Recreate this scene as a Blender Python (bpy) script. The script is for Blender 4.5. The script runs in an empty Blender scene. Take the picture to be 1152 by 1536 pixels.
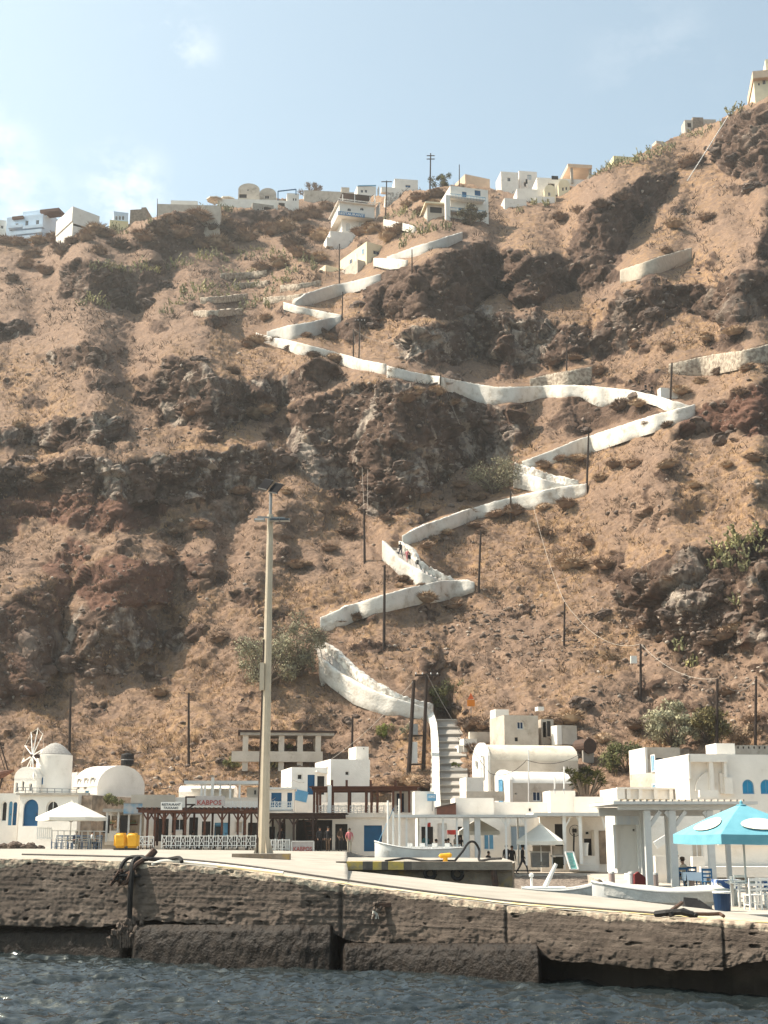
import bpy, bmesh, math, random
import numpy as np
from mathutils import Vector, Matrix
from mathutils.bvhtree import BVHTree
random.seed(7)
rng = np.random.default_rng(7)
S = bpy.context.scene
COL = S.collection
R = math.radians
PI = math.pi

# ------------------------------------------------------------------ camera
FPX, CX, CY = 2000.0, 576.0, 768.0          # focal length and centre in photograph pixels
PITCH = math.atan(487.0 / FPX)
CP, SP = math.cos(PITCH), math.sin(PITCH)
CAMZ = 3.4
cd = bpy.data.cameras.new('camera'); cam = bpy.data.objects.new('camera', cd); COL.objects.link(cam)
cam.location = (0, 0, CAMZ); cam.rotation_euler = (PI / 2 + PITCH, 0, 0)
cd.sensor_fit = 'VERTICAL'; cd.sensor_height = 36; cd.sensor_width = 27
cd.lens = FPX / 1536 * 36; cd.clip_start = 0.1; cd.clip_end = 5000
S.camera = cam
S.render.resolution_x, S.render.resolution_y = 768, 1024

def ray(px, py):
    u, v = (px - CX) / FPX, (CY - py) / FPX
    return Vector((u, CP - v * SP, SP + v * CP))
def at(px, py, Y):
    d = ray(px, py); s = Y / d.y
    return Vector((d.x * s, Y, CAMZ + d.z * s))
def onz(px, py, z):
    d = ray(px, py); s = (z - CAMZ) / d.z
    return Vector((d.x * s, d.y * s, z))
def tan_el(py):
    v = (CY - py) / FPX
    return (SP + v * CP) / (CP - v * SP)
def mpp(py, Y):                              # metres per photograph pixel at depth Y
    return Y / ray(CX, py).y / FPX

# ------------------------------------------------------------------ light and sky
SUN = Vector((-0.62, 0.08, 0.78)).normalized()     # towards the sun: left and a little behind the hill
sl = bpy.data.lights.new('sun', 'SUN'); so = bpy.data.objects.new('sun', sl); COL.objects.link(so)
sl.energy = 4.5; sl.angle = R(0.5); sl.color = (1.0, 0.905, 0.775)
so.rotation_euler = SUN.to_track_quat('Z', 'Y').to_euler()
W = bpy.data.worlds.new('World'); S.world = W; W.use_nodes = True
nt = W.node_tree; nt.nodes.clear()
def wn(t, **k):
    n = nt.nodes.new(t)
    for a, b in k.items(): setattr(n, a, b)
    return n
sky = wn('ShaderNodeTexSky', sky_type='NISHITA', sun_disc=False, sun_elevation=math.asin(SUN.z),
         sun_rotation=math.atan2(SUN.x, SUN.y), air_density=1.0, dust_density=2.6, ozone_density=1.5, altitude=0)
hs = wn('ShaderNodeHueSaturation'); hs.inputs['Saturation'].default_value = 0.76; hs.inputs['Value'].default_value = 0.98
tc = wn('ShaderNodeTexCoord')
nz = wn('ShaderNodeTexNoise'); nz.inputs['Scale'].default_value = 16; nz.inputs['Detail'].default_value = 9; nz.inputs['Roughness'].default_value = 0.62
mp = wn('ShaderNodeMapping'); mp.inputs['Scale'].default_value = (1, 1, 1.6)
L = nt.links.new
L(tc.outputs['Generated'], mp.inputs[0]); L(mp.outputs[0], nz.inputs['Vector'])
cl_sum = None
for (cx_, cy_, wd, amt) in ((262, 66, .04, .42), (-40, 255, .06, .7), (185, 290, .05, .55), (30, 300, .05, .4), (980, 90, .07, .12), (1900, 100, .2, .8), (-1500, 300, .3, 1.0), (3500, 600, .4, 1.0), (-5000, 300, .4, 1.0)):
    d = ray(cx_, cy_).normalized(); vd = wn('ShaderNodeVectorMath', operation='DISTANCE'); vd.inputs[1].default_value = d; L(tc.outputs['Generated'], vd.inputs[0])
    mr = wn('ShaderNodeMapRange'); mr.interpolation_type = 'SMOOTHSTEP'; mr.inputs['From Min'].default_value = wd; mr.inputs['From Max'].default_value = 0; mr.inputs['To Max'].default_value = amt
    L(vd.outputs['Value'], mr.inputs['Value'])
    if cl_sum is None: cl_sum = mr.outputs[0]
    else:
        ad = wn('ShaderNodeMath', operation='MAXIMUM'); L(cl_sum, ad.inputs[0]); L(mr.outputs[0], ad.inputs[1]); cl_sum = ad.outputs[0]
rp = wn('ShaderNodeMath', operation='MULTIPLY_ADD'); rp.inputs[1].default_value = 4.5; rp.inputs[2].default_value = -2.15; rp.use_clamp = True; L(nz.outputs['Fac'], rp.inputs[0])
mm = wn('ShaderNodeMath', operation='MULTIPLY'); L(cl_sum, mm.inputs[0]); L(rp.outputs[0], mm.inputs[1])
mx = wn('ShaderNodeMixRGB'); mx.inputs['Color2'].default_value = (6.3, 6.2, 5.9, 1)
bg = wn('ShaderNodeBackground'); bg.inputs['Strength'].default_value = 0.15
out = wn('ShaderNodeOutputWorld')
tn = wn('ShaderNodeMixRGB', blend_type='MULTIPLY'); tn.inputs['Fac'].default_value = 1; tn.inputs['Color2'].default_value = (.88, 1.0, .84, 1)
L(sky.outputs[0], tn.inputs['Color1']); L(tn.outputs[0], hs.inputs['Color']); L(hs.outputs[0], mx.inputs['Color1'])
L(mm.outputs[0], mx.inputs['Fac']); L(mx.outputs[0], bg.inputs['Color']); L(bg.outputs[0], out.inputs[0])
S.view_settings.view_transform = 'Standard'; S.view_settings.look = 'None'
S.view_settings.exposure = 0.95; S.view_settings.gamma = 1.0

# ------------------------------------------------------------------ materials
MATS = {}
def mat(name, c1, c2=None, scale=3.0, rough=0.8, bump=0.0, bscale=20.0, metallic=0.0, detail=5, spec=0.3, stretch=(1, 1, 1), lo=0.35, hi=0.7, rnd=0.0, dirt=None, dscale=0.8, dlo=0.52, dhi=0.7):
    if name in MATS: return MATS[name]
    m = bpy.data.materials.new(name); m.use_nodes = True; MATS[name] = m
    t = m.node_tree; n = t.nodes; l = t.links.new
    b = n['Principled BSDF']; b.inputs['Roughness'].default_value = rough; b.inputs['Metallic'].default_value = metallic
    b.inputs['Specular IOR Level'].default_value = spec
    c2 = c2 or tuple(x * 0.82 for x in c1)
    g = n.new('ShaderNodeNewGeometry'); mpn = n.new('ShaderNodeMapping'); mpn.inputs['Scale'].default_value = stretch
    l(g.outputs['Position'], mpn.inputs[0])
    no = n.new('ShaderNodeTexNoise'); no.inputs['Scale'].default_value = scale; no.inputs['Detail'].default_value = detail
    l(mpn.outputs[0], no.inputs['Vector'])
    cr = n.new('ShaderNodeValToRGB'); cr.color_ramp.elements[0].position = lo; cr.color_ramp.elements[1].position = hi
    cr.color_ramp.elements[0].color = (*c1, 1); cr.color_ramp.elements[1].color = (*c2, 1)
    l(no.outputs['Fac'], cr.inputs[0]); col = cr.outputs[0]
    if dirt:
        n2 = n.new('ShaderNodeTexNoise'); n2.inputs['Scale'].default_value = dscale; n2.inputs['Detail'].default_value = 8; n2.inputs['Roughness'].default_value = 0.65
        l(mpn.outputs[0], n2.inputs['Vector'])
        r2 = n.new('ShaderNodeValToRGB'); r2.color_ramp.elements[0].position = dlo; r2.color_ramp.elements[1].position = dhi
        l(n2.outputs['Fac'], r2.inputs[0])
        mx = n.new('ShaderNodeMixRGB'); l(r2.outputs[0], mx.inputs['Fac']); l(col, mx.inputs['Color1']); mx.inputs['Color2'].default_value = (*dirt, 1); col = mx.outputs[0]
    if rnd:
        oi = n.new('ShaderNodeObjectInfo'); h = n.new('ShaderNodeHueSaturation'); ma = n.new('ShaderNodeMapRange')
        ma.inputs['To Min'].default_value = 1 - rnd; ma.inputs['To Max'].default_value = 1 + rnd
        l(oi.outputs['Random'], ma.inputs['Value']); l(ma.outputs[0], h.inputs['Value']); l(col, h.inputs['Color']); col = h.outputs[0]
    l(col, b.inputs['Base Color'])
    if bump:
        nb = n.new('ShaderNodeTexNoise'); nb.inputs['Scale'].default_value = bscale; nb.inputs['Detail'].default_value = 6
        l(mpn.outputs[0], nb.inputs['Vector'])
        bn = n.new('ShaderNodeBump'); bn.inputs['Strength'].default_value = 1.0; bn.inputs['Distance'].default_value = bump
        l(nb.outputs['Fac'], bn.inputs['Height']); l(bn.outputs[0], b.inputs['Normal'])
    return m

# ------------------------------------------------------------------ mesh builder
class MB:
    def __init__(s): s.v = []; s.f = []
    def add(s, vs, fs):
        o = len(s.v); s.v += [tuple(p) for p in vs]; s.f += [tuple(i + o for i in q) for q in fs]; return s
    def box(s, x0, x1, y0, y1, z0, z1):
        return s.add([(x0, y0, z0), (x1, y0, z0), (x1, y1, z0), (x0, y1, z0), (x0, y0, z1), (x1, y0, z1), (x1, y1, z1), (x0, y1, z1)],
                     [(0, 3, 2, 1), (4, 5, 6, 7), (0, 1, 5, 4), (1, 2, 6, 5), (2, 3, 7, 6), (3, 0, 4, 7)])
    def bar(s, a, b, w, h=None):             # square bar between two points
        a, b = Vector(a), Vector(b); d = (b - a); h = h or w
        if d.length < 1e-6: return s
        d.normalize(); up = Vector((0, 0, 1)) if abs(d.z) < 0.95 else Vector((0, 1, 0))
        x = d.cross(up).normalized() * w / 2; y = x.cross(d).normalized() * h / 2
        vs = [a - x - y, a + x - y, a + x + y, a - x + y, b - x - y, b + x - y, b + x + y, b - x + y]
        return s.add(vs, [(0, 3, 2, 1), (4, 5, 6, 7), (0, 1, 5, 4), (1, 2, 6, 5), (2, 3, 7, 6), (3, 0, 4, 7)])
    def tube(s, pts, r, n=8, caps=True):     # r a number or one per point
        pts = [Vector(p) for p in pts]; rs = r if isinstance(r, (list, tuple)) else [r] * len(pts)
        o = len(s.v); prev = None
        for i, p in enumerate(pts):
            d = (pts[min(i + 1, len(pts) - 1)] - pts[max(i - 1, 0)]).normalized()
            if prev is None:
                up = Vector((0, 0, 1)) if abs(d.z) < 0.9 else Vector((0, 1, 0)); x = d.cross(up).normalized()
            else:
                x = (prev - d * prev.dot(d)).normalized()
            prev = x; y = d.cross(x)
            for k in range(n):
                a = 2 * PI * k / n; q = p + (x * math.cos(a) + y * math.sin(a)) * rs[i]; s.v.append(tuple(q))
        for i in range(len(pts) - 1):
            for k in range(n):
                k2 = (k + 1) % n; s.f.append((o + i * n + k, o + i * n + k2, o + (i + 1) * n + k2, o + (i + 1) * n + k))
        if caps:
            s.f.append(tuple(o + k for k in range(n))[::-1]); e = o + (len(pts) - 1) * n; s.f.append(tuple(e + k for k in range(n)))
        return s
    def prism(s, poly, y0, y1, axis='y'):    # polygon in (x,z) extruded along y (or (y,z) along x)
        n = len(poly); P = (lambda a, b, c: (a, c, b)) if axis == 'y' else (lambda a, b, c: (c, a, b)) if axis == 'x' else (lambda a, b, c: (a, b, c))
        vs = [P(a, b, y0) for a, b in poly] + [P(a, b, y1) for a, b in poly]
        fs = [tuple(range(n)), tuple(range(2 * n - 1, n - 1, -1))] + [(i, i + n, (i + 1) % n + n, (i + 1) % n) for i in range(n)]
        return s.add(vs, fs)
    def lathe(s, prof, c=(0, 0, 0), n=16):   # profile of (r,z)
        o = len(s.v)
        for r, z in prof:
            for k in range(n):
                a = 2 * PI * k / n; s.v.append((c[0] + r * math.cos(a), c[1] + r * math.sin(a), c[2] + z))
        for i in range(len(prof) - 1):
            for k in range(n):
                k2 = (k + 1) % n; s.f.append((o + i * n + k, o + i * n + k2, o + (i + 1) * n + k2, o + (i + 1) * n + k))
        s.f.append(tuple(o + k for k in range(n))[::-1]); e = o + (len(prof) - 1) * n; s.f.append(tuple(e + k for k in range(n)))
        return s
    def ico(s, c, r, sub=1, jit=0.0, sq=(1, 1, 1), rot=0):
        V, F = ICO[sub]
        ca, sa = math.cos(rot), math.sin(rot); vs = []
        for p in V:
            k = 1 + (random.random() - .5) * 2 * jit
            x, y, z = p[0] * r * sq[0] * k, p[1] * r * sq[1] * k, p[2] * r * sq[2] * k
            vs.append((c[0] + x * ca - y * sa, c[1] + x * sa + y * ca, c[2] + z))
        return s.add(vs, F)
    def mesh(s, name, m, smooth=False, fixn=True):
        me = bpy.data.meshes.new(name); me.from_pydata(s.v, [], s.f)
        if fixn:
            b = bmesh.new(); b.from_mesh(me); bmesh.ops.recalc_face_normals(b, faces=b.faces); b.to_mesh(me); b.free()
        for q in (m if isinstance(m, (list, tuple)) else [m]): me.materials.append(q)
        if smooth: me.polygons.foreach_set('use_smooth', [True] * len(me.polygons))
        return me
    def build(s, name, m, parent=None, smooth=False, loc=None, fixn=True):
        o = bpy.data.objects.new(name, s.mesh(name, m, smooth, fixn)); COL.objects.link(o)
        if parent: o.parent = parent
        if loc is not None: o.location = loc
        return o
def _ico():
    res = {}
    for sub in (0, 1, 2):
        b = bmesh.new(); bmesh.ops.create_icosphere(b, subdivisions=sub + 1, radius=1)
        b.verts.ensure_lookup_table(); res[sub] = ([tuple(v.co) for v in b.verts], [tuple(v.index for v in f.verts) for f in b.faces]); b.free()
    return res
ICO = _ico()

def tag(o, label=None, cat=None, group=None, kind=None):
    if label: o['label'] = label
    if cat: o['category'] = cat
    if group: o['group'] = group
    if kind: o['kind'] = kind
    return o
def empty(name, loc=(0, 0, 0), rz=0, label=None, cat=None, group=None):
    o = bpy.data.objects.new(name, None); COL.objects.link(o); o.location = loc; o.rotation_euler = (0, 0, rz); o.empty_display_size = 0.2
    return tag(o, label, cat, group)
KIDS = {}
def copy_tree(o, parent=None):
    c = o.copy(); COL.objects.link(c)
    if parent: c.parent = parent
    for ch in list(o.children): copy_tree(ch, c)
    return c
def smooth_by_angle(me, ang=40):
    me.polygons.foreach_set('use_smooth', [True] * len(me.polygons))
    try: me.set_sharp_from_angle(angle=R(ang))
    except Exception: pass

# ------------------------------------------------------------------ numpy noise
def _h(ix, iy, iz, seed):
    h = (ix.astype(np.uint32) * np.uint32(374761393) + iy.astype(np.uint32) * np.uint32(668265263) + iz.astype(np.uint32) * np.uint32(2246822519) + np.uint32(seed * 3266489917 % 4294967296))
    h ^= h >> np.uint32(13); h *= np.uint32(1274126177); h ^= h >> np.uint32(16); h *= np.uint32(2654435761); h ^= h >> np.uint32(15)
    return h.astype(np.float32) / np.float32(4294967295.0)
def vnoise(p, seed=0):
    f = np.floor(p).astype(np.int64); w = (p - f).astype(np.float32); w = w * w * w * (w * (w * 6 - 15) + 10)
    x, y, z = f[:, 0], f[:, 1], f[:, 2]; r = 0
    for dx in (0, 1):
        for dy in (0, 1):
            for dz in (0, 1):
                k = (w[:, 0] if dx else 1 - w[:, 0]) * (w[:, 1] if dy else 1 - w[:, 1]) * (w[:, 2] if dz else 1 - w[:, 2])
                r = r + k * _h(x + dx, y + dy, z + dz, seed)
    return r * 2 - 1
def fbm(p, oct=4, seed=0, gain=0.5, ridged=False):
    r = 0; a = 1.0; t = 0; q = p.copy()
    for o in range(oct):
        n = vnoise(q, seed + o * 17)
        if ridged: n = 1 - 2 * np.abs(n)
        r = r + a * n; t += a; a *= gain; q = q * 2.03 + 11.3
    return r / t
def worley(p, seed=0):                       # F1, F2 and a random number per cell
    f = np.floor(p).astype(np.int64); n = len(p)
    d1 = np.full(n, 9.0, np.float32); d2 = d1.copy(); cid = np.zeros(n, np.float32)
    for dx in (-1, 0, 1):
        for dy in (-1, 0, 1):
            for dz in (-1, 0, 1):
                x, y, z = f[:, 0] + dx, f[:, 1] + dy, f[:, 2] + dz
                q0 = x + _h(x, y, z, seed) - p[:, 0]; q1 = y + _h(x, y, z, seed + 1) - p[:, 1]; q2 = z + _h(x, y, z, seed + 2) - p[:, 2]
                d = np.sqrt(q0 * q0 + q1 * q1 + q2 * q2).astype(np.float32); m = d < d1
                d2 = np.where(m, d1, np.minimum(d2, d)); cid = np.where(m, _h(x, y, z, seed + 3), cid); d1 = np.where(m, d, d1)
    return d1, d2, cid

def facets(p, seed=0):                       # angular broken rock: every cell a tilted plane
    f = np.floor(p).astype(np.int64); n = len(p); d1 = np.full(n, 9.0, np.float32); d2 = d1.copy(); r = np.zeros(n, np.float32)
    for dx in (-1, 0, 1):
        for dy in (-1, 0, 1):
            for dz in (-1, 0, 1):
                x, y, z = f[:, 0] + dx, f[:, 1] + dy, f[:, 2] + dz
                q0 = x + _h(x, y, z, seed) - p[:, 0]; q1 = y + _h(x, y, z, seed + 1) - p[:, 1]; q2 = z + _h(x, y, z, seed + 2) - p[:, 2]
                d = np.sqrt(q0 * q0 + q1 * q1 + q2 * q2).astype(np.float32); m = d < d1
                v = (_h(x, y, z, seed + 3) - .5) * .9 + (_h(x, y, z, seed + 4) - .5) * 2.4 * q0 + (_h(x, y, z, seed + 5) - .5) * 2.4 * q1 + (_h(x, y, z, seed + 6) - .35) * 2.2 * q2
                d2 = np.where(m, d1, np.minimum(d2, d)); r = np.where(m, v, r).astype(np.float32); d1 = np.where(m, d, d1)
    return r, d2 - d1
# ------------------------------------------------------------------ the hillside
def ip(x, pts):
    a = np.array(pts, float); return np.interp(x, a[:, 0], a[:, 1])
SKYL = [(-200, 368), (0, 358), (90, 352), (150, 347), (190, 338), (235, 324), (330, 308), (380, 302), (440, 297), (500, 303), (560, 296), (600, 290), (640, 282), (690, 276), (750, 286), (800, 298), (850, 286), (905, 258), (950, 238), (985, 216), (1030, 198), (1080, 182), (1110, 162), (1152, 148), (1352, 60)]
# walls of the zigzag path: name, (px, top), (px, foot), (px, top of the wall behind) or None
WALLS = [
 ('A', [(478, 985), (500, 1003), (530, 1022), (570, 1040), (610, 1052), (640, 1062), (650, 1070)], [(478, 1006), (495, 1023), (530, 1049), (575, 1066), (610, 1072), (640, 1077), (650, 1082)], [(472, 957), (500, 973), (530, 1003), (560, 1022), (600, 1042), (650, 1056)]),
 ('B', [(480, 926), (520, 909), (570, 893), (620, 880), (660, 871), (700, 869), (712, 873)], [(484, 943), (510, 935), (540, 922), (580, 911), (620, 902), (660, 896), (690, 889), (712, 881)], None),
 ('C', [(573, 811), (585, 824), (600, 838), (615, 849), (640, 861), (660, 869), (690, 877)], [(573, 833), (590, 849), (610, 866), (630, 874), (650, 878), (690, 884)], [(598, 812), (612, 820), (630, 840), (650, 853), (690, 872)]),
 ('D', [(603, 803), (640, 786), (690, 768), (740, 752), (790, 740), (840, 730), (880, 725)], [(604, 816), (650, 798), (700, 779), (750, 766), (800, 758), (850, 749), (880, 739)], None),
 ('E', [(770, 704), (790, 712), (820, 720), (850, 727), (868, 730)], [(770, 725), (800, 731), (830, 736), (868, 738)], [(772, 694), (800, 703), (830, 712), (868, 721)]),
 ('F', [(783, 692), (820, 678), (860, 662), (900, 648), (940, 635), (980, 622), (1020, 612), (1043, 606)], [(783, 702), (830, 691), (870, 679), (910, 666), (950, 652), (990, 640), (1030, 627), (1043, 620)], None),
 ('G', [(580, 548), (620, 558), (660, 565), (700, 573), (740, 580), (780, 580), (820, 578), (860, 577), (900, 580), (945, 585), (975, 592), (1010, 602), (1040, 609)], [(580, 562), (600, 566), (640, 573), (690, 586), (715, 600), (740, 604), (780, 599), (830, 591), (870, 593), (905, 607), (930, 598), (960, 596), (985, 603), (1005, 613), (1040, 616)], None),
 ('H', [(384, 499), (410, 506), (440, 512), (470, 519), (500, 527), (540, 539), (580, 546)], [(384, 503), (400, 512), (430, 519), (450, 529), (480, 531), (530, 548), (580, 558)], None),
 ('I', [(400, 497), (430, 488), (470, 482), (512, 473)], [(400, 504), (440, 507), (470, 500), (490, 491), (512, 480)], None),
 ('J', [(425, 453), (450, 460), (480, 466), (512, 472)], [(425, 459), (460, 470), (490, 477), (512, 479)], None),
 ('K', [(442, 452), (460, 440), (490, 430), (530, 421), (572, 410)], [(442, 458), (470, 451), (500, 442), (540, 431), (572, 419)], None),
 ('M', [(560, 387), (585, 388), (612, 390)], [(560, 394), (585, 399), (612, 396)], None),
 ('N', [(580, 385), (620, 370), (660, 358), (694, 348)], [(580, 391), (630, 378), (670, 366), (694, 355)], None),
 ('O', [(575, 329), (600, 334), (624, 340)], [(575, 334), (600, 340), (624, 345)], None),
 ('P', [(930, 405), (980, 388), (1038, 371)], [(930, 420), (980, 408), (1038, 387)], None),
 ('Q', [(1003, 546), (1060, 533), (1110, 526), (1160, 515)], [(1003, 556), (1040, 562), (1090, 552), (1160, 537)], None),
 ('T', [(795, 568), (820, 562), (850, 556), (888, 550)], [(795, 578), (840, 577), (888, 574)], None),
]
# cliff bands: outline, steepness rate, channel weights (dark rock, red rock, pale rock with painted sunlight)
CLIFFS = [
 ([(540, 430), (600, 400), (690, 373), (740, 362), (760, 420), (720, 455), (690, 480), (640, 478), (590, 480), (545, 478)], .25, (.75, .12, .0)),
 ([(750, 375), (850, 385), (905, 398), (935, 418), (900, 432), (840, 440), (800, 466), (760, 450), (735, 430)], .28, (1, 0, 0)),
 ([(600, 512), (640, 488), (720, 478), (800, 468), (880, 498), (882, 530), (860, 545), (800, 552), (700, 542), (620, 545)], .3, (1, 0, .1)),
 ([(885, 545), (890, 500), (930, 442), (1000, 424), (1060, 430), (1160, 405), (1200, 470), (1152, 478), (1080, 482), (1020, 470), (965, 505), (920, 540)], .28, (1, 0, .05)),
 ([(428, 640), (450, 608), (540, 575), (640, 575), (700, 592), (770, 612), (800, 650), (730, 690), (700, 700), (650, 733), (600, 768), (560, 778), (500, 742), (440, 700)], .38, (.85, .03, .12)),
 ([(205, 600), (235, 560), (250, 545), (300, 548), (330, 570), (400, 570), (480, 552), (512, 562), (480, 592), (400, 625), (330, 648), (280, 643), (240, 622)], .22, (.95, 0, .12)),
 ([(-60, 655), (0, 648), (60, 640), (120, 618), (190, 630), (180, 662), (100, 678), (0, 672), (-60, 680)], .28, (.95, 0, .1)),
 ([(-200, 715), (0, 700), (60, 702), (110, 684), (200, 690), (300, 680), (400, 672), (445, 690), (400, 722), (310, 752), (250, 770), (120, 740), (40, 742), (-200, 760)], .2, (1, .05, .1)),
 ([(-200, 760), (0, 742), (120, 738), (250, 768), (230, 790), (150, 800), (60, 775), (0, 815), (-200, 830)], 1.0, (.25, .8, 0)),
 ([(110, 885), (135, 850), (170, 835), (240, 848), (268, 850), (262, 905), (180, 918), (130, 915)], .6, (.25, .7, 0)),
 ([(92, 1010), (100, 925), (130, 905), (160, 905), (240, 915), (245, 960), (190, 1010), (140, 1025)], .5, (.45, .2, .12)),
 ([(-200, 900), (0, 905), (40, 890), (100, 890), (90, 1000), (40, 1055), (0, 1065), (-200, 1080)], .75, (.42, .42, .05)),
 ([(272, 870), (278, 835), (310, 825), (330, 835), (318, 880), (275, 910)], .7, (.4, .3, 0)),
 ([(240, 990), (245, 945), (300, 935), (310, 945), (275, 975)], .7, (.6, .1, .1)),
 ([(925, 890), (960, 852), (1000, 838), (1060, 818), (1160, 795), (1220, 900), (1152, 965), (1090, 985), (1030, 1003), (1015, 965), (960, 955), (935, 925)], .32, (1, .02, .08)),
 ([(1090, 175), (1120, 165), (1250, 120), (1250, 290), (1152, 280), (1090, 262), (1060, 235)], .45, (.9, .15, .05)),
 ([(868, 330), (920, 298), (975, 262), (1005, 262), (990, 300), (960, 340), (935, 390), (900, 410), (850, 388)], .55, (.9, 0, 0)),  # shade on the ridge's right-facing side, painted as dark rock
 ([(915, 800), (912, 755), (950, 740), (1010, 742), (1022, 790), (985, 808)], .5, (.25, .15, .0)),
 ([(1005, 660), (1030, 620), (1075, 600), (1160, 565), (1160, 660), (1100, 650), (1050, 655)], .45, (.55, .55, 0)),
 ([(85, 440), (100, 395), (150, 395), (230, 410), (240, 440), (205, 470), (150, 460)], .4, (.9, 0, .05)),
 ([(185, 375), (205, 340), (270, 320), (330, 318), (430, 318), (440, 345), (330, 362), (260, 385)], .55, (.65, .05, 0)),
 ([(-60, 500), (0, 482), (45, 485), (40, 505), (-60, 520)], .4, (.8, 0, .1)),
 ([(60, 545), (90, 520), (140, 518), (190, 530), (160, 552), (100, 560)], .6, (.45, 0, .1)),
 ([(470, 480), (520, 475), (545, 482), (540, 520), (500, 515)], .7, (.5, 0, 0)),
 ([(820, 640), (845, 590), (920, 590), (960, 598), (1000, 622), (900, 640), (850, 655)], .9, (.45, 0, 0)),
 ([(380, 790), (440, 760), (500, 770), (480, 800), (420, 815)], .7, (.35, .1, 0)),
 ([(90, 930), (60, 850), (110, 800), (140, 830), (110, 890)], 1.0, (.2, .6, 0)),
 ([(230, 790), (270, 770), (340, 745), (390, 735), (400, 765), (340, 800), (280, 812)], .8, (.4, .25, .05)),
 ([(1010, 760), (1060, 735), (1160, 720), (1160, 755), (1080, 775), (1030, 785)], .6, (.25, .1, .1)),
]
NXC, NR = 860, 690
gpx = np.linspace(-200, 1352, NXC); r01 = np.linspace(0, 1, NR)
PY0 = ip(gpx, [(-200, 1266), (540, 1268), (620, 1290), (1352, 1296)])
YST = ip(gpx, [(-200, 106), (540, 104), (640, 97), (900, 92), (1020, 88), (1352, 84)])
skl = ip(gpx, SKYL)
PX = np.repeat(gpx[None, :], NR, 0); PY = PY0[None, :] + (skl - PY0)[None, :] * r01[:, None]
def tan_np(py):
    v = (CY - py) / FPX; return (SP + v * CP) / (CP - v * SP)
T = tan_np(PY)
def n2(px, py, s, seed, oct=3):
    q = np.stack([np.ravel(px) / s, np.ravel(py) / s, np.zeros(px.size)], 1); return fbm(q, oct, seed).reshape(px.shape)
wx = PX + 13 * n2(PX, PY, 38, 3) + 5 * n2(PX, PY, 9, 4, 2); wy = PY + 9 * n2(PX, PY, 30, 5) + 4 * n2(PX, PY, 8, 6, 2)
def inpoly(x, y, poly):                      # signed distance in pixels, positive inside
    p = np.array(poly, float); ins = np.zeros(x.shape, bool); d = np.full(x.shape, 1e9)
    n = len(p)
    for i in range(n):
        a, b = p[i], p[(i + 1) % n]; e = b - a
        t = np.clip(((x - a[0]) * e[0] + (y - a[1]) * e[1]) / (e @ e), 0, 1)
        d = np.minimum(d, (x - a[0] - t * e[0]) ** 2 + (y - a[1] - t * e[1]) ** 2)
        c = ((a[1] > y) != (b[1] > y)); xi = (b[0] - a[0]) * (y - a[1]) / ((b[1] - a[1]) if b[1] != a[1] else 1e-9) + a[0]
        ins ^= c & (x < xi)
    d = np.sqrt(d); return np.where(ins, d, -d)
CL = np.zeros_like(PX); QC = np.full_like(PX, .3); ROCK = np.zeros_like(PX); RED = np.zeros_like(PX); PALE_LIT = np.zeros_like(PX)
for poly, q, (a, b, c) in CLIFFS:
    pa = np.array(poly); x0, y0 = pa.min(0) - 40; x1, y1 = pa.max(0) + 40
    sel = (PX > x0) & (PX < x1) & (PY > y0) & (PY < y1)
    sd = np.full(PX.shape, -99.0); sd[sel] = inpoly(wx[sel], wy[sel], poly)
    m = np.clip((sd + 2) / 5, 0, 1); m = m * m * (3 - 2 * m); m2 = np.clip((sd + 5) / 10, 0, 1)
    QC = np.where(m > CL, q, QC); CL = np.maximum(CL, m)
    ROCK = np.maximum(ROCK, m2 * a); RED = np.maximum(RED, m2 * b); PALE_LIT = np.maximum(PALE_LIT, m * c)
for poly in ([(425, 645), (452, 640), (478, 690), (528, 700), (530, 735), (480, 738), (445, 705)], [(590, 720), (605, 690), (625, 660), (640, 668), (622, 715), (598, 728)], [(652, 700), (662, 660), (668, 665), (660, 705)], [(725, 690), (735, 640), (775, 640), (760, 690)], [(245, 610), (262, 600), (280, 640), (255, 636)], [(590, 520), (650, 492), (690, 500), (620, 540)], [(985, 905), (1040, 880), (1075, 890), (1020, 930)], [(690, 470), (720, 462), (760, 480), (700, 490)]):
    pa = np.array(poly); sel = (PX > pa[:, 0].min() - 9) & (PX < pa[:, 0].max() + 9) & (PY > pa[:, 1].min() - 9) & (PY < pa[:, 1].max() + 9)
    sd = np.full(PX.shape, -99.0); sd[sel] = inpoly(wx[sel], wy[sel], poly); PALE_LIT = np.maximum(PALE_LIT, np.clip((sd + 3) / 6, 0, 1))  # pale rock patches, with sunlight on left-facing faces painted in
# scattered small outcrops
oc = n2(wx, wy * 1.6, 46, 31, 4) + .25 * n2(PX, PY, 260, 32, 2)
m = np.clip((oc - .36) / .10, 0, 1) * np.clip((1150 - PY) / 60, 0, 1)
m *= np.clip((PY - skl[None, :] - 20) / 30, 0, 1)
QC = np.where((m > CL), .55, QC); CL = np.maximum(CL, m * .9); ROCK = np.maximum(ROCK, m * .48)
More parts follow.
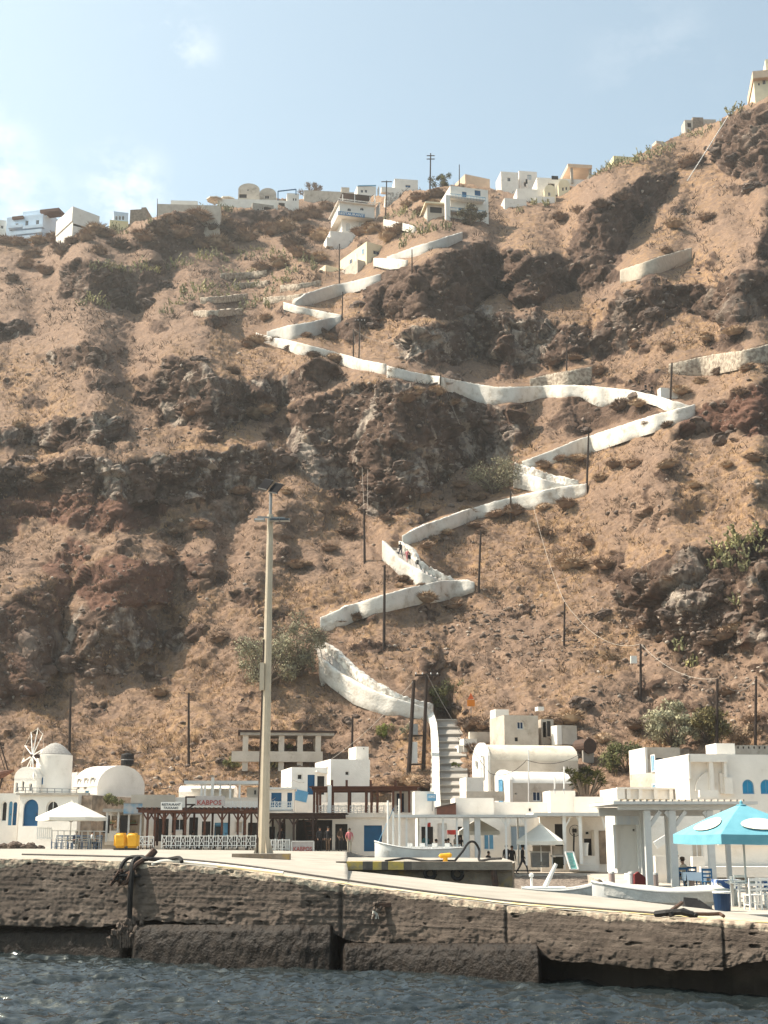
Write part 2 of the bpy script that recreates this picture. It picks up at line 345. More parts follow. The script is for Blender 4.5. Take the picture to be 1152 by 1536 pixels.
# walls and ledges
WALLM = np.zeros_like(PX); LEDGE = np.zeros_like(PX); PATHM = np.zeros_like(PX); NEAR = np.zeros_like(PX)
for nm, top, bot, back in WALLS:
    x0, x1 = top[0][0], top[-1][0]; c = (gpx >= x0 - 4) & (gpx <= x1 + 4)
    tp, bt = ip(gpx, top), ip(gpx, bot)
    w = (PY <= bt) & (PY >= tp) & c[None, :]; WALLM[w] = 1
    if back:
        bk = ip(gpx, back); foot = np.minimum(bk + 11, tp)
        pth = (PY < tp) & (PY > foot) & c[None, :]; PATHM[pth] = 1
        bw = (PY <= foot) & (PY >= bk) & c[None, :]; WALLM[bw] = 1; PATHM[bw] = 0
    elif nm not in 'PQT':
        le = (PY < tp) & (PY > tp - 3.0) & c[None, :]; LEDGE[le] = 1
    top2 = ip(gpx, back) if back else tp
    nr = np.clip(1 - np.maximum(PY - bt, top2 - PY) / 14, 0, 1) * np.clip(1 - np.maximum(x0 - gpx, gpx - x1) / 14, 0, 1)[None, :]; NEAR = np.maximum(NEAR, nr)
STAIR = [(652, 1210), (648, 1075), (668, 1070), (690, 1090), (694, 1210)]
st = inpoly(PX, PY, STAIR); NEAR = np.maximum(NEAR, np.clip((st + 10) / 10, 0, 1)); PATHM[st > 0] = 1
CL *= (1 - np.clip(NEAR * 1.3, 0, 1))
S0 = ip(gpx, [(-200, .80), (500, .80), (700, .80), (900, .86), (1152, .98), (1352, 1.05)])
Y0B = ip(gpx, [(-200, 116), (540, 114), (760, 112), (1000, 108), (1352, 104)])
rx = PX * .80 + PY * .60; ry = -PX * .60 + PY * .80                   # spurs fall from upper right to lower left
def n2a(s1, s2, seed, oct=3):
    return fbm(np.stack([np.ravel(rx) / s1, np.ravel(ry) / s2, np.zeros(PX.size)], 1), oct, seed).reshape(PX.shape)
amp = np.clip((1215 - PY) / 120, 0, 1)
LB = np.log(Y0B)[None, :] + np.log(S0[None, :] / (S0[None, :] - np.minimum(T, .66))) + amp * (.034 * n2a(260, 110, 41, 2) + .020 * n2a(90, 38, 42, 2))
lnY = np.zeros_like(PX); lnY[0] = np.log(YST)
for i in range(NR - 1):
    dt = T[i + 1] - T[i]; dB = (LB[i + 1] - LB[i]) / dt
    q = np.clip(dB + 16 * (LB[i] - lnY[i]), .7, 4.5)
    q = q * (1 - CL[i]) + QC[i] * CL[i]
    q = np.where(PATHM[i] > 0, np.maximum(q, 3.0), q)
    q = np.where(WALLM[i] > 0, .15, q); q = np.where(LEDGE[i] > 0, 11.0, q)
    lnY[i + 1] = lnY[i] + q * dt
    dv = np.pad(lnY[i + 1] - LB[i + 1], 2, mode='edge'); dv = .16 * (dv[:-4] + dv[4:]) + .2 * (dv[1:-3] + dv[3:-1]) + .28 * dv[2:-2]
    lnY[i + 1] = LB[i + 1] + dv
k = np.exp(-np.arange(-4, 5) ** 2 / (2 * 1.4 ** 2)); k /= k.sum()
pad = np.pad(lnY, ((0, 0), (4, 4)), mode='edge'); lnY = sum(k[j] * pad[:, j:j + NXC] for j in range(9))
for (x, y, a, b_, k_) in [(140, 965, 38, 80, -.022), (195, 875, 45, 60, -.020), (50, 985, 40, 80, -.022), (92, 960, 16, 80, .018), (255, 930, 22, 80, .020), (310, 860, 32, 50, -.015), (20, 880, 40, 60, -.012), (640, 650, 50, 80, -.018), (560, 690, 40, 70, -.012), (500, 680, 28, 70, .014), (1000, 890, 45, 60, -.018), (1110, 900, 40, 60, -.014), (300, 600, 40, 40, -.012), (380, 600, 40, 35, -.010), (245, 600, 18, 40, .010), (700, 430, 50, 40, -.014), (590, 440, 35, 40, -.012), (645, 440, 14, 45, .012), (960, 770, 50, 40, .012), (120, 690, 45, 40, -.010), (400, 780, 40, 50, -.012), (345, 830, 20, 60, .012)]:
    sk_ = x + .35 * (PY - y) * (-1 if x < 420 else 1) * .6; lnY = lnY + k_ * np.exp(-((PX + 6 * n2(PX, PY, 30, 90, 2) - sk_) / a) ** 2 - ((PY - y) / b_) ** 2) * (1 - np.clip(NEAR * 1.2, 0, 1))
Yg = np.exp(lnY)
U = (PX - CX) / FPX; V = (CY - PY) / FPX; sc = Yg / (CP - V * SP)
P3 = np.stack([U * sc, Yg, CAMZ + (SP + V * CP) * sc], -1)
# ground that continues behind the crest
extra = []
last = P3[-1]
for j, dy in enumerate((.8, 2, 4, 8, 16, 30, 60)):
    e = last.copy(); e[:, 1] += dy; e[:, 0] *= (1 + dy / e[:, 1]); e[:, 2] += .10 * min(dy, 8) - .1 * max(dy - 8, 0); extra.append(e)
P3 = np.concatenate([P3, np.stack(extra)], 0); NRT = NR + len(extra)
ext = lambda a: np.concatenate([a, np.repeat(a[-1:], len(extra), 0)], 0)
ROCK, RED, PALE_LIT, NEAR, WALLM, PATHM, PXE, PYE = map(ext, (ROCK, RED, PALE_LIT, NEAR, WALLM, PATHM, PX, PY))
def normals(P):
    a = np.zeros_like(P); b = np.zeros_like(P)
    a[:, 1:-1] = P[:, 2:] - P[:, :-2]; a[:, 0] = P[:, 1] - P[:, 0]; a[:, -1] = P[:, -1] - P[:, -2]
    b[1:-1] = P[2:] - P[:-2]; b[0] = P[1] - P[0]; b[-1] = P[-1] - P[-2]
    n = np.cross(a, b); n /= np.linalg.norm(n, axis=-1, keepdims=True) + 1e-9; return n
N3 = normals(P3)
q = P3.reshape(-1, 3).astype(np.float64); RK = ROCK.ravel(); RD = RED.ravel()
damp = (1 - np.clip(NEAR.ravel() * 1.2, 0, .93)) * np.clip((1262 - PYE.ravel()) / 90, .12, 1)
dis = .8 * fbm(q / 9, 4, 51) + .38 * fbm(q / np.array([3.0, 3.0, 2.2]), 5, 52, .55, ridged=True) + .16 * (np.maximum(fbm(q / 1.5, 3, 54), 0)) + .26 * fbm(q / 1.0, 3, 53, .65)
rk = np.where(np.maximum(RK, RD * .8) > .05)[0]; qr = q[rk]
wq = qr + .5 * np.stack([vnoise(qr / 1.7, 61), vnoise(qr / 1.7, 62), vnoise(qr / 1.7, 63)], 1)
v1, e1 = facets(wq / np.array([5.0, 5.0, 4.2]), 71); v2, e2 = facets(wq / np.array([1.9, 1.9, 1.7]), 75); v3, e3 = facets(qr / np.array([.75, .75, .6]), 79)
sel_ = np.clip(.5 + 1.3 * fbm(qr / 14, 2, 66), 0, 1)                       # where the rock is blocky and where it weathers smooth
rd = 1.15 * v1 - .35 * np.clip(1 - e1 / .06, 0, 1) + (.56 * v2 - .20 * np.clip(1 - e2 / .08, 0, 1)) * (.35 + .65 * sel_) + .20 * v3 * (.4 + .6 * sel_) + .75 * fbm(qr / np.array([3.2, 3.2, 14]), 3, 64, ridged=True) * (1 - .5 * sel_) + .16 * fbm(qr / np.array([6, 6, .55]), 2, 67) + .16 * fbm(qr / .8, 3, 65)
wr = np.clip(np.maximum(RK, RD * .8)[rk] * 1.25, 0, 1); dis[rk] = dis[rk] * (1 - wr) + (rd + .25 * dis[rk]) * wr
dis *= damp
P3 = P3 + N3 * dis.reshape(NRT, NXC, 1)
NF = normals(P3)
# colour channels
straw = np.clip(.5 + 1.6 * (n2(PXE, PYE, 70, 81, 4)) + .0, 0, 1)
for (x, y, rx_, ry_, a) in [(790, 850, 110, 90, .7), (930, 580, 80, 40, .5), (280, 1060, 230, 110, .35), (520, 480, 90, 60, .3), (690, 990, 110, 50, -.7), (1090, 1030, 90, 50, -.6), (800, 940, 110, 40, -.45), (200, 470, 240, 110, -.1), (360, 700, 90, 50, .3), (600, 740, 70, 60, .35), (1080, 520, 100, 60, .3), (100, 420, 240, 90, -.5), (330, 410, 200, 70, -.6), (820, 340, 120, 40, -.2)]:
    straw = straw + a * np.exp(-((PXE - x) / rx_) ** 2 - ((PYE - y) / ry_) ** 2)
straw = np.clip(straw, 0, 1)
me = bpy.data.meshes.new('hillside'); nv = NRT * NXC
idx = np.arange(nv).reshape(NRT, NXC); qd = np.stack([idx[:-1, :-1], idx[:-1, 1:], idx[1:, 1:], idx[1:, :-1]], -1).reshape(-1, 4)
me.vertices.add(nv); me.vertices.foreach_set('co', P3.astype(np.float32).ravel())
me.loops.add(qd.size); me.loops.foreach_set('vertex_index', qd.astype(np.int32).ravel())
me.polygons.add(len(qd)); me.polygons.foreach_set('loop_start', np.arange(0, qd.size, 4, dtype=np.int32)); me.polygons.foreach_set('loop_total', np.full(len(qd), 4, np.int32))
me.update(); me.validate()
at_ = me.color_attributes.new('mask', 'FLOAT_COLOR', 'POINT')
at_.data.foreach_set('color', np.stack([ROCK.ravel(), RED.ravel(), straw.ravel(), PALE_LIT.ravel()], 1).astype(np.float32).ravel())
hill = bpy.data.objects.new('hillside', me); COL.objects.link(hill); hill['kind'] = 'structure'
# BVH for placing things (every second vertex)
sub = P3[::2, ::2]; h_, w_ = sub.shape[:2]; ii = np.arange(h_ * w_).reshape(h_, w_)
BV = BVHTree.FromPolygons(sub.reshape(-1, 3).tolist(), np.stack([ii[:-1, :-1], ii[:-1, 1:], ii[1:, 1:], ii[1:, :-1]], -1).reshape(-1, 4).tolist())
CAMP = Vector((0, 0, CAMZ))
def hit(px, py):
    r = BV.ray_cast(CAMP, ray(px, py).normalized()); return r[0], r[1]
def ground(x, y):
    r = BV.ray_cast(Vector((x, y, 400)), Vector((0, 0, -1))); return r[0]
def hitY(px, py, default=150.0):
    p, n = hit(px, py); return p.y if p else default

def hill_material():
    m = bpy.data.materials.new('hillside_ground'); m.use_nodes = True; t = m.node_tree; n = t.nodes; l = t.links.new
    b = n['Principled BSDF']; b.inputs['Roughness'].default_value = .95; b.inputs['Specular IOR Level'].default_value = .12
    va = n.new('ShaderNodeVertexColor'); va.layer_name = 'mask'; sp = n.new('ShaderNodeSeparateColor'); l(va.outputs['Color'], sp.inputs[0])
    g = n.new('ShaderNodeNewGeometry')
    def noise(s, d=6, r=.6, st=(1, 1, 1)):
        mpn = n.new('ShaderNodeMapping'); mpn.inputs['Scale'].default_value = st; l(g.outputs['Position'], mpn.inputs[0])
        k = n.new('ShaderNodeTexNoise'); k.inputs['Scale'].default_value = s; k.inputs['Detail'].default_value = d; k.inputs['Roughness'].default_value = r; l(mpn.outputs[0], k.inputs['Vector']); return k.outputs['Fac']
    def ramp(f, *st):
        k = n.new('ShaderNodeValToRGB'); e = k.color_ramp.elements
        while len(e) < len(st): e.new(.5)
        for q, (p, c) in zip(e, st): q.position = p; q.color = (*c, 1) if not isinstance(c, float) else (c, c, c, 1)
        l(f, k.inputs[0]); return k.outputs[0]
    def mix(f, a, b_, mode='MIX'):
        k = n.new('ShaderNodeMixRGB'); k.blend_type = mode
        for i, q in ((0, f), (1, a), (2, b_)):
            if isinstance(q, (tuple, float)): k.inputs[i].default_value = q if isinstance(q, float) else (*q, 1)
            else: l(q, k.inputs[i])
        return k.outputs[0]
    def mth(op, a, b_=0.0):
        k = n.new('ShaderNodeMath'); k.operation = op; k.use_clamp = True
        for i, q in ((0, a), (1, b_)):
            if isinstance(q, float): k.inputs[i].default_value = q
            else: l(q, k.inputs[i])
        return k.outputs[0]
    fine, mid, big = noise(2.6, 8, .7), noise(.55, 7, .62), noise(.11, 5, .55)
    soil = ramp(fine, (.30, (.10, .064, .045)), (.44, (.205, .132, .091)), (.60, (.285, .190, .132)), (.78, (.38, .28, .205)))
    dark = ramp(mid, (.36, (.10, .066, .049)), (.62, (.195, .130, .094)))
    soil = mix(ramp(mid, (.40, 0.0), (.60, 0.75)), soil, dark)
    gr = ramp(noise(1.7, 6, .7), (.38, (.24, .142, .074)), (.66, (.41, .26, .14)))
    soil = mix(mth('MULTIPLY', sp.outputs[2], ramp(noise(.9, 7, .68), (.44, 0.0), (.60, 0.85))), soil, gr)
    soil = mix(mth('MULTIPLY', ramp(noise(3.4, 4, .7), (.66, 0.0), (.72, .8)), ramp(mid, (.45, 0.1), (.6, 1.0))), soil, (.40, .33, .27))
    rock = ramp(noise(.8, 9, .68, (1, 1, .55)), (.28, (.034, .021, .016)), (.48, (.082, .051, .037)), (.62, (.145, .094, .068)), (.78, (.27, .19, .145)))
    red = ramp(noise(.7, 8, .66), (.32, (.070, .034, .024)), (.55, (.145, .074, .052)), (.75, (.22, .135, .095)))
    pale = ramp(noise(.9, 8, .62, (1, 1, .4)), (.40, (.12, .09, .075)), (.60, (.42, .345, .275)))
    c = mix(ramp(mth('ADD', sp.outputs[0], mth('MULTIPLY', mth('SUBTRACT', mid, .5), 1.2)), (.30, 0.0), (.48, 1.0)), soil, rock)
    c = mix(ramp(mth('ADD', sp.outputs[1], mth('MULTIPLY', mth('SUBTRACT', big, .5), 1.0)), (.30, 0.0), (.60, .9)), c, red)
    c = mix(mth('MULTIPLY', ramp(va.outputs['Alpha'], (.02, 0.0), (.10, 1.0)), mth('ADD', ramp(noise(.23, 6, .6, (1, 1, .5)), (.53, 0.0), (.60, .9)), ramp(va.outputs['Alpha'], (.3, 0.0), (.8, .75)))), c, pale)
    l(c, b.inputs['Base Color'])
    bn = n.new('ShaderNodeBump'); bn.inputs['Distance'].default_value = .30; bn.inputs['Strength'].default_value = 1.0
    l(mth('ADD', mth('MULTIPLY', fine, .55), mth('MULTIPLY', noise(1.1, 8, .7), .6)), bn.inputs['Height']); l(bn.outputs[0], b.inputs['Normal'])
    return m
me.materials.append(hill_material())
# ------------------------------------------------------------------ sea
def axis(parts):
    out = []
    for a, b, s in parts: out += list(np.arange(a, b, s))
    return np.array(out + [parts[-1][1]])
wxs = axis([(-700, -60, 80), (-60, -17, 1.2), (-17, 16, .055), (16, 60, 1.2), (60, 700, 80)])
wys = axis([(-300, -20, 70), (-20, 21.5, 1.5), (21.5, 45, .055), (45, 100, 1.5), (100, 160, 10)])
WX, WY = np.meshgrid(wxs, wys); fl = np.stack([WX.ravel(), WY.ravel(), np.zeros(WX.size)], 1)
wz = np.zeros(WX.size)
for sx, sy, a, sd in ((2.6, 1.1, .10, 1), (1.0, .38, .115, 2), (.46, .18, .075, 3), (.24, .10, .030, 4)):
    q = fl / np.array([sx, sy, 1]); q[:, 0] += .35 * q[:, 1]
    n = fbm(q, 2, 300 + sd, .45); wz += a * (1 - 2.0 * np.abs(n)) * .75 + a * .35 * vnoise(q * .77 + 9, 310 + sd)
fade = np.clip((fl[:, 1] - 15) / 5, 0, 1) * np.clip((60 - np.abs(fl[:, 0])) / 30, 0, 1)
fl[:, 2] = wz * fade * np.clip((90 - fl[:, 1]) / 40, .3, 1)
wm = bpy.data.meshes.new('sea'); ny, nx = WX.shape; idx = np.arange(nx * ny).reshape(ny, nx)
qd = np.stack([idx[:-1, :-1], idx[:-1, 1:], idx[1:, 1:], idx[1:, :-1]], -1).reshape(-1, 4)
wm.vertices.add(nx * ny); wm.vertices.foreach_set('co', fl.astype(np.float32).ravel()); wm.loops.add(qd.size); wm.loops.foreach_set('vertex_index', qd.astype(np.int32).ravel())
wm.polygons.add(len(qd)); wm.polygons.foreach_set('loop_start', np.arange(0, qd.size, 4, dtype=np.int32)); wm.polygons.foreach_set('loop_total', np.full(len(qd), 4, np.int32))
wm.polygons.foreach_set('use_smooth', [True] * len(qd)); wm.update()
sea = bpy.data.objects.new('water', wm); COL.objects.link(sea); sea['kind'] = 'structure'
m = bpy.data.materials.new('sea_water'); m.use_nodes = True; b = m.node_tree.nodes['Principled BSDF']
b.inputs['Base Color'].default_value = (.014, .019, .020, 1); b.inputs['Roughness'].default_value = .035; b.inputs['IOR'].default_value = 1.33; b.inputs['Specular IOR Level'].default_value = .9
n_ = m.node_tree.nodes; k1 = n_.new('ShaderNodeTexNoise'); k1.inputs['Scale'].default_value = 5.5; k1.inputs['Detail'].default_value = 3
g_ = n_.new('ShaderNodeNewGeometry'); mp_ = n_.new('ShaderNodeMapping'); mp_.inputs['Scale'].default_value = (.55, 1, 1); m.node_tree.links.new(g_.outputs['Position'], mp_.inputs[0]); m.node_tree.links.new(mp_.outputs[0], k1.inputs['Vector'])
bn_ = n_.new('ShaderNodeBump'); bn_.inputs['Distance'].default_value = .035; m.node_tree.links.new(k1.outputs['Fac'], bn_.inputs['Height']); m.node_tree.links.new(bn_.outputs[0], b.inputs['Normal'])
wm.materials.append(m)

# ------------------------------------------------------------------ the mole in front
YT = [(-250, 42.5), (0, 40.5), (300, 37.4), (450, 36), (576, 35.4), (760, 33.2), (1000, 30.2), (1152, 28.6), (1400, 26.3)]
TOPY = [(-250, 1285), (0, 1288), (180, 1292), (250, 1295), (300, 1299), (375, 1308), (450, 1318), (520, 1328), (576, 1335), (680, 1348), (776, 1359), (900, 1369), (1000, 1376), (1080, 1381), (1152, 1387), (1400, 1404)]
LOWY = [(-250, 1388), (0, 1389), (150, 1390), (190, 1386), (215, 1380), (300, 1384), (380, 1389), (450, 1393), (500, 1401), (520, 1412), (700, 1420), (790, 1424), (830, 1440), (950, 1452), (1080, 1458), (1110, 1446), (1152, 1440), (1400, 1450)]
NW, NH = 900, 78
px = np.linspace(-250, 1400, NW); ynr = ip(px, YT); ztop = np.array([at(0, b, c).z for b, c in zip(ip(px, TOPY), ynr)]); zlow = np.array([at(0, b, c).z for b, c in zip(ip(px, LOWY), ynr)])
xx = np.array([at(a, 1380, c).x for a, c in zip(px, ynr)])
PXA, YNA, ZTA, XNA = px.copy(), ynr.copy(), ztop.copy(), xx.copy()
ZT = lambda p: float(np.interp(p, PXA, ZTA)); YN = lambda p: float(np.interp(p, PXA, YNA)); XN = lambda p: float(np.interp(p, PXA, XNA))
h01 = np.linspace(0, 1, NH)
jag = .10 * fbm(np.stack([xx / .5, xx * 0, xx * 0], 1), 4, 401, .65) + .05 * fbm(np.stack([xx / .12, xx * 0, xx * 0], 1), 2, 402)
zl = zlow + jag * .55; ztj = ztop - .05 * np.clip(fbm(np.stack([xx / .6, xx * 0, xx * 0], 1), 4, 403, .65) + .25, 0, 1) * 1.2
X2 = np.repeat(xx[None], NH, 0); Z2 = zl[None] + (ztj - zl)[None] * h01[:, None]; Y2 = np.repeat(ynr[None], NH, 0)
pq = np.stack([X2.ravel(), Y2.ravel(), Z2.ravel()], 1)
st_ = fbm(pq / np.array([2.2, 9, .065]), 4, 411, .6) * .020 + fbm(pq / .35, 4, 412, .6) * .014 + fbm(pq / .09, 2, 413) * .022
pit = np.clip(fbm(pq / np.array([.24, 1, .11]), 3, 414) - .46, 0, 1) * .6
low = np.clip(1 - (pq[:, 2] - np.repeat(zl[None], NH, 0).ravel()) / .55, 0, 1); rough_ = low * (.10 * fbm(pq / .16, 3, 415, .6) + .16 * np.clip(fbm(pq / .4, 2, 416), -.2, 1))
edge = np.clip(1 - (np.repeat(ztop[None], NH, 0).ravel() - pq[:, 2]) / .10, 0, 1)
Yd = (pq[:, 1] - st_ + pit - rough_ * .8 + edge ** 2 * .10 * (.4 + fbm(pq / .3, 3, 417))).reshape(NH, NW)
for jx in (195, 512, 760, 1085):                                     # construction joints
    k = np.exp(-((px - jx) / (2.2 if jx != 195 else 3)) ** 2); Yd += (.10 * k)[None]
vs = np.stack([X2, Yd, Z2], -1)
under = np.stack([xx, ynr + .9, zl + .02], -1); back = np.stack([xx, ynr + 1.0, zl * 0 - 1.5], -1)
A = np.concatenate([back[None], under[None], vs], 0); nr_ = A.shape[0]; idx = np.arange(nr_ * NW).reshape(nr_, NW)
qd = np.stack([idx[:-1, :-1], idx[:-1, 1:], idx[1:, 1:], idx[1:, :-1]], -1).reshape(-1, 4)
def npmesh(name, co, qd, mts, smooth=False):
    me = bpy.data.meshes.new(name); co = np.asarray(co, np.float32).reshape(-1, 3)
    me.vertices.add(len(co)); me.vertices.foreach_set('co', co.ravel()); me.loops.add(qd.size); me.loops.foreach_set('vertex_index', qd.astype(np.int32).ravel())
    me.polygons.add(len(qd)); w = qd.shape[1]; me.polygons.foreach_set('loop_start', np.arange(0, qd.size, w, dtype=np.int32)); me.polygons.foreach_set('loop_total', np.full(len(qd), w, np.int32))
    if smooth: me.polygons.foreach_set('use_smooth', [True] * len(qd))
    me.update(); me.materials.append(mts); return me
def link(name, me, parent=None):
    o = bpy.data.objects.new(name, me); COL.objects.link(o); o.parent = parent; return o
def grid_q(nr, nc):
    idx = np.arange(nr * nc).reshape(nr, nc); return np.stack([idx[:-1, :-1], idx[:-1, 1:], idx[1:, 1:], idx[1:, :-1]], -1).reshape(-1, 4)
m_mole = mat('mole_concrete', (.165, .125, .098), (.085, .062, .048), scale=1.6, rough=.85, bump=.035, bscale=34, detail=9, stretch=(.5, 1, 2.6), lo=.34, hi=.66, dirt=(.045, .031, .025), dscale=2.2, dlo=.56, dhi=.72)
t_ = m_mole.node_tree; n_ = t_.nodes; bs_ = n_['Principled BSDF']; src_ = bs_.inputs['Base Color'].links[0].from_socket
ge_ = n_.new('ShaderNodeNewGeometry'); sx_ = n_.new('ShaderNodeSeparateXYZ'); nn1 = n_.new('ShaderNodeTexNoise'); nn1.inputs['Scale'].default_value = 1.8; nn1.inputs['Detail'].default_value = 8; ma_ = n_.new('ShaderNodeMath'); ma_.operation = 'ADD'; rr_ = n_.new('ShaderNodeValToRGB'); mi_ = n_.new('ShaderNodeMixRGB')
t_.links.new(ge_.outputs['Position'], sx_.inputs[0]); t_.links.new(ge_.outputs['Position'], nn1.inputs['Vector']); t_.links.new(sx_.outputs['Z'], ma_.inputs[0]); t_.links.new(nn1.outputs['Fac'], ma_.inputs[1]); t_.links.new(ma_.outputs[0], rr_.inputs[0])
rr_.color_ramp.elements[0].position = .95; rr_.color_ramp.elements[0].color = (1, 1, 1, 1); rr_.color_ramp.elements[1].position = 1.0; rr_.color_ramp.elements[1].color = (0, 0, 0, 1)
ms_ = n_.new('ShaderNodeMath'); ms_.operation = 'MULTIPLY'; ms_.inputs[1].default_value = .58; t_.links.new(ma_.outputs[0], ms_.inputs[0]); t_.links.new(ms_.outputs[0], rr_.inputs[0]); rr_.color_ramp.elements[0].position = .50; rr_.color_ramp.elements[1].position = .92
t_.links.new(rr_.outputs[0], mi_.inputs['Fac']); t_.links.new(src_, mi_.inputs['Color1']); mi_.inputs['Color2'].default_value = (.040, .029, .021, 1); t_.links.new(mi_.outputs[0], bs_.inputs['Base Color'])   # tide stain
wall_o = link('harbour_mole', npmesh('harbour_mole', A, qd, m_mole)); wall_o['kind'] = 'structure'
# the deck: a ruled sheet from the edge to the far side
FARY = [(-250, 100), (520, 97), (522, 58.5), (560, 56), (690, 49), (800, 45.9), (1000, 38.1), (1152, 33.4), (1400, 28.5)]
FARZ = [(-250, 2.62), (520, 2.5), (522, 2.0), (560, 1.97), (690, 1.8), (800, 1.68), (1000, 1.59), (1152, 1.51), (1400, 1.45)]
dpx = np.concatenate([np.linspace(-250, 520, 160), np.linspace(522, 1400, 180)]); ND = 26
yn, zn = np.interp(dpx, px, ynr), np.interp(dpx, px, ztop); yf, zf = ip(dpx, FARY), ip(dpx, FARZ)
s01 = np.linspace(0, 1, ND) ** 1.6
DY = (yn + .02)[None] + (yf - yn)[None] * s01[:, None]; DZ = zn[None] + (zf - zn)[None] * s01[:, None] - .004
DX = (dpx[None] - CX) / FPX * DY / (CP - ((CY - 1320) / FPX) * SP)
DZ = DZ + .012 * fbm(np.stack([DX.ravel(), DY.ravel(), DX.ravel() * 0], 1) / 1.3, 3, 431).reshape(DX.shape)
m_deck = mat('deck_concrete', (.40, .36, .305), (.31, .275, .23), scale=.9, rough=.9, bump=.012, bscale=14, detail=9, stretch=(1, .5, 1), dirt=(.33, .28, .23), dscale=1.1, dlo=.58, dhi=.78)
deck = link('deck', npmesh('deck', np.stack([DX, DY, DZ], -1), grid_q(ND, len(dpx)), m_deck)); deck['kind'] = 'structure'
DPA, DYN, DZN, DYF, DZF = dpx.copy(), yn.copy(), zn.copy(), yf.copy(), zf.copy()
# deck side facing the little harbour
bq = np.stack([np.stack([DX[-1, 160:], DY[-1, 160:], DZ[-1, 160:]], -1), np.stack([DX[-1, 160:], DY[-1, 160:] + .02, DZ[-1, 160:] * 0 - 1.5], -1)], 0)
o = link('harbour_mole', npmesh('mole_back', bq, grid_q(2, 180), m_mole)); o['kind'] = 'structure'
# worn yellow line along the edge and a broken lighter lip
def strip(name, a, b, d0, d1, m, lift=.006, n=220, wob=0):
    p = np.linspace(a, b, n); rows = []
    for d in (d0, d1):
        y = np.interp(p, px, ynr) + d + .02 + wob * fbm(np.stack([p / 9, p * 0, p * 0], 1), 3, 437)
        f = ((y - np.interp(p, dpx, yn)) / np.interp(p, dpx, yf - yn)).clip(0, 1); z = np.interp(p, dpx, zn) + np.interp(p, dpx, zf - zn) * f + lift
        rows.append(np.stack([(p - CX) / FPX * y / (CP - ((CY - 1320) / FPX) * SP), y, z + .012 * 0], -1))
    o = link(name, npmesh(name, np.stack(rows), grid_q(2, n), m)); o['kind'] = 'structure'; return o
m_yel = mat('worn_yellow_paint', (.72, .55, .20), (.60, .53, .38), scale=1.4, rough=.85, detail=9, lo=.44, hi=.60, dirt=(.50, .46, .39), dscale=3.2, dlo=.46, dhi=.62)
strip('edge_line', 325, 1400, .42, 1.45, m_yel, .016, wob=.25)
m_lip = mat('crumbled_lip', (.48, .39, .29), (.25, .185, .14), scale=5, rough=.95, bump=.05, bscale=9, detail=9, lo=.42, hi=.62)
nl = 9; lipd = (.07 + .16 * np.clip(fbm(np.stack([xx / .8, xx * 0, xx * 0], 1), 4, 441, .65) + .35, 0, 1)); rows = []
for i in range(nl):
    f = i / (nl - 1); z = ztj + .012 - lipd * f * 1.15; hh = np.clip((z - zl) / (ztj - zl), 0, 1) * (NH - 1); i0 = np.clip(hh.astype(int), 0, NH - 2); fr_ = hh - i0; ar = np.arange(NW); yy = Yd[i0, ar] * (1 - fr_) + Yd[i0 + 1, ar] * fr_
    rows.append(np.stack([xx, yy - .02 * (1 - f) - .004, z], -1))
rows = [np.stack([xx, ynr + .30 + .14 * fbm(np.stack([xx / .4, xx * 0, xx * 0], 1), 3, 443), ztj + .018], -1)] + rows
o = link('quay_lip', npmesh('quay_lip', np.stack(rows), grid_q(nl + 1, NW), m_lip)); o['kind'] = 'structure'
# footing blocks under the wall
m_foot = mat('wet_footing', (.026, .018, .013), (.009, .006, .0045), scale=5, rough=.65, bump=.04, bscale=16, detail=8, spec=.22)
def footing(a, b, ytop, out_, depth=1.4):
    n = 160; p = np.linspace(a, b, n); y = np.interp(p, px, ynr); zt = np.array([at(0, ytop, v).z for v in y]); prof = [(-.02, -1.4), (0, .0), (.03, .55), (.10, .86), (.25, .98), (.5, 1.0), (1.2, 1.0)]
    fa = np.clip(np.minimum(p - a, b - p) / 9, 0, 1) ** .5
    rows = [np.stack([np.interp(p, px, xx), y - out_ * fa + d * depth + .35 * (1 - fa), (zt * k if k > 0 else zt * 0 + k) * (.55 + .45 * fa)], -1) for d, k in prof for _ in (0,)]
    # refine between profile rows
    rr = []
    for i in range(len(rows) - 1):
        for t in np.linspace(0, 1, 9)[:-1]: rr.append(rows[i] * (1 - t) + rows[i + 1] * t)
    rr = np.stack(rr + [rows[-1]]); qq = rr.reshape(-1, 3); d = .05 * fbm(qq / .33, 4, 451, .6) + .03 * fbm(qq / .1, 2, 452); rr[..., 1] -= d.reshape(rr.shape[:2]); rr[..., 2] += (d * .5).reshape(rr.shape[:2]) * (rr[..., 2] > 0)
    return rr
for a, b, yt, ou in ((-250, 190, 1394, -.12), (198, 506, 1386, .42), (510, 812, 1414, .55)):
    rr = footing(a, b, yt, ou); o = link('concrete_footing', npmesh('concrete_footing', rr, grid_q(*rr.shape[:2]), m_foot, True)); o['kind'] = 'structure'

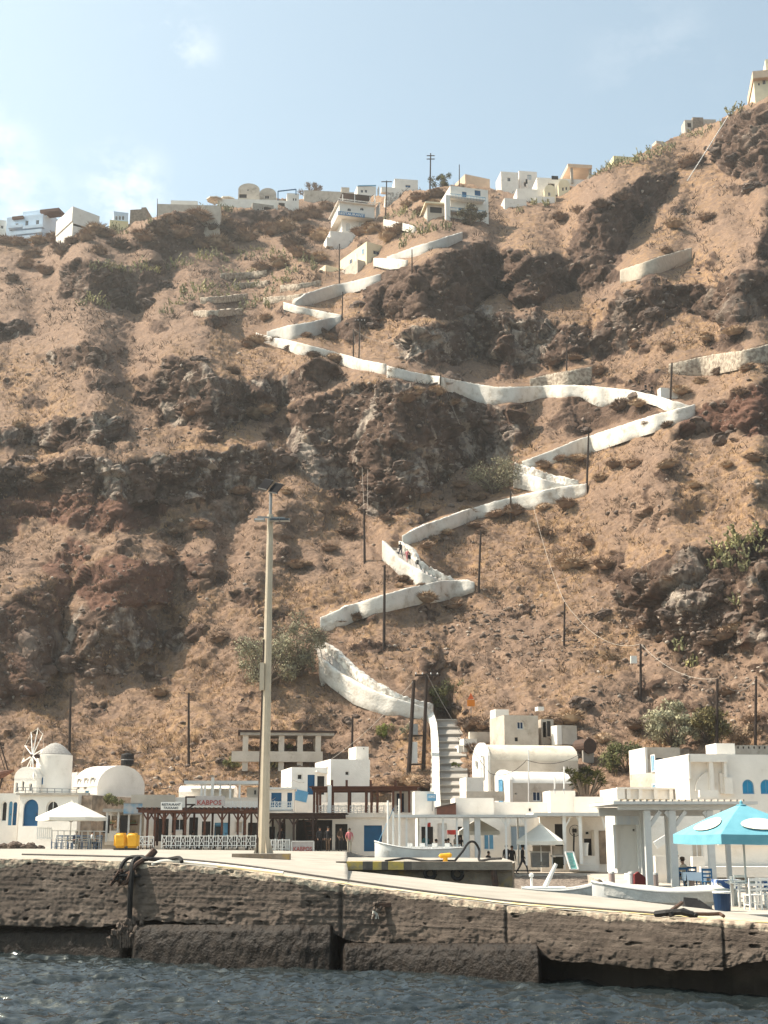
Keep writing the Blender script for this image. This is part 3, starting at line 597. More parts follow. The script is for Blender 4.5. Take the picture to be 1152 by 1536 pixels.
# ------------------------------------------------------------------ second quay with the striped kerb, village ground, shingle
def poly_block(name, pts, z0, z1, m):
    mb = MB(); n = len(pts); mb.add([(x, y, z1) for x, y in pts] + [(x, y, z0) for x, y in pts], [tuple(range(n))] + [(i, i + n, (i + 1) % n + n, (i + 1) % n) for i in range(n)]); o = mb.build(name, m); o['kind'] = 'structure'; return o
PXY = lambda p, y, py=1290: (at(p, py, y).x, y)
m_quay2 = mat('quay_stone', (.30, .235, .175), (.17, .125, .09), scale=1.8, rough=.9, bump=.03, bscale=16, detail=9, dirt=(.42, .27, .07), dscale=1.3, dlo=.56, dhi=.70)
poly_block('inner_quay', [PXY(505, 59.5), PXY(640, 59.3), PXY(768, 58.8), PXY(771, 62), PXY(752, 73), PXY(505, 75)], -1.5, 2.30, m_quay2)
mb = MB(); a0, a1 = PXY(498, 59.4), PXY(769.5, 58.65); mb.add([(a0[0], a0[1], 2.304), (a1[0], a1[1], 2.304), (*PXY(773, 62), 2.304), (*PXY(754, 73.2), 2.304), (*PXY(498, 75.2), 2.304)], [(0, 1, 2, 3, 4)]); mb.prism([(0, 0)] * 3, 0, 0) if False else None
o = mb.build('quay_top', m_deck); o['kind'] = 'structure'
m_kb, m_ky = mat('kerb_black', (.10, .085, .07), (.16, .13, .10), scale=4, rough=.8, bump=.01), mat('kerb_yellow', (.62, .43, .09), (.50, .36, .14), scale=4, rough=.8, bump=.01, dirt=(.36, .29, .19), dscale=2, dlo=.5, dhi=.66)
m_kc = mat('kerb_bare', (.27, .22, .17), (.19, .15, .115), scale=3, rough=.9, bump=.02)
kerb = empty('striped_kerb', (*PXY(515, 59), 2.0), 0, 'low concrete kerb with worn yellow and black stripes along the inner quay', 'kerb')
ks = [(505, 521, 0), (521, 545, 1), (545, 560, 0), (560, 573, 1), (573, 583, 0), (583, 606, 1), (606, 618, 0), (618, 768, 2)]
for a, b, c in ks:
    p0, p1 = PXY(a, 59.32 - (a - 505) * .0025), PXY(b, 59.32 - (b - 505) * .0025); mb = MB(); mb.bar((p0[0], p0[1] - .12, 2.20), (p1[0], p1[1] - .12, 2.20), .5, .34)
    q = mb.build('kerb_stone', (m_kb, m_ky, m_kc)[c]); q.location = -kerb.location; q.parent = kerb
m_gr = mat('village_ground', (.50, .44, .37), (.36, .30, .245), scale=.7, rough=.95, bump=.02, bscale=9, detail=9, dirt=(.22, .17, .13), dscale=.5, dlo=.55, dhi=.75)
gp = np.linspace(-260, 1420, 120); gy0 = ip(gp, [(-260, 95), (540, 92), (575, 86), (760, 83), (900, 82), (1420, 80)]); gz = ip(gp, [(-260, 2.58), (520, 2.47), (575, 1.7), (640, 1.22), (1420, 1.2)])
rows = []
for f in (0, .03, .2, .5, 1):
    y = gy0 + (128 - gy0) * f; rows.append(np.stack([(gp - CX) / FPX * y / (CP - ((CY - 1290) / FPX) * SP), y, gz if f > 0 else gz - .02], -1))
g0 = np.stack(rows); fr = g0[0].copy(); fr[:, 2] = -1.5; g0 = np.concatenate([fr[None], g0], 0)
o = link('ground', npmesh('ground', g0, grid_q(6, 120), m_gr)); o['kind'] = 'structure'
poly_block('terrace', [PXY(1064, 40.6), PXY(1064, 56), PXY(985, 61.5), PXY(905, 68), PXY(880, 81), PXY(880, 84), PXY(1500, 84), PXY(1500, 40)], -1.5, 1.204, m_gr)
m_sh = mat('shingle', (.26, .21, .17), (.11, .085, .07), scale=7, rough=.9, bump=.08, bscale=11, detail=9)
n = 60; p = np.linspace(752, 905, n); rows = []
for f in np.linspace(0, 1, 14):
    y = 82.6 - f * 9; z = 1.15 - 1.9 * f ** 1.2; rows.append(np.stack([(p - CX) / FPX * y / (CP - ((CY - 1310) / FPX) * SP), p * 0 + y, p * 0 + z], -1))
rr = np.stack(rows); rr[..., 2] += .10 * fbm(rr.reshape(-1, 3) / .35, 3, 471).reshape(14, n)
o = link('shingle_beach', npmesh('shingle_beach', rr, grid_q(14, n), m_sh)); o['kind'] = 'structure'
# ------------------------------------------------------------------ zigzag path: parapet walls, paving, stairs
m_wall = mat('whitewash_path', (.70, .65, .58), (.56, .51, .44), scale=.9, rough=.95, bump=.06, bscale=4.5, detail=8, dirt=(.40, .33, .26), dscale=.9, dlo=.54, dhi=.72)
m_wall_shade = mat('shaded_whitewash', (.52, .49, .45), (.44, .41, .37), scale=1.1, rough=.9, bump=.03, bscale=4.5, detail=8, dirt=(.40, .35, .29), dscale=.7, dlo=.55, dhi=.75)  # shade of the right-facing path walls put into the colour
m_rub = mat('rubble_white', (.74, .70, .63), (.36, .31, .26), scale=1.9, rough=.95, bump=.16, bscale=2.6, detail=8, lo=.42, hi=.62)
m_rubd = mat('rubble_tan', (.46, .385, .30), (.22, .17, .13), scale=2.1, rough=.95, bump=.15, bscale=2.6, detail=8, lo=.42, hi=.62)
m_pave = mat('path_paving', (.44, .40, .355), (.34, .30, .265), scale=1.4, rough=.95, bump=.03, bscale=7, detail=8)
def fit(pts, n):
    x0, x1 = pts[0][0], pts[-1][0]; return np.linspace(x0, x1, n)
def wall_strip(name, top, bot, m, thick=.55, n=None, jit=.0, lift=0, label=None, cat='wall', group=None, back=.0):
    n = n or max(24, int(abs(top[-1][0] - top[0][0]) / 2.2)); p = fit(top, n); tp, bt = ip(p, top), ip(p, bot)
    F, T_ = [], []
    for i in range(n):
        g, _ = hit(p[i], bt[i] + 1.0)
        if g is None: g, _ = hit(p[i], bt[i] + 4)
        F.append(g)
    Yv = np.array([g.y if g else 150 for g in F]); k = np.ones(7) / 7; Yp = np.pad(Yv, 4, mode='edge'); Yv = np.min([Yp[j:j + n] for j in range(9)], 0); Yv = np.convolve(np.pad(Yv, 3, mode='edge'), k, 'valid') - .35 + back
    rng_ = np.random.default_rng(len(name) + n); tp = tp + rng_.normal(0, jit, n)
    rows = []; Pt = [at(a, b, y) for a, b, y in zip(p, tp, Yv)]; Pb = [at(a, b + 1.5, y) for a, b, y in zip(p, bt, Yv)]
    nv = []
    for i in range(n):
        d = Pt[min(i + 1, n - 1)] - Pt[max(i - 1, 0)]; d.z = 0; d.normalize(); nv.append(Vector((-d.y, d.x, 0)) if d.x > 0 else Vector((d.y, -d.x, 0)))
    A = [[(b.x, b.y + .25, b.z - .35) for b in Pb]]
    for f in (0, .25, .5, .75, .93): A.append([tuple(b + (t - b) * f) for b, t in zip(Pb, Pt)])
    A.append([tuple(t + v * .06 + Vector((0, 0, .0))) for t, v in zip(Pt, nv)]); A.append([tuple(t + v * (thick - .06)) for t, v in zip(Pt, nv)])
    A.append([tuple(t + v * thick - Vector((0, 0, .08))) for t, v in zip(Pt, nv)]); A.append([tuple(t + v * thick - Vector((0, 0, 3.0))) for t, v in zip(Pt, nv)])
    A = np.array(A); A[1:6, :, 1] -= .09 * fbm(A[1:6].reshape(-1, 3) / 1.2, 3, 501).reshape(5, n)
    me = npmesh(name, A, grid_q(len(A), n), m)
    bmx = bmesh.new(); bmx.from_mesh(me); bmx.verts.ensure_lookup_table()
    for j in (0, n - 1):
        vs = [bmx.verts[i * n + j] for i in range(len(A))]
        try: bmx.faces.new(vs)
        except Exception: pass
    bmesh.ops.recalc_face_normals(bmx, faces=bmx.faces); bmx.to_mesh(me); bmx.free()
    o = link(name, me); tag(o, label, cat, group); return p, Pt, Pb, nv
GZ = 'white walls of the zigzag path'
LAB = {'A': 'broad white path wall curving down to the head of the grey stairs', 'B': 'greyish path wall climbing right behind the tall dark pole in mid slope', 'C': 'bright white parapet in front of the flight where four walkers climb', 'D': 'long pale path wall rising to the dark pole, above the four walkers',
 'E': 'short white wall in front of a rubble bank beside the large grey-green bush', 'F': 'pale wall climbing right to the outermost right bend of the path', 'G': 'longest white wall, level run crossing the middle of the hill to the right bend', 'H': 'white wall falling from the leftmost bend to the middle of the hill',
 'I': 'short shade-grey wall just above the leftmost bend of the path', 'J': 'thin white wall ending at a pointed left tip on the upper slope', 'K': 'curved shade-grey wall under the cream house on the upper slope', 'M': 'small white wall right below the cream house with blue windows', 'N': 'long shade-grey wall climbing right towards the white balcony house',
 'O': 'short pale wall right of the restaurant tower', 'P': 'tan block retaining wall alone on the right upper slope', 'Q': 'rough stone terrace wall at the right edge above the bend', 'T': 'low tan rubble wall just above the white level run'}
WP = {}
for nm, top, bot, back in WALLS:
    mm_ = m_rubd if nm in 'QT' else mat('tan_blocks', (.50, .43, .345), (.40, .335, .265), scale=2, rough=.95, bump=.05, bscale=3) if nm == 'P' else m_wall_shade if nm in 'IKN' else m_wall
    WP[nm] = wall_strip('terrace_wall' if nm in 'PQT' else 'path_wall', top, bot, mm_, label=LAB[nm], group=None if nm in 'PQT' else GZ, jit=.4 if nm in 'QT' else .26)
    if back:
        foot = [(a, min(b + 11, float(ip(a, top)))) for a, b in back]
        lab = {'A': 'whitewashed rubble bank uphill of the broad curving path wall', 'C': 'whitewashed rubble bank uphill of the flight with the four walkers', 'E': 'whitewashed rubble bank between two bends beside the grey-green bush'}[nm]
        B = wall_strip('rubble_wall', back, foot, m_rub, thick=.7, jit=.9, label=lab, group='rubble banks along the path')
        # paving between the two walls
        p, Pt, Pb, nv = WP[nm]; n = len(p); rows = [[], [], []]
        for i in range(n):
            t = Pt[i] + nv[i] * .45 - Vector((0, 0, .75)); bi = int(np.clip(np.interp(p[i], B[0], np.arange(len(B[0]))), 0, len(B[0]) - 1)); q = B[2][bi] + Vector((0, .2, .1))
            if p[i] < B[0][0] or p[i] > B[0][-1]: q = t + nv[i] * 2.2 + Vector((0, 0, .1))
            rows[0].append(t); rows[1].append(t.lerp(q, .5)); rows[2].append(q)
        o = link('path', npmesh('path', np.array([[tuple(v) for v in r] for r in rows]), grid_q(3, n), m_pave)); o['kind'] = 'structure'
        mb = MB()
        for i in range(0, n - 1, 3 if nm != 'A' else 5): mb.bar(rows[0][i] + Vector((0, 0, .05)), rows[2][i] + Vector((0, 0, .05)), .30, .16)
        o = mb.build('path_steps', m_pave); o['kind'] = 'structure'
    elif nm not in 'PQT':
        p, Pt, Pb, nv = WP[nm]; n = len(p)
        rows = [[tuple(t + v * .5 - Vector((0, 0, .55))) for t, v in zip(Pt, nv)], [tuple(t + v * 2.4 - Vector((0, 0, .5))) for t, v in zip(Pt, nv)]]
        o = link('path', npmesh('path', np.array(rows), grid_q(2, n), m_pave)); o['kind'] = 'structure'
for k, (x0, y0, x1, y1) in enumerate(((350, 424, 405, 420), (420, 428, 482, 420), (300, 446, 372, 440), (395, 446, 470, 438), (290, 466, 365, 462), (330, 410, 400, 405))):
    wall_strip('terrace_wall', [(x0, y0), ((x0 + x1) / 2, (y0 + y1) / 2 + 1), (x1, y1)], [(x0, y0 + 5), ((x0 + x1) / 2, (y0 + y1) / 2 + 6), (x1, y1 + 5)], m_rubd, thick=.8, jit=.5, lift=0, label='low dry-stone terrace wall ' + ('highest but one of the old plots, left of the tower pole', 'nearest the pointed white wall tip', 'across the left of the old cactus plots', 'just above the pointed white wall tip, longest', 'lowest of the old cactus plots', 'topmost of the old cactus plots')[k])
# the stairs at the foot of the path
sl_, sr_ = [(657, 1240), (656, 1200), (657, 1150), (656, 1110), (652, 1080)], [(700, 1240), (694, 1200), (692, 1150), (690, 1110), (678, 1078)]
ys_ = np.linspace(1232, 1079, 15); Yst = np.linspace(hitY(675, 1222) - 5, hitY(668, 1082) - 1.2, 15)
for i in range(15): Yst[i] = min(Yst[i], hitY(673, ys_[i]) - .9, hitY(688, ys_[i]) - .9, hitY(660, ys_[i]) - .9)
m_str = mat('stair_concrete', (.36, .33, .29), (.28, .255, .225), scale=1.2, rough=.95, bump=.02, bscale=9, detail=8, dirt=(.28, .23, .19), dscale=1.0, dlo=.56, dhi=.75)
def ex(y, pts):
    a = np.array(pts, float)[::-1]; return float(np.interp(y, a[:, 1], a[:, 0])) if False else float(np.interp(-y, -np.array(pts)[:, 1], np.array(pts)[:, 0]))
mb = MB(); rim = MB()
for i in range(14):
    ya, yb = ys_[i], ys_[i + 1]; a, b = at(ex(ya, sl_), ya, Yst[i]), at(ex(ya, sr_), ya, Yst[i]); c, d = at(ex(yb, sl_), yb, Yst[i + 1]), at(ex(yb, sr_), yb, Yst[i + 1])
    zt = c.z; r = .26; a0, b0 = Vector(a), Vector(b)
    c2, d2 = Vector(c), Vector(d); c2.z = d2.z = zt - r; 
    mb.add([(a0.x - .6, a0.y, a0.z), (b0.x + .5, b0.y, b0.z), (d2.x + .5, d2.y, d2.z), (c2.x - .6, c2.y, c2.z), (c.x - .6, c.y, zt), (d.x + .5, d.y, zt)], [(0, 1, 2, 3), (3, 2, 5, 4)])
    rim.bar((c.x - .6, c.y - .03, zt - .02), (d.x + .4, d.y - .03, zt - .02), .10, .06)
o = mb.build('stairs', m_str, fixn=False); o['kind'] = 'structure'; o = rim.build('stair_nosing', mat('stair_edge', (.62, .57, .5), rough=.9)); o['kind'] = 'structure'
# white wall on the left of the stairs and low wall on the right
mb = MB(); prev = None
lw = [(648.5, 1232, 1186, 0), (647.5, 1200, 1158, 1), (648, 1160, 1128, 2), (647, 1125, 1096, 3), (645, 1100, 1080, 4), (640, 1084, 1068, 5)]
pts = []
for x, yb, yt, i in lw:
    Yq = float(np.interp(-yb, -ys_, Yst)) if yb > 1079 else Yst[-1] + .5; pts.append((at(x, yb, Yq), at(x, yt + 4, Yq)))
for (b0, t0), (b1, t1) in zip(pts[:-1], pts[1:]):
    w = .62; mb.add([(b0.x, b0.y, b0.z - 2), (b0.x + w, b0.y, b0.z - 2), (b1.x + w, b1.y, b1.z - 2), (b1.x, b1.y, b1.z - 2), (t0.x, t0.y, b0.z + 1.0), (t0.x + w, t0.y, b0.z + 1.0), (t1.x + w, t1.y, b1.z + 1.0), (t1.x, t1.y, b1.z + 1.0)], [(4, 5, 6, 7), (0, 4, 7, 3), (1, 2, 6, 5), (0, 1, 5, 4), (2, 3, 7, 6)])
tag(mb.build('path_wall', m_wall), 'white parapet running up the left side of the grey stairs', 'wall', GZ)
# ------------------------------------------------------------------ building kit
m_white = mat('whitewash', (.80, .745, .675), (.72, .665, .595), scale=.9, rough=.9, bump=.02, bscale=5, detail=8, dirt=(.60, .54, .46), dscale=.9, dlo=.60, dhi=.80)
m_plas = mat('tan_plaster', (.56, .49, .41), (.45, .385, .315), scale=1.0, rough=.95, bump=.03, bscale=5, detail=8, dirt=(.33, .27, .21), dscale=.8, dlo=.55, dhi=.72)
m_cream = mat('cream_paint', (.78, .68, .48), (.70, .60, .42), scale=1.0, rough=.9, bump=.02, bscale=5, detail=8)
m_conc = mat('raw_concrete', (.40, .36, .31), (.30, .265, .225), scale=1.4, rough=.95, bump=.03, bscale=6, detail=8, dirt=(.20, .165, .13), dscale=1.0)
m_stone = mat('rubble_stone', (.33, .26, .20), (.17, .13, .10), scale=2.2, rough=.95, bump=.12, bscale=3, detail=8)
m_blue = mat('blue_paint', (.012, .10, .22), (.010, .08, .18), scale=2, rough=.55, bump=.004, bscale=30)
m_lblue = mat('pale_blue_paint', (.13, .33, .50), (.10, .27, .43), scale=2, rough=.6)
m_navy = mat('navy_paint', (.012, .035, .085), (.010, .028, .065), scale=2, rough=.5)
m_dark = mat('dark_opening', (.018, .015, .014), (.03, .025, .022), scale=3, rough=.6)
m_glass = mat('window_glass', (.020, .026, .034), (.035, .042, .05), scale=1.5, rough=.12, spec=.6)
m_brown = mat('brown_wood', (.115, .042, .022), (.07, .026, .015), scale=3, rough=.65, bump=.006, stretch=(1, 1, 4))
m_dbrown = mat('dark_wood', (.045, .022, .015), (.03, .015, .011), scale=3, rough=.6, bump=.006)
m_pole = mat('creosote_pole', (.040, .025, .018), (.022, .014, .011), scale=6, rough=.85, bump=.008, stretch=(4, 4, .4))
m_wpaint = mat('white_paint', (.80, .78, .74), (.74, .71, .66), scale=3, rough=.6, bump=.004)
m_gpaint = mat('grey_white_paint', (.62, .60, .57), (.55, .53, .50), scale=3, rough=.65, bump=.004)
m_canvas = mat('white_canvas', (.76, .71, .62), (.70, .65, .56), scale=2, rough=.85, bump=.006)
m_bcanvas = mat('turquoise_canvas', (.17, .41, .48), (.13, .35, .42), scale=2, rough=.8, bump=.006)
m_black = mat('black_rubber', (.012, .010, .010), (.022, .019, .017), scale=6, rough=.7, bump=.01)
m_iron = mat('rusty_iron', (.055, .034, .026), (.10, .05, .03), scale=8, rough=.75, bump=.01)
m_steel = mat('grey_steel', (.30, .29, .28), (.24, .23, .22), scale=4, rough=.5, metallic=.4)
m_ply = mat('yellow_plastic', (.78, .40, .02), (.70, .33, .02), scale=3, rough=.5, dirt=(.45, .22, .03), dscale=1.6, dlo=.6, dhi=.8)

def holed(mb, W, H, holes, P, rec=.16, x0=0, z0=0):
    """a face W x H with real recessed openings; P(u, v, d) gives a point, d = depth into the wall"""
    us = sorted({x0, x0 + W} | {min(max(h[k], x0), x0 + W) for h in holes for k in (0, 2)}); vs = sorted({z0, z0 + H} | {min(max(h[k], z0), z0 + H) for h in holes for k in (1, 3)})
    for i in range(len(us) - 1):
        for j in range(len(vs) - 1):
            a, b, c, d = us[i], us[i + 1], vs[j], vs[j + 1]
            if b - a < 1e-5 or d - c < 1e-5: continue
            cu, cv = (a + b) / 2, (c + d) / 2
            if any(h[0] < cu < h[2] and h[1] < cv < h[3] for h in holes): continue
            mb.add([P(a, c, 0), P(b, c, 0), P(b, d, 0), P(a, d, 0)], [(0, 1, 2, 3)])
    for h in holes:
        a, c, b, d = h[:4]; arch = len(h) > 4 and h[4]
        if arch:
            r = (b - a) / 2; sp = max(c, d - r * arch); N = 8; cu = (a + b) / 2
            arc = [(cu - r * math.cos(PI * k / N), sp + (d - sp) * math.sin(PI * k / N)) for k in range(N + 1)]
            for k in range(N):
                (u0, v0), (u1, v1) = arc[k], arc[k + 1]
                mb.add([P(u0, v0, 0), P(u1, v1, 0), P(u1, d, 0), P(u0, d, 0)], [(0, 1, 2, 3)]); mb.add([P(u0, v0, 0), P(u1, v1, 0), P(u1, v1, rec), P(u0, v0, rec)], [(0, 1, 2, 3)])
            out_ = [(a, c), (b, c), (b, sp), (a, sp)]; segs = [(0, 1), (1, 2), (3, 0)]
        else: out_ = [(a, c), (b, c), (b, d), (a, d)]; segs = [(0, 1), (1, 2), (2, 3), (3, 0)]
        for i, j in segs:
            (u0, v0), (u1, v1) = out_[i], out_[j]; mb.add([P(u0, v0, 0), P(u1, v1, 0), P(u1, v1, rec), P(u0, v0, rec)], [(0, 1, 2, 3)])

class Bld:
    def __init__(s, name, px, py, Y, rot=0.0, label=None, cat='house', group=None):
        s.o = at(px, py, Y); s.rot = rot; s.root = empty(name, s.o, rot, label, cat, group); s.Y = Y
        s.ux = Vector((math.cos(rot), math.sin(rot), 0)); s.dv = Vector((-math.sin(rot), math.cos(rot), 0))
    def L(s, px, py, y=0.0):
        d = ray(px, py); n = s.dv; p0 = s.o + n * y; t = (p0 - CAMP).dot(n) / d.dot(n); q = CAMP + d * t - s.o
        return q.dot(s.ux), q.z
    def SL(s, px, py, x):                     # on a side face at x: returns (depth, height)
        d = ray(px, py); n = s.ux; p0 = s.o + n * x; t = (p0 - CAMP).dot(n) / d.dot(n); q = CAMP + d * t - s.o
        return q.dot(s.dv), q.z
    def fill(s, kind, a, c, b, d, y, fm, pm, parent, arch=0, flip=None):
        """window or door filling in the plane y (or on a side face when flip = (x, sign))"""
        if flip is None: P = lambda u, v, e: (u, y - e, v)
        else: P = lambda u, v, e: (flip[0] + flip[1] * (-y - e), u, v)
        cu = (a + b) / 2; r = (b - a) / 2; sp = max(c, d - r * arch) if arch else d; N = 8
        outl = [(a, c), (b, c), (b, sp)] + ([(cu + r * math.cos(PI * k / N), sp + (d - sp) * math.sin(PI * k / N)) for k in range(1, N)] if arch else []) + [(a, sp)]
        t = min(.07, (b - a) * .14); mb = MB()
        inn = [(cu + (u - cu) * (1 - t / r if r else 1), (c + d) / 2 + (v - (c + d) / 2) * (1 - 2 * t / max(d - c, .01))) for u, v in outl]
        n = len(outl); q0 = [P(u, v, .04) for u, v in outl]; q1 = [P(u, v, .04) for u, v in inn]; q2 = [P(u, v, 0) for u, v in inn]
        mb.add(q0 + q1 + q2, [(i, (i + 1) % n, (i + 1) % n + n, i + n) for i in range(n)] + [(i + n, (i + 1) % n + n, (i + 1) % n + 2 * n, i + 2 * n) for i in range(n)])
        if kind == 'door':
            mb.add([P(u, v, .0) for u, v in inn], [tuple(range(n))])
            k = max(2, int((b - a) / .35))
            for i in range(1, k):
                u = a + (b - a) * i / k; hh = (sp - c); mb.add([P(u - .012, c + t, .012), P(u + .012, c + t, .012), P(u + .012, c + hh - t, .012), P(u - .012, c + hh - t, .012)], [(0, 1, 2, 3)])
            f = mb.build('door', fm, parent); g = MB(); w = min(.05, r * .3)
            x1 = b - t - .08; hz = c + (d - c) * .45; g.add([P(x1 - w, hz - .06, .05), P(x1, hz - .06, .05), P(x1, hz + .06, .05), P(x1 - w, hz + .06, .05), P(x1 - w / 2, hz, .09)], [(0, 1, 4), (1, 2, 4), (2, 3, 4), (3, 0, 4)]); g.build('handle', m_iron, f)
        else:
            if b - a > .5: mb.add([P(cu - .025, c, .03), P(cu + .025, c, .03), P(cu + .025, d, .03), P(cu - .025, d, .03)], [(0, 1, 2, 3)])
            f = mb.build('window', fm, parent); g = MB(); g.add([P(u, v, .003) for u, v in inn], [tuple(range(n))]); g.build('pane', pm, f)
        return f
    def body(s, pl, pt, pr, pb, D, m=None, ops=(), y0=0.0, roof='flat', down=2.0, vault=None, left=(), right=(), par=0.0, name='wall', parent=None, rm=None):
        m = m or m_white; par_ = parent or s.root
        x0, _ = s.L(pl, pb, y0); x1, z0 = s.L(pr, pb, y0); _, z1 = s.L((pl + pr) / 2, pt, y0)
        if roof == 'vaultx': zs = z1 - vault
        elif roof == 'vaulty': zs = z1 - vault
        else: zs = z1
        mb = MB(); zb = z0 - down; rec = .16
        def hol(o_, side=None):
            r = []
            for k in o_:
                kd, a, b, c, d = k[:5]; arch = k[7] if len(k) > 7 else 0
                if side is None: u0, v1 = s.L(a, b, y0); u1, v0 = s.L(c, d, y0)
                else: u0, v1 = s.SL(a, b, side); u1, v0 = s.SL(c, d, side); u0, u1 = min(u0, u1), max(u0, u1)
                r.append((u0, v0, u1, v1, arch))
            return r
        H = hol(ops); holed(mb, x1 - x0, zs - zb, H, lambda u, v, d: (u, y0 + d, v), rec, x0, zb)
        HL = hol(left, x0); holed(mb, D, zs - zb, HL, lambda u, v, d: (x0 + d, u, v), rec, y0, zb)
        HR = hol(right, x1); holed(mb, D, zs - zb, HR, lambda u, v, d: (x1 - d, u, v), rec, y0, zb)
        mb.add([(x0, y0 + D, zb), (x1, y0 + D, zb), (x1, y0 + D, zs), (x0, y0 + D, zs)], [(0, 1, 2, 3)])
        N = 12
        if roof == 'flat':
            if par: mb.add([(x0, y0, zs), (x1, y0, zs), (x1, y0 + D, zs), (x0, y0 + D, zs), (x0 + .2, y0 + .2, zs), (x1 - .2, y0 + .2, zs), (x1 - .2, y0 + D - .2, zs), (x0 + .2, y0 + D - .2, zs), (x0 + .2, y0 + .2, zs - par), (x1 - .2, y0 + .2, zs - par), (x1 - .2, y0 + D - .2, zs - par), (x0 + .2, y0 + D - .2, zs - par)], [(0, 1, 5, 4), (1, 2, 6, 5), (2, 3, 7, 6), (3, 0, 4, 7), (4, 5, 9, 8), (5, 6, 10, 9), (6, 7, 11, 10), (7, 4, 8, 11), (8, 9, 10, 11)])
            else: mb.add([(x0, y0, zs), (x1, y0, zs), (x1, y0 + D, zs), (x0, y0 + D, zs)], [(0, 1, 2, 3)])
        w = mb.build(name, m, par_)
        if roof != 'flat':
            rb = MB(); arc = []
            for k in range(N + 1):
                a = PI * k / N
                arc.append((-math.cos(a), math.sin(a) * vault))
            if roof == 'vaultx': pr_ = [(y0 + D / 2 + c * (D / 2 + .02), zs + v) for c, v in arc]; A = [(x0 - .02, a, b) for a, b in pr_]; B = [(x1 + .02, a, b) for a, b in pr_]
            else: pr_ = [((x0 + x1) / 2 + c * ((x1 - x0) / 2 + .02), zs + v) for c, v in arc]; A = [(a, y0 - .02, b) for a, b in pr_]; B = [(a, y0 + D + .02, b) for a, b in pr_]
            n = N + 1; rb.add(A + B, [(i, i + 1, i + 1 + n, i + n) for i in range(N)] + [tuple(range(n)), tuple(range(n, 2 * n))[::-1]]); r_ = rb.build('roof', rm or m, par_); smooth_by_angle(r_.data, 30)
        for o_, hs_, fl in ((ops, H, None), (left, HL, (x0, 1)), (right, HR, (x1, -1))):
            for k, h in zip(o_, hs_):
                kd = k[0]; fm = k[5] if len(k) > 5 and k[5] else m_wpaint; pm = k[6] if len(k) > 6 and k[6] else m_glass
                if kd == 'hole':
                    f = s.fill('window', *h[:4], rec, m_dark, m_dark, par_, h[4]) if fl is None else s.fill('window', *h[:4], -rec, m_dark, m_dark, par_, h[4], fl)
                elif fl is None: s.fill(kd, *h[:4], y0 + rec, fm, pm, par_, h[4])
                else: s.fill(kd, *h[:4], -rec, fm, pm, par_, h[4], fl)
        s.last = (x0, x1, z0, z1); return w
    def box(s, name, pl, pt, pr, pb, y0, D, m, parent=None):
        x0, _ = s.L(pl, pb, y0); x1, z0 = s.L(pr, pb, y0); _, z1 = s.L((pl + pr) / 2, pt, y0); mb = MB(); mb.box(x0, x1, y0, y0 + D, z0, z1); return mb.build(name, m, parent or s.root)
    def bars(s, name, segs, w, m, parent=None, h=None):   # segs: ((px,py,y),(px,py,y))
        if name in ('brace', 'frame', 'stubs') and len(segs) > 1:
            for q in segs: s.bars({'brace': 'brace', 'frame': 'frame_bar', 'stubs': 'post_stub'}[name], [q], w, m, parent, h)
            return None
        mb = MB()
        for a, b in segs:
            xa, za = s.L(a[0], a[1], a[2]); xb, zb = s.L(b[0], b[1], b[2]); mb.bar((xa, a[2], za), (xb, b[2], zb), w, h)
        return mb.build(name, m, parent or s.root)
    def post(s, px, pt, pb, y, w, m, name='post', parent=None):
        x, z0 = s.L(px, pb, y); _, z1 = s.L(px, pt, y); mb = MB(); mb.box(x - w / 2, x + w / 2, y - w / 2, y + w / 2, z0, z1); return mb.build(name, m, parent or s.root)
    def xrail(s, pl, pr, pt, pb, y, n, m, parent=None, name='railing'):
        mb = MB(); x0, z1 = s.L(pl, pt, y); x1, z0 = s.L(pr, pb, y); w = .05
        mb.bar((x0, y, z1), (x1, y, z1), .06); mb.bar((x0, y, z0 + .08), (x1, y, z0 + .08), .05)
        for i in range(n + 1):
            x = x0 + (x1 - x0) * i / n; mb.bar((x, y, z0 - .1), (x, y, z1 + (.08 if i % 2 == 0 else 0)), .07 if i % 2 == 0 else .05)
        for i in range(n):
            xa, xb = x0 + (x1 - x0) * i / n, x0 + (x1 - x0) * (i + 1) / n
            if i % 2 == 0: mb.bar((xa, y, z0 + .08), (xb, y, z1), w * .8); mb.bar((xa, y + .03, z1), (xb, y + .03, z0 + .08), w * .8)
            else:
                zm = (z0 + z1) / 2; mb.bar((xa, y, zm), (xb, y, zm), w * .8); mb.bar(((xa + xb) / 2, y, z0), ((xa + xb) / 2, y, z1), w * .7)
        return mb.build(name, m, parent or s.root)

FONT = bpy.data.curves.new('lettering', 'FONT')
def text_mesh(body, h, m, width=None):
    c = FONT.copy(); c.body = body; c.size = h / .70; c.align_x = 'CENTER'; c.align_y = 'CENTER'; c.extrude = .008; c.resolution_u = 2; c.offset = .022 * c.size
    t = bpy.data.objects.new('tmp', c); COL.objects.link(t); dg = bpy.context.evaluated_depsgraph_get(); dg.update()
    me = bpy.data.meshes.new_from_object(t.evaluated_get(dg)); bpy.data.objects.remove(t); me.materials.clear(); me.materials.append(m)
    if width:
        xs = [v.co.x for v in me.vertices]; k = width / (max(xs) - min(xs)); cx_ = (max(xs) + min(xs)) / 2; ys = [v.co.y for v in me.vertices]; ky = h / (max(ys) - min(ys)); cy_ = (max(ys) + min(ys)) / 2
        for v in me.vertices: v.co.x = (v.co.x - cx_) * k; v.co.y = (v.co.y - cy_) * ky
    return me
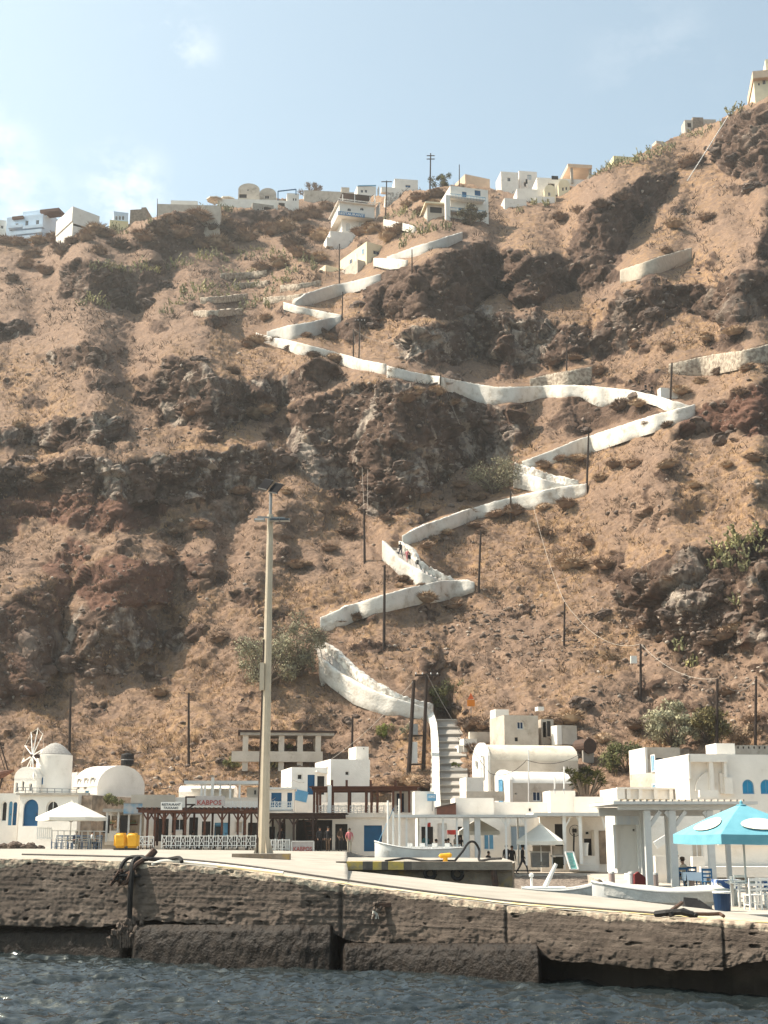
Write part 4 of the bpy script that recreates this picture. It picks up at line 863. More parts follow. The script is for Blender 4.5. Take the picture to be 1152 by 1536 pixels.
def put_text(b, body, pl, pt, pr, pb, y, m, parent, name='lettering'):
    x0, z1 = b.L(pl, pt, y); x1, z0 = b.L(pr, pb, y); me = text_mesh(body, (z1 - z0), m, abs(x1 - x0)); o = link(name, me, parent); o.location = ((x0 + x1) / 2, y, (z0 + z1) / 2); o.rotation_euler = (PI / 2, 0, 0); return o

PARH = {}
def parasol(px, ptop, pbase, Y, half, edge_drop, n=8, m=None, label=None, rot=0.2, valance=.22, group=None, pole_m=None, tilt=0.0):
    """half = canopy half width in metres"""
    top, b = at(px, ptop, Y), at(px, pbase, Y); h = top.z - b.z; r = empty('parasol', b, rot, label, 'parasol', group)
    mb = MB(); N = n * 3; ring = lambda rad, z, sag: [(rad * c * math.cos(2 * PI * k / N), rad * c * math.sin(2 * PI * k / N), z - sag * (0 if k % 3 == 0 else 1)) for k in range(N) for c in ((1 if k % 3 == 0 else (math.cos(PI / n) / math.cos(2 * PI / N * (k % 3) - PI / n))),)]
    z0 = h - edge_drop; R0 = ring(.10, h, 0); R1 = ring(half * .45, h - edge_drop * .40, .01); R2 = ring(half, z0, .02); R3 = ring(half * 1.0, z0 - valance, .03)
    mb.add(R0 + R1 + R2 + R3, [(i + a * N, (i + 1) % N + a * N, (i + 1) % N + (a + 1) * N, i + (a + 1) * N) for a in range(3) for i in range(N)] + [tuple(range(N))])
    c = mb.build('canopy', m or m_canvas, r); PARH[r.name] = h
    so_ = c.modifiers.new('thick', 'SOLIDIFY'); so_.thickness = .012
    p = MB(); p.tube([(0, 0, 0), (0, 0, h - .05)], .035, 8); p.build('pole', pole_m or m_wpaint, r)
    rb = MB()
    for k in range(n):
        a = 2 * PI * k / n; e = (half * .97 * math.cos(a), half * .97 * math.sin(a), z0 - .03); rb.bar((0, 0, h - .06), e, .025); rb.bar((0, 0, z0 - .35), (e[0] * .5, e[1] * .5, (h + z0) / 2 - .06), .02)
    rb.build('ribs', m_steel, r); f = MB(); f.lathe([(.0, h + .16), (.05, h + .10), (.05, h + .02), (.16, h - .0), (.16, h - .03)], n=10); f.build('cap', m or m_canvas, r)
    s_ = MB(); s_.lathe([(.28, 0), (.28, .07), (.06, .10), (.05, .3)], n=12); s_.build('base', m_conc, r); return r
# ------------------------------------------------------------------ lower village, left: the windmill group
B = Bld('arcaded_house', 27, 1241, 101, -.30, 'white ground floor with arched blue door under the windmill terrace', 'house')
B.body(27, 1191, 115, 1241, 9, ops=[('door', 36, 1199, 56, 1239, m_blue, None, 1), ('window', 70, 1201, 86, 1232, m_wpaint, m_dark, 1)])
B.body(114.5, 1193, 136, 1244, 6, m_stone, y0=.5, down=.5, name='side_wall')
B.bars('terrace_edge', [((25, 1191, -.12), (134, 1191, -.12))], .24, m_conc, h=.16)
B.bars('railing', [((27, 1181, -.05), (115, 1184, -.05)), ((27, 1186, -.05), (115, 1188, -.05))] + [((x, 1181 + (x - 27) * .034, -.05), (x, 1191, -.05)) for x in range(27, 118, 11)], .05, m_steel)
B = Bld('arcaded_house', -40, 1243, 102, -.04, 'white arcade wing with narrow blue arches at the left edge', 'house'); B.body(-60, 1190, 26, 1244, 7, ops=[('door', 20, 1203, 24, 1238, m_blue, None, 1), ('door', 13.5, 1202, 17, 1238, m_lblue, None, 1), ('window', 3, 1202, 9, 1232, m_wpaint, m_dark, 1), ('window', -12, 1202, -4, 1232, m_wpaint, m_dark, 1)])
B = Bld('windmill_store', 20, 1192, 104, -.28, 'low round-shouldered white house left of the windmill tower', 'house')
B.body(20, 1150, 54, 1192, 5, roof='vaulty', vault=.9, ops=[('window', 23.5, 1174, 26, 1188, m_wpaint, m_navy), ('window', 33, 1172, 35.5, 1187, m_wpaint, m_dark), ('window', 44, 1175, 47.5, 1186, m_wpaint, m_navy, 1)], down=.6)
# windmill
wy_ = 105.5; c0 = at(79, 1191, wy_); k = mpp(1160, wy_)
wmill = empty('windmill', c0, 0, 'white windmill tower with grey cap and ten bare sail spokes', 'windmill')
mb = MB(); Ht = 55.5 * k * 1.02; N = 40; mb.lathe([(27.5 * k, -1.5), (27.2 * k, 0), (26.6 * k, Ht * .5), (26.4 * k, Ht), (25.0 * k, Ht + .02)], n=N); t_ = mb.build('tower', m_white, wmill); smooth_by_angle(t_.data, 40)
mb = MB(); mb.lathe([(24.5 * k, Ht + .02), (24.5 * k, Ht + .1), (21 * k, Ht + 6 * k), (14 * k, Ht + 13 * k), (7 * k, Ht + 17.5 * k), (1 * k, Ht + 19 * k)], n=24); c_ = mb.build('cap', mat('grey_thatch', (.40, .375, .345), (.28, .26, .24), scale=3, rough=.95, bump=.05, bscale=8, stretch=(3, 3, .6)), wmill); smooth_by_angle(c_.data, 40)
# tower window and vent as curved-on frames
def tow(pl, pt, pr, pb, nm, m1, m2):
    a = at(pl, pt, wy_) - c0; b = at(pr, pb, wy_) - c0; xm = (a.x + b.x) / 2; y = -math.sqrt(max((26.6 * k) ** 2 - xm * xm, 0)); ang = math.atan2(xm, -y); w = (b.x - a.x) / 2 / max(math.cos(ang), .3)
    f = MB(); f.box(-w, w, -.06, .25, b.z, a.z); o = f.build(nm, m1, wmill); o.location = (xm, y, 0); o.rotation_euler = (0, 0, ang)
    g = MB(); g.box(-w + .07, w - .07, -.075, -.05, b.z + .07, a.z - .07); p_ = g.build('pane' if nm == 'window' else 'opening', m2, o)
tow(62.5, 1166, 72.5, 1179, 'window', m_wpaint, m_blue); tow(77, 1135.5, 80.5, 1138.5, 'vent', m_wpaint, m_dark)
hub = at(52.5, 1134, wy_ - 1.15) - c0; ax = Vector((-.80, -.58, .10)).normalized(); e1 = ax.cross(Vector((0, 0, 1))).normalized(); e2 = e1.cross(ax)
mb = MB(); mb.tube([hub + ax * .35, hub, Vector((0, 0, hub.z - .05))], [.10, .16, .16], 10); mb.build('axle', m_dbrown, wmill)
for i in range(10):
    a = R(96) + 2 * PI * i / 10; d = e1 * math.cos(a) + e2 * math.sin(a); rl = 2.15
    mb = MB(); mb.tube([hub + ax * .2, hub + ax * .2 + d * rl], [.05, .028], 6); sp_ = mb.build('sail_spoke', m_wpaint, wmill)
    t1 = hub + ax * .2 + d * rl; dn = d.cross(ax); mb = MB(); q = [t1, t1 - d * .62, t1 - d * .5 + dn * (.30 if i in (2, 6, 7) else .17)]; q2 = [v + ax * .02 for v in q]; mb.add(q + q2, [(0, 1, 2), (3, 5, 4), (0, 3, 4, 1), (1, 4, 5, 2), (2, 5, 3, 0)]); mb.build('sail_cloth', m_canvas, sp_)
mb = MB()
for i in range(10):
    a, b = R(96) + 2 * PI * i / 10, R(96) + 2 * PI * (i + 1) / 10; mb.bar(hub + ax * .2 + (e1 * math.cos(a) + e2 * math.sin(a)) * 2.1, hub + ax * .2 + (e1 * math.cos(b) + e2 * math.sin(b)) * 2.1, .012)
mb.build('rigging', m_canvas, wmill)
B = Bld('barrel_vault_house', 109, 1198, 110, -.62, 'white vaulted house with three narrow windows right of the windmill', 'house')
B.body(109, 1147, 145, 1200, 5.2, roof='vaultx', vault=1.75, ops=[('window', 116, 1168, 119, 1184, m_wpaint, m_glass), ('window', 126, 1167, 130, 1184, m_wpaint, m_plas), ('window', 135.5, 1166, 140, 1180, m_wpaint, m_glass), ('door', 127, 1186, 133, 1197, m_lblue)], down=1.5)
bx_ = MB(); x_, z_ = B.L(109, 1158); bx_.box(x_ - 1.3, x_ - .03, .5, 4, -1, z_); bx_.build('side_block', m_white, B.root)
b = at(191, 1136 + 8, 0 or hitY(190, 1146)); tk = empty('water_tank', b, 0, 'round black water tank standing on the slope behind the vaulted house', 'tank'); mb = MB(); mb.lathe([(.85, -.6), (.85, 1.0), (.80, 1.1), (.3, 1.22), (.28, 1.3), (.0, 1.32)], n=20); mb.build('barrel', m_black, tk); mb = MB(); mb.lathe([(.88, .3), (.9, .35), (.88, .4)], n=20); mb.build('hoop', m_steel, tk); tk.scale = (.66, .66, .66)
parasol(105, 1203, 1262, 92, 2.35, 1.0, 6, m_canvas, 'large faded white parasol over the tables left of the yellow tanks', rot=.1)

# ------------------------------------------------------------------ restaurant terraces, left
m_redsign = mat('grey_board', (.40, .37, .36), (.33, .30, .29), scale=4, rough=.8)
m_red = mat('faded_red_letters', (.30, .075, .07), (.24, .07, .06), rough=.8); m_ink = mat('dark_letters', (.04, .05, .07), rough=.8); m_wink = mat('white_letters', (.85, .84, .80), rough=.7)
B = Bld('beach_bar', 158, 1262, 95, 0, 'open bar with flat roof and bottle shelves beside the white parasol', 'bar')
B.box('roof', 154, 1213, 214, 1218, -.2, 3.5, m_conc); B.body(157, 1217, 214, 1263, .25, m_plas, y0=3.0, down=.2, ops=[('hole', 168, 1224, 176, 1250), ('hole', 192, 1224, 202, 1250)])
for x in (159, 176, 192, 210): B.post(x, 1218, 1263, .1, .13, m_gpaint)
B.box('counter', 158, 1246, 192, 1262, .6, .6, m_white); B.box('shelf', 163, 1236, 205, 1238, 2.6, .35, m_brown)
mb = MB()
for i in range(26):
    x, z = B.L(164 + i * 1.55, 1236, 2.7); mb.lathe([(.05, 0), (.05, .17), (.02, .22), (.02, .30)], (x, 2.75, z), 6)
mb.build('bottles', mat('bottle_mix', (.16, .20, .10), (.35, .22, .10), scale=6, rough=.3, lo=.48, hi=.52), B.root)
sg = Bld('blue_board', 186, 1222, 94.6, 0, 'weathered blue board fixed above the beach bar roof', 'sign'); sg.box('panel', 185, 1205, 213, 1221, 0, .06, mat('worn_blue_board', (.16, .30, .42), (.42, .41, .40), scale=1.1, rough=.8, lo=.45, hi=.6)); sg.bars('frame', [((185, 1205, -.02), (213, 1205, -.02)), ((185, 1221, -.02), (213, 1221, -.02))], .07, m_steel)
# back building of the first restaurant
B = Bld('tavern', 204, 1268, 99.5, .04, 'long white tavern behind the dark red pergola left of the lamp post', 'tavern')
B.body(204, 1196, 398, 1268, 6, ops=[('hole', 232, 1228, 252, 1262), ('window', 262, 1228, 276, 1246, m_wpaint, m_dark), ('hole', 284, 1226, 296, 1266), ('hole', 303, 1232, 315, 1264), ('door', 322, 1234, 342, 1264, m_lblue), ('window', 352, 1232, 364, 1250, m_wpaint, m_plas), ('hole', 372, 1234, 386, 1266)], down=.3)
B.body(268, 1177, 350, 1197, 4.5, y0=1.2, roof='vaultx', vault=.55, down=.2, ops=[('window', 322, 1184.5, 327, 1189, m_wpaint, m_dark), ('window', 329, 1184.5, 334, 1189, m_wpaint, m_dark)], name='upper_room')
B.body(370, 1181, 398, 1197, 3.5, y0=1.5, down=.2, ops=[('window', 381, 1185, 384, 1192, m_wpaint, m_dark)], name='upper_room')
B.box('upper_wall', 196, 1192, 262, 1214, -.1, .3, m_plas)
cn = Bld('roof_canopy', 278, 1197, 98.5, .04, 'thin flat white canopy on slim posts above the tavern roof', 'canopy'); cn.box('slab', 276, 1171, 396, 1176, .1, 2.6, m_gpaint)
for x in (302, 307, 330, 345, 359, 392): cn.post(x, 1175, 1198, .3, .14, m_wpaint)
B = Bld('chimney', 318, 1198, 98.2, 0, 'slim white chimney with a small pot rising over the tavern roof', 'chimney'); B.box('shaft', 316, 1166, 320, 1198, 0, .25, m_white); B.box('cap', 315.3, 1163, 320.7, 1165, -.03, .3, m_conc)
# pergola of the first restaurant
def pergola(name, label, pl, pr, pbeam, pfloor, Y, posts, beamh, depth, m=None, brace=True, roof_m=None, rot=0.0, rafters=0, pw=.14):
    B = Bld(name, pl, pfloor, Y, rot, label, 'pergola'); m = m or m_brown
    B.box('front_beam', pl, pbeam, pr, pbeam + beamh, 0, .18, m); x0, z1 = B.L(pl, pbeam); x1, _ = B.L(pr, pbeam)
    mb = MB(); mb.box(x0, x1, depth, depth + .18, z1 - beamh * mpp(1220, Y), z1 - .004); mb.build('rear_beam', m, B.root)
    mb = MB()
    if roof_m: mb.box(x0 - .2, x1 + .2, -.3, depth + .3, z1 + .003, z1 + .07); mb.build('roof', roof_m, B.root)
    if rafters:
        mb = MB()
        for i in range(rafters + 1):
            x = x0 + (x1 - x0) * i / rafters; mb.box(x - .04, x + .04, -.35, depth + .3, z1 + .002, z1 + .13)
        mb.build('rafters', m, B.root)
    for p in posts:
        for y in (.09, depth + .09):
            x, z0 = B.L(p, pfloor, .09); mb = MB(); mb.box(x - pw / 2, x + pw / 2, y - pw / 2, y + pw / 2, 0, z1 - .06)
            if brace and y < 1: mb.bar((x, y, z1 - .75), (x - .35, y, z1 - .2), .09); mb.bar((x, y, z1 - .75), (x + .35, y, z1 - .2), .09)
            mb.build('post', m, B.root)
    return B
PG1 = pergola('pergola', 'dark red timber pergola with railing in front of the tavern', 207, 392, 1214, 1269, 92.5, (220, 231, 244, 261, 277, 306, 332, 356, 367, 387), 5, 4.2, m_brown, roof_m=None, rafters=26)
PG1.box('bench', 245, 1256, 389, 1270, .9, .4, m_dbrown); PG1.box('added_shade_roof', 209, 1212.6, 391, 1213.6, .2, 4.0, m_dbrown); PG1.xrail(243, 390, 1254, 1270, -.06, 21, m_wpaint); PG1.xrail(207, 230, 1255, 1269, -.02, 3, m_wpaint)  # dark bench and sheet roof added to block sun and darken the inside
sg = Bld('restaurant_board', 256, 1214, 91.6, 0, 'white board with dark lettering standing on the red pergola', 'sign'); sg.box('panel', 241, 1203, 273, 1215, 0, .06, m_wpaint); put_text(sg, 'RESTAURANT', 243, 1205, 271, 1208.6, -.012, m_ink, sg.root); put_text(sg, "I'AXAAKI", 246, 1210, 267, 1213.6, -.012, m_ink, sg.root)
sg = Bld('tavern_board', 312, 1214, 91.4, 0, 'grey board with faded red lettering above the red pergola', 'sign'); sg.box('panel', 293, 1194, 337, 1209, 0, .08, m_redsign); put_text(sg, 'KABPOS', 296, 1200, 332, 1207.5, -.012, m_red, sg.root); sg.bars('frame', [((279, 1195, 0), (279, 1216, 0)), ((279, 1195.5, 0), (293, 1195.5, 0)), ((279, 1207, 0), (293, 1207, 0)), ((281, 1214, 0), (291, 1207, 0)), ((334, 1209, .05), (334, 1216, .05))], .10, m_dbrown)
UR = Bld('terrace_railing', 338, 1213, 93.5, 0, 'white cross-pattern railing on the roof terrace left of the lamp post', 'railing'); UR.xrail(336, 437, 1203, 1213, 0, 16, m_wpaint); UR.box('ledge', 336, 1213, 437, 1216, -.1, 2.5, m_white)
# concrete frame on the slope
B = Bld('unfinished_frame', 347, 1143, hitY(410, 1146) - 1.5, .10, 'unfinished concrete frame with dark flat roof on the slope behind the lamp post', 'ruin')
B.box('base_wall', 347, 1127, 484, 1143, -.1, .6, m_plas); x0, zt = B.L(357, 1098); x1, _ = B.L(505, 1103); zb = B.L(400, 1130)[1]
mb = MB(); mb.box(x0, x1, -.2, 4.2, zt - .02, zt + .16); mb.build('roof_slab', m_dbrown, B.root); mb = MB(); mb.box(x0 + .2, x1 - .2, -.1, 4.1, zt - .26, zt - .022); mb.build('lintel', m_conc, B.root)
for p in (368, 395, 422, 450, 477):
    for y in (.3, 3.8):
        x, _ = B.L(p, 1125, .3); mb = MB(); mb.box(x - .24, x + .24, y - .24, y + .24, zb - 1.5, zt - .262); mb.build('column', m_plas, B.root)
# middle houses
B = Bld('white_house', 437, 1192, 103, .22, 'white house with tall blue door and small dark window above the terrace', 'house')
B.body(437, 1151, 490, 1193, 5.5, ops=[('window', 446, 1161, 453.5, 1169.5, m_wpaint, m_dark), ('door', 461.5, 1162, 472, 1192, m_blue), ('hole', 476, 1164, 486.5, 1192)], down=2, left=[])
B.bars('awning', [((474, 1157, -.2), (491, 1160, -.2))], .5, m_white, h=.12); B.bars('base_band', [((438, 1191, -.04), (461, 1196, -.04))], .06, m_lblue, h=.8)
B = Bld('white_house', 496, 1170, 107, .26, 'plain white house carrying a square white tower block on its roof', 'house')
B.body(496, 1139, 555, 1172, 6, ops=[('window', 518, 1157, 523.5, 1163, m_wpaint, m_dark)], down=2.5, left=[('window', 490, 1150, 491.5, 1158, m_wpaint, m_dark)])
B.body(534, 1120, 553, 1142, 2.6, y0=2.2, down=.2, name='roof_block', ops=[('window', 545, 1122, 547, 1124, m_wpaint, m_dark)])
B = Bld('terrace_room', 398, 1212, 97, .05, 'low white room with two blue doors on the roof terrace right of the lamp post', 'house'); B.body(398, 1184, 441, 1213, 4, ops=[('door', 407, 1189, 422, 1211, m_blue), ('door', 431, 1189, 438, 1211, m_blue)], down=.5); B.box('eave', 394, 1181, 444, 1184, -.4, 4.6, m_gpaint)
# upper brown pergola and its house
B = Bld('tavern', 440, 1277, 95.5, .03, 'two storey white tavern with big blue door and brown roof pergola', 'tavern')
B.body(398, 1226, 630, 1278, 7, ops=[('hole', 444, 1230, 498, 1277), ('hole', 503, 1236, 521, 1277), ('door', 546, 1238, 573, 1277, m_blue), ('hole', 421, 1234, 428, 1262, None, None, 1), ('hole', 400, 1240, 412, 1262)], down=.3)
B.box('floor_slab', 440, 1219, 632, 1226, -.25, 7.2, m_white); B.xrail(474, 598, 1209, 1219, -.15, 22, m_wpaint)
B.body(590, 1187, 630, 1220, 3.2, y0=2.0, down=0, name='upper_room', ops=[('door', 571 + 24, 1190, 606, 1218, m_navy)]); B.box('pillar', 616, 1186, 631, 1220, -.1, 1.2, m_white); B.bars('parapet', [((462, 1214, 6), (600, 1214, 6))], .3, m_white, h=1.0)
PG2 = pergola('roof_pergola', 'reddish brown pergola standing on the upper floor of the white tavern', 468, 626, 1181, 1219, 94.6, (471, 476, 496, 523, 549, 557, 566, 590, 601, 614), 5, 4.0, m_brown, brace=False, roof_m=m_brown, pw=.16)
PG2.bars('stubs', [((x, 1170, .1), (x, 1181, .1)) for x in (498, 520, 556, 593)], .16, m_brown); PG2.post(494, 1178, 1222, -.5, .26, m_wpaint, 'white_post')
PG3 = pergola('pergola', 'dark timber canopy over the shaded tavern entrance right of the lamp post', 388, 516, 1221, 1275, 90.5, (401, 419, 440, 469), 6, 4.0, m_dbrown, roof_m=m_dbrown); PG3.xrail(402, 434, 1260, 1275, 0, 6, m_wpaint)
sg = Bld('tavern_board', 452, 1280, 89.8, 0, 'low grey board with faded red lettering on the ground at the tavern entrance', 'sign'); sg.box('panel', 437, 1262, 471, 1279, 0, .08, m_redsign); put_text(sg, 'KABPOS', 440, 1270, 468, 1277, -.012, m_red, sg.root); sg.bars('frame', [((437, 1262, 0), (471, 1262, 0)), ((437.3, 1262, 0), (437.3, 1280, 0)), ((470.7, 1262, 0), (470.7, 1280, 0))], .07, m_gpaint)
st_ = Bld('wooden_stair', 462, 1268, 93.5, .0, 'dark wooden stair climbing inside the tavern canopy', 'stair'); st_.bars('stringer', [((455, 1229, 0), (463, 1266, 0)), ((466, 1229, .9), (474, 1266, .9))], .14, m_dbrown); st_.bars('treads', [((456 + i * 1.6, 1232 + i * 7, 0), (467 + i * 1.6, 1232 + i * 7, .9)) for i in range(5)], .2, m_brown, h=.04)
B = Bld('street_name_wall', 622, 1218, 92, .1, 'small white wall block with a blue street sign beside the stairs', 'wall'); B.box('block', 622, 1187, 652, 1225, 0, 1.2, m_white)
sg = Bld('street_sign', 641, 1212, 91.8, .1, 'small blue street sign with pale writing on a thin post at the stairs', 'sign'); sg.box('plate', 641, 1191, 654.5, 1201.5, 0, .03, m_lblue); sg.bars('post', [((648.5, 1201, .02), (648.5, 1217, .02))], .05, m_steel); put_text(sg, 'KOPOΣ', 643, 1193, 653, 1197, -.006, m_wink, sg.root)
B = Bld('lean_to_roof', 656, 1222, 91, -.05, 'brown sloping lean-to roof at the bottom of the stairs', 'roof'); x0, z0 = B.L(655, 1212); x1, z1 = B.L(684, 1205); mb = MB(); mb.prism([(x0, z0 - .5), (x1, z0 - .45), (x1, z1), (x0, z0)], 0, 2.2); mb.build('cover', mat('rust_sheet', (.11, .045, .03), (.075, .032, .022), scale=4, rough=.7), B.root); mb = MB(); mb.bar((x0 - .1, -.05, z0), (x1, -.05, z1), .1); mb.build('edge', m_dbrown, B.root)
B = Bld('white_block', 683, 1222, 92, .06, 'plain white block beside the brown lean-to roof', 'house'); B.body(683, 1197, 741, 1224, 3, down=1.5)
B = Bld('garden_wall', 702, 1200, 99, .08, 'tan garden wall between the stairs and the smaller vaulted house', 'wall'); B.box('block', 700, 1187, 757, 1201, 0, .5, m_plas)
B = Bld('retaining_wall', 698, 1208, 103, .15, 'white corner wall holding a dry bush right of the stairs', 'wall'); B.box('block', 700, 1166, 726, 1208, 0, 2.5, m_white)

# ------------------------------------------------------------------ the vaulted houses right of the stairs
m_wvault = mat('tan_vault', (.66, .58, .47), (.56, .48, .38), scale=1.0, rough=.9, bump=.02, bscale=5, detail=8, dirt=(.44, .37, .29), dscale=.9)
B = Bld('vaulted_house', 736, 1168, 106.5, .20, 'larger tan vaulted house with white gable above the smaller one', 'house')
B.body(736, 1115, 868, 1168, 4.6, m_plas, roof='vaultx', vault=1.35, down=1.5, rm=m_wvault, left=[('door', 727, 1145, 731, 1166, m_gpaint), ('window', 729, 1128, 731, 1135, m_wpaint, m_dark)])
mb = MB(); x0, x1, z0, z1 = B.last; N = 14; pr_ = [(-.05, -1)] + [(-.05, z1 - 1.35)] + [(2.3 - 2.4 * math.cos(PI * k / N), z1 - 1.35 + 1.5 * math.sin(PI * k / N)) for k in range(1, N)] + [(4.65, z1 - 1.35), (4.65, -1)]; mb.prism(pr_, x0 - .22, x0 - .024, 'x')
gb = mb.build('gable', m_white, B.root); B.fill('door', .9, 0, 1.8, 1.9, .03, m_gpaint, None, B.root, 0, (x0 - .24, 1)); B.fill('window', 2.9, 1.0, 3.4, 1.6, .03, m_wpaint, m_dark, B.root, 0, (x0 - .24, 1))
B = Bld('vaulted_house', 770, 1212, 103, .24, 'smaller vaulted house with pale blue gable door and dark front window', 'house')
B.body(770, 1156, 858, 1213, 4.0, m_plas, roof='vaultx', vault=.95, down=1.0, rm=m_white, ops=[('window', 799, 1187, 812, 1202, m_wpaint, m_navy), ('window', 772.5, 1189, 775, 1192, m_wpaint, m_dark)])
mb = MB(); x0, x1, z0, z1 = B.last; pr_ = [(-.05, -1)] + [(-.05, z1 - .95)] + [(2.0 - 2.1 * math.cos(PI * k / N), z1 - .95 + 1.08 * math.sin(PI * k / N)) for k in range(1, N)] + [(4.05, z1 - .95), (4.05, -1)]; mb.prism(pr_, x0 - .26, x0 - .024, 'x'); mb.build('gable', m_white, B.root); B.fill('door', 1.4, .2, 2.4, 2.2, .03, m_lblue, None, B.root, 0, (x0 - .28, 1))
B = Bld('flat_roofed_house', 757, 1112, hitY(790, 1114) - 3, .22, 'bare tan flat-roofed house with one blue window above the vaulted houses', 'house')
B.body(757, 1073, 808, 1114, 4.2, m_plas, ops=[('window', 775.5, 1082, 786, 1094, m_wpaint, m_navy), ('hole', 772, 1106, 777, 1112)], down=1.2); B.body(812, 1079, 831, 1106, 2.5, m_plas, y0=1.2, ops=[('hole', 814, 1083, 820, 1106)], down=1, name='annex')
mb = MB(); x0, x1, z0, z1 = B.last; B.box('stair_head', 744, 1064, 764, 1110, 2.6, 1.6, m_white); B.box('roof_tank', 807, 1060, 816, 1066, 2.0, .8, m_white)
B = Bld('ruined_wall', 838, 1117, hitY(855, 1118) - 1, .35, 'broken white wall stub right of the bare tan house', 'ruin'); B.box('stub', 838, 1088, 866, 1117, 0, 1.4, m_plas); B.box('face', 836, 1088, 843, 1117, -.1, 1.0, m_white)
B = Bld('stepped_wall', 690, 1130, hitY(700, 1122) - 1.5, .2, 'white stepped garden wall right of the grey stairs', 'wall'); B.box('step', 696, 1108, 716, 1134, 0, 1.5, m_white); B.box('step', 705, 1098, 752, 1126, .8, .5, m_plas); B.box('step', 688, 1118, 700, 1136, .2, 1.2, m_white)
b = at(877, 1130, hitY(872, 1136) - .3); tk = empty('water_tank', b, .4, 'rusty dark water tank lying beside the larger vaulted house', 'tank'); mb = MB(); mb.tube([(0, -.9, .55), (0, .9, .55)], .62, 18); mb.build('barrel', m_iron, tk); mb = MB(); mb.box(-.5, .5, -.6, -.4, -.8, .2); mb.box(-.5, .5, .4, .6, -.8, .2); mb.build('stand', m_conc, tk)
# ------------------------------------------------------------------ waterfront, middle and right
B = Bld('long_canopy', 600, 1285, 82, .0, 'long thin white canopy roof on slim posts over the seated guests', 'canopy')
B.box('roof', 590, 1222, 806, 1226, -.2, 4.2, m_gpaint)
for x in (610, 640, 665, 686, 760, 790): B.post(x, 1226, 1298, .1, .11, m_wpaint)
for x in (700, 717): B.post(x, 1226, 1298, .2, .34, m_gpaint, 'pillar')
for x in (628, 704, 778): B.post(x, 1226, 1298, 4.0, .11, m_wpaint)
B.bars('brace', [((760, 1240, .1), (752, 1227, .1)), ((760, 1240, .1), (768, 1227, .1)), ((790, 1240, .1), (782, 1227, .1))], .08, m_wpaint)
B = Bld('waterfront_tavern', 640, 1290, 88.5, .02, 'white shaded waterfront tavern front behind the seated guests', 'tavern')
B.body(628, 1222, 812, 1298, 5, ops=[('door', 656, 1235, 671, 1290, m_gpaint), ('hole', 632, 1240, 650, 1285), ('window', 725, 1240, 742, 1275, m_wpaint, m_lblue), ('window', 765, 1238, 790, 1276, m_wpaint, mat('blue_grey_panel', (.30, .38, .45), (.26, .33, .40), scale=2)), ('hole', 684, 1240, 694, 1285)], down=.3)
rs = Bld('red_awning', 668, 1251, 86.5, 0, 'small red and white awning panel behind the seated guests', 'awning'); rs.box('panel', 671, 1245, 690, 1252, 0, .3, mat('red_cloth', (.50, .06, .05), (.60, .45, .42), scale=2.2, lo=.48, hi=.54)); rs.box('panel', 638, 1234, 646, 1240, 0, .06, MATS['red_cloth'])
parasol(718, 1229, 1294, 86, 1.75, .72, 4, m_canvas, 'white parasol half hidden behind the grey pillars', rot=.8)
parasol(812, 1237, 1300, 83.5, 1.95, .95, 4, m_canvas, 'white square parasol in front of the snack counter', rot=.62)
# snack counter shop
B = Bld('snack_shop', 818, 1302, 88, .0, 'shaded snack shop with open front under the right canopy', 'shop')
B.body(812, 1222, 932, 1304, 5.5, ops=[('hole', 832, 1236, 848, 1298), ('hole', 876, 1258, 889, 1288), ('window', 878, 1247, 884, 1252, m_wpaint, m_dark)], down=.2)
B.box('buttress', 893, 1245, 899, 1300, -1.2, 1.3, m_white); B.box('bench', 875, 1284, 894, 1297, -2.0, 1.6, m_white); B.box('bench', 868, 1297, 899, 1306, -2.6, 2.2, m_white); B.box('stone_panel', 900, 1246, 921, 1296, -.06, .05, m_stone)
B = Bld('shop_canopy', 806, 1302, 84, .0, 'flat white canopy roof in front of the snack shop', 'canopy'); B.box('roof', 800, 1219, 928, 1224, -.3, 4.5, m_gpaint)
for x in (848, 872, 921): B.post(x, 1224, 1296, .1, .2, m_wpaint)
B.bars('brace', [((848, 1240, .1), (856, 1225, .1)), ((872, 1240, .1), (865, 1225, .1)), ((908, 1244, .1), (903, 1225, .1)), ((908, 1244, .1), (914, 1225, .1))], .09, m_wpaint)
fn = Bld('standing_fan', 861, 1300, 85.5, 0, 'large dark standing fan between the white posts', 'fan'); x, z = fn.L(862, 1246); mb = MB()
for k in range(24):
    a, b_ = 2 * PI * k / 24, 2 * PI * (k + 1) / 24; mb.bar((x + .34 * math.cos(a), -.1, z + .34 * math.sin(a)), (x + .34 * math.cos(b_), -.1, z + .34 * math.sin(b_)), .03); mb.bar((x, -.14, z), (x + .34 * math.cos(a), -.1, z + .34 * math.sin(a)), .012)
mb.build('guard', m_black, fn.root); mb = MB()
for k in range(3): a = 2 * PI * k / 3; mb.bar((x, -.06, z), (x + .28 * math.cos(a), -.05, z + .28 * math.sin(a)), .16, .02)
mb.build('blades', m_iron, fn.root); fn.bars('stand', [((861, 1250, 0), (860, 1300, 0)), ((853, 1301, 0), (868, 1301, 0))], .09, m_black); mb = MB(); mb.box(x - .12, x + .12, -.05, .25, z - .12, z + .12); mb.build('motor', m_black, fn.root)
sb = Bld('menu_board', 858, 1305, 80.5, 0, 'turquoise chalk menu board leaning in a white frame', 'sign'); x0, z0 = sb.L(851, 1304); x1, z1 = sb.L(862, 1278)
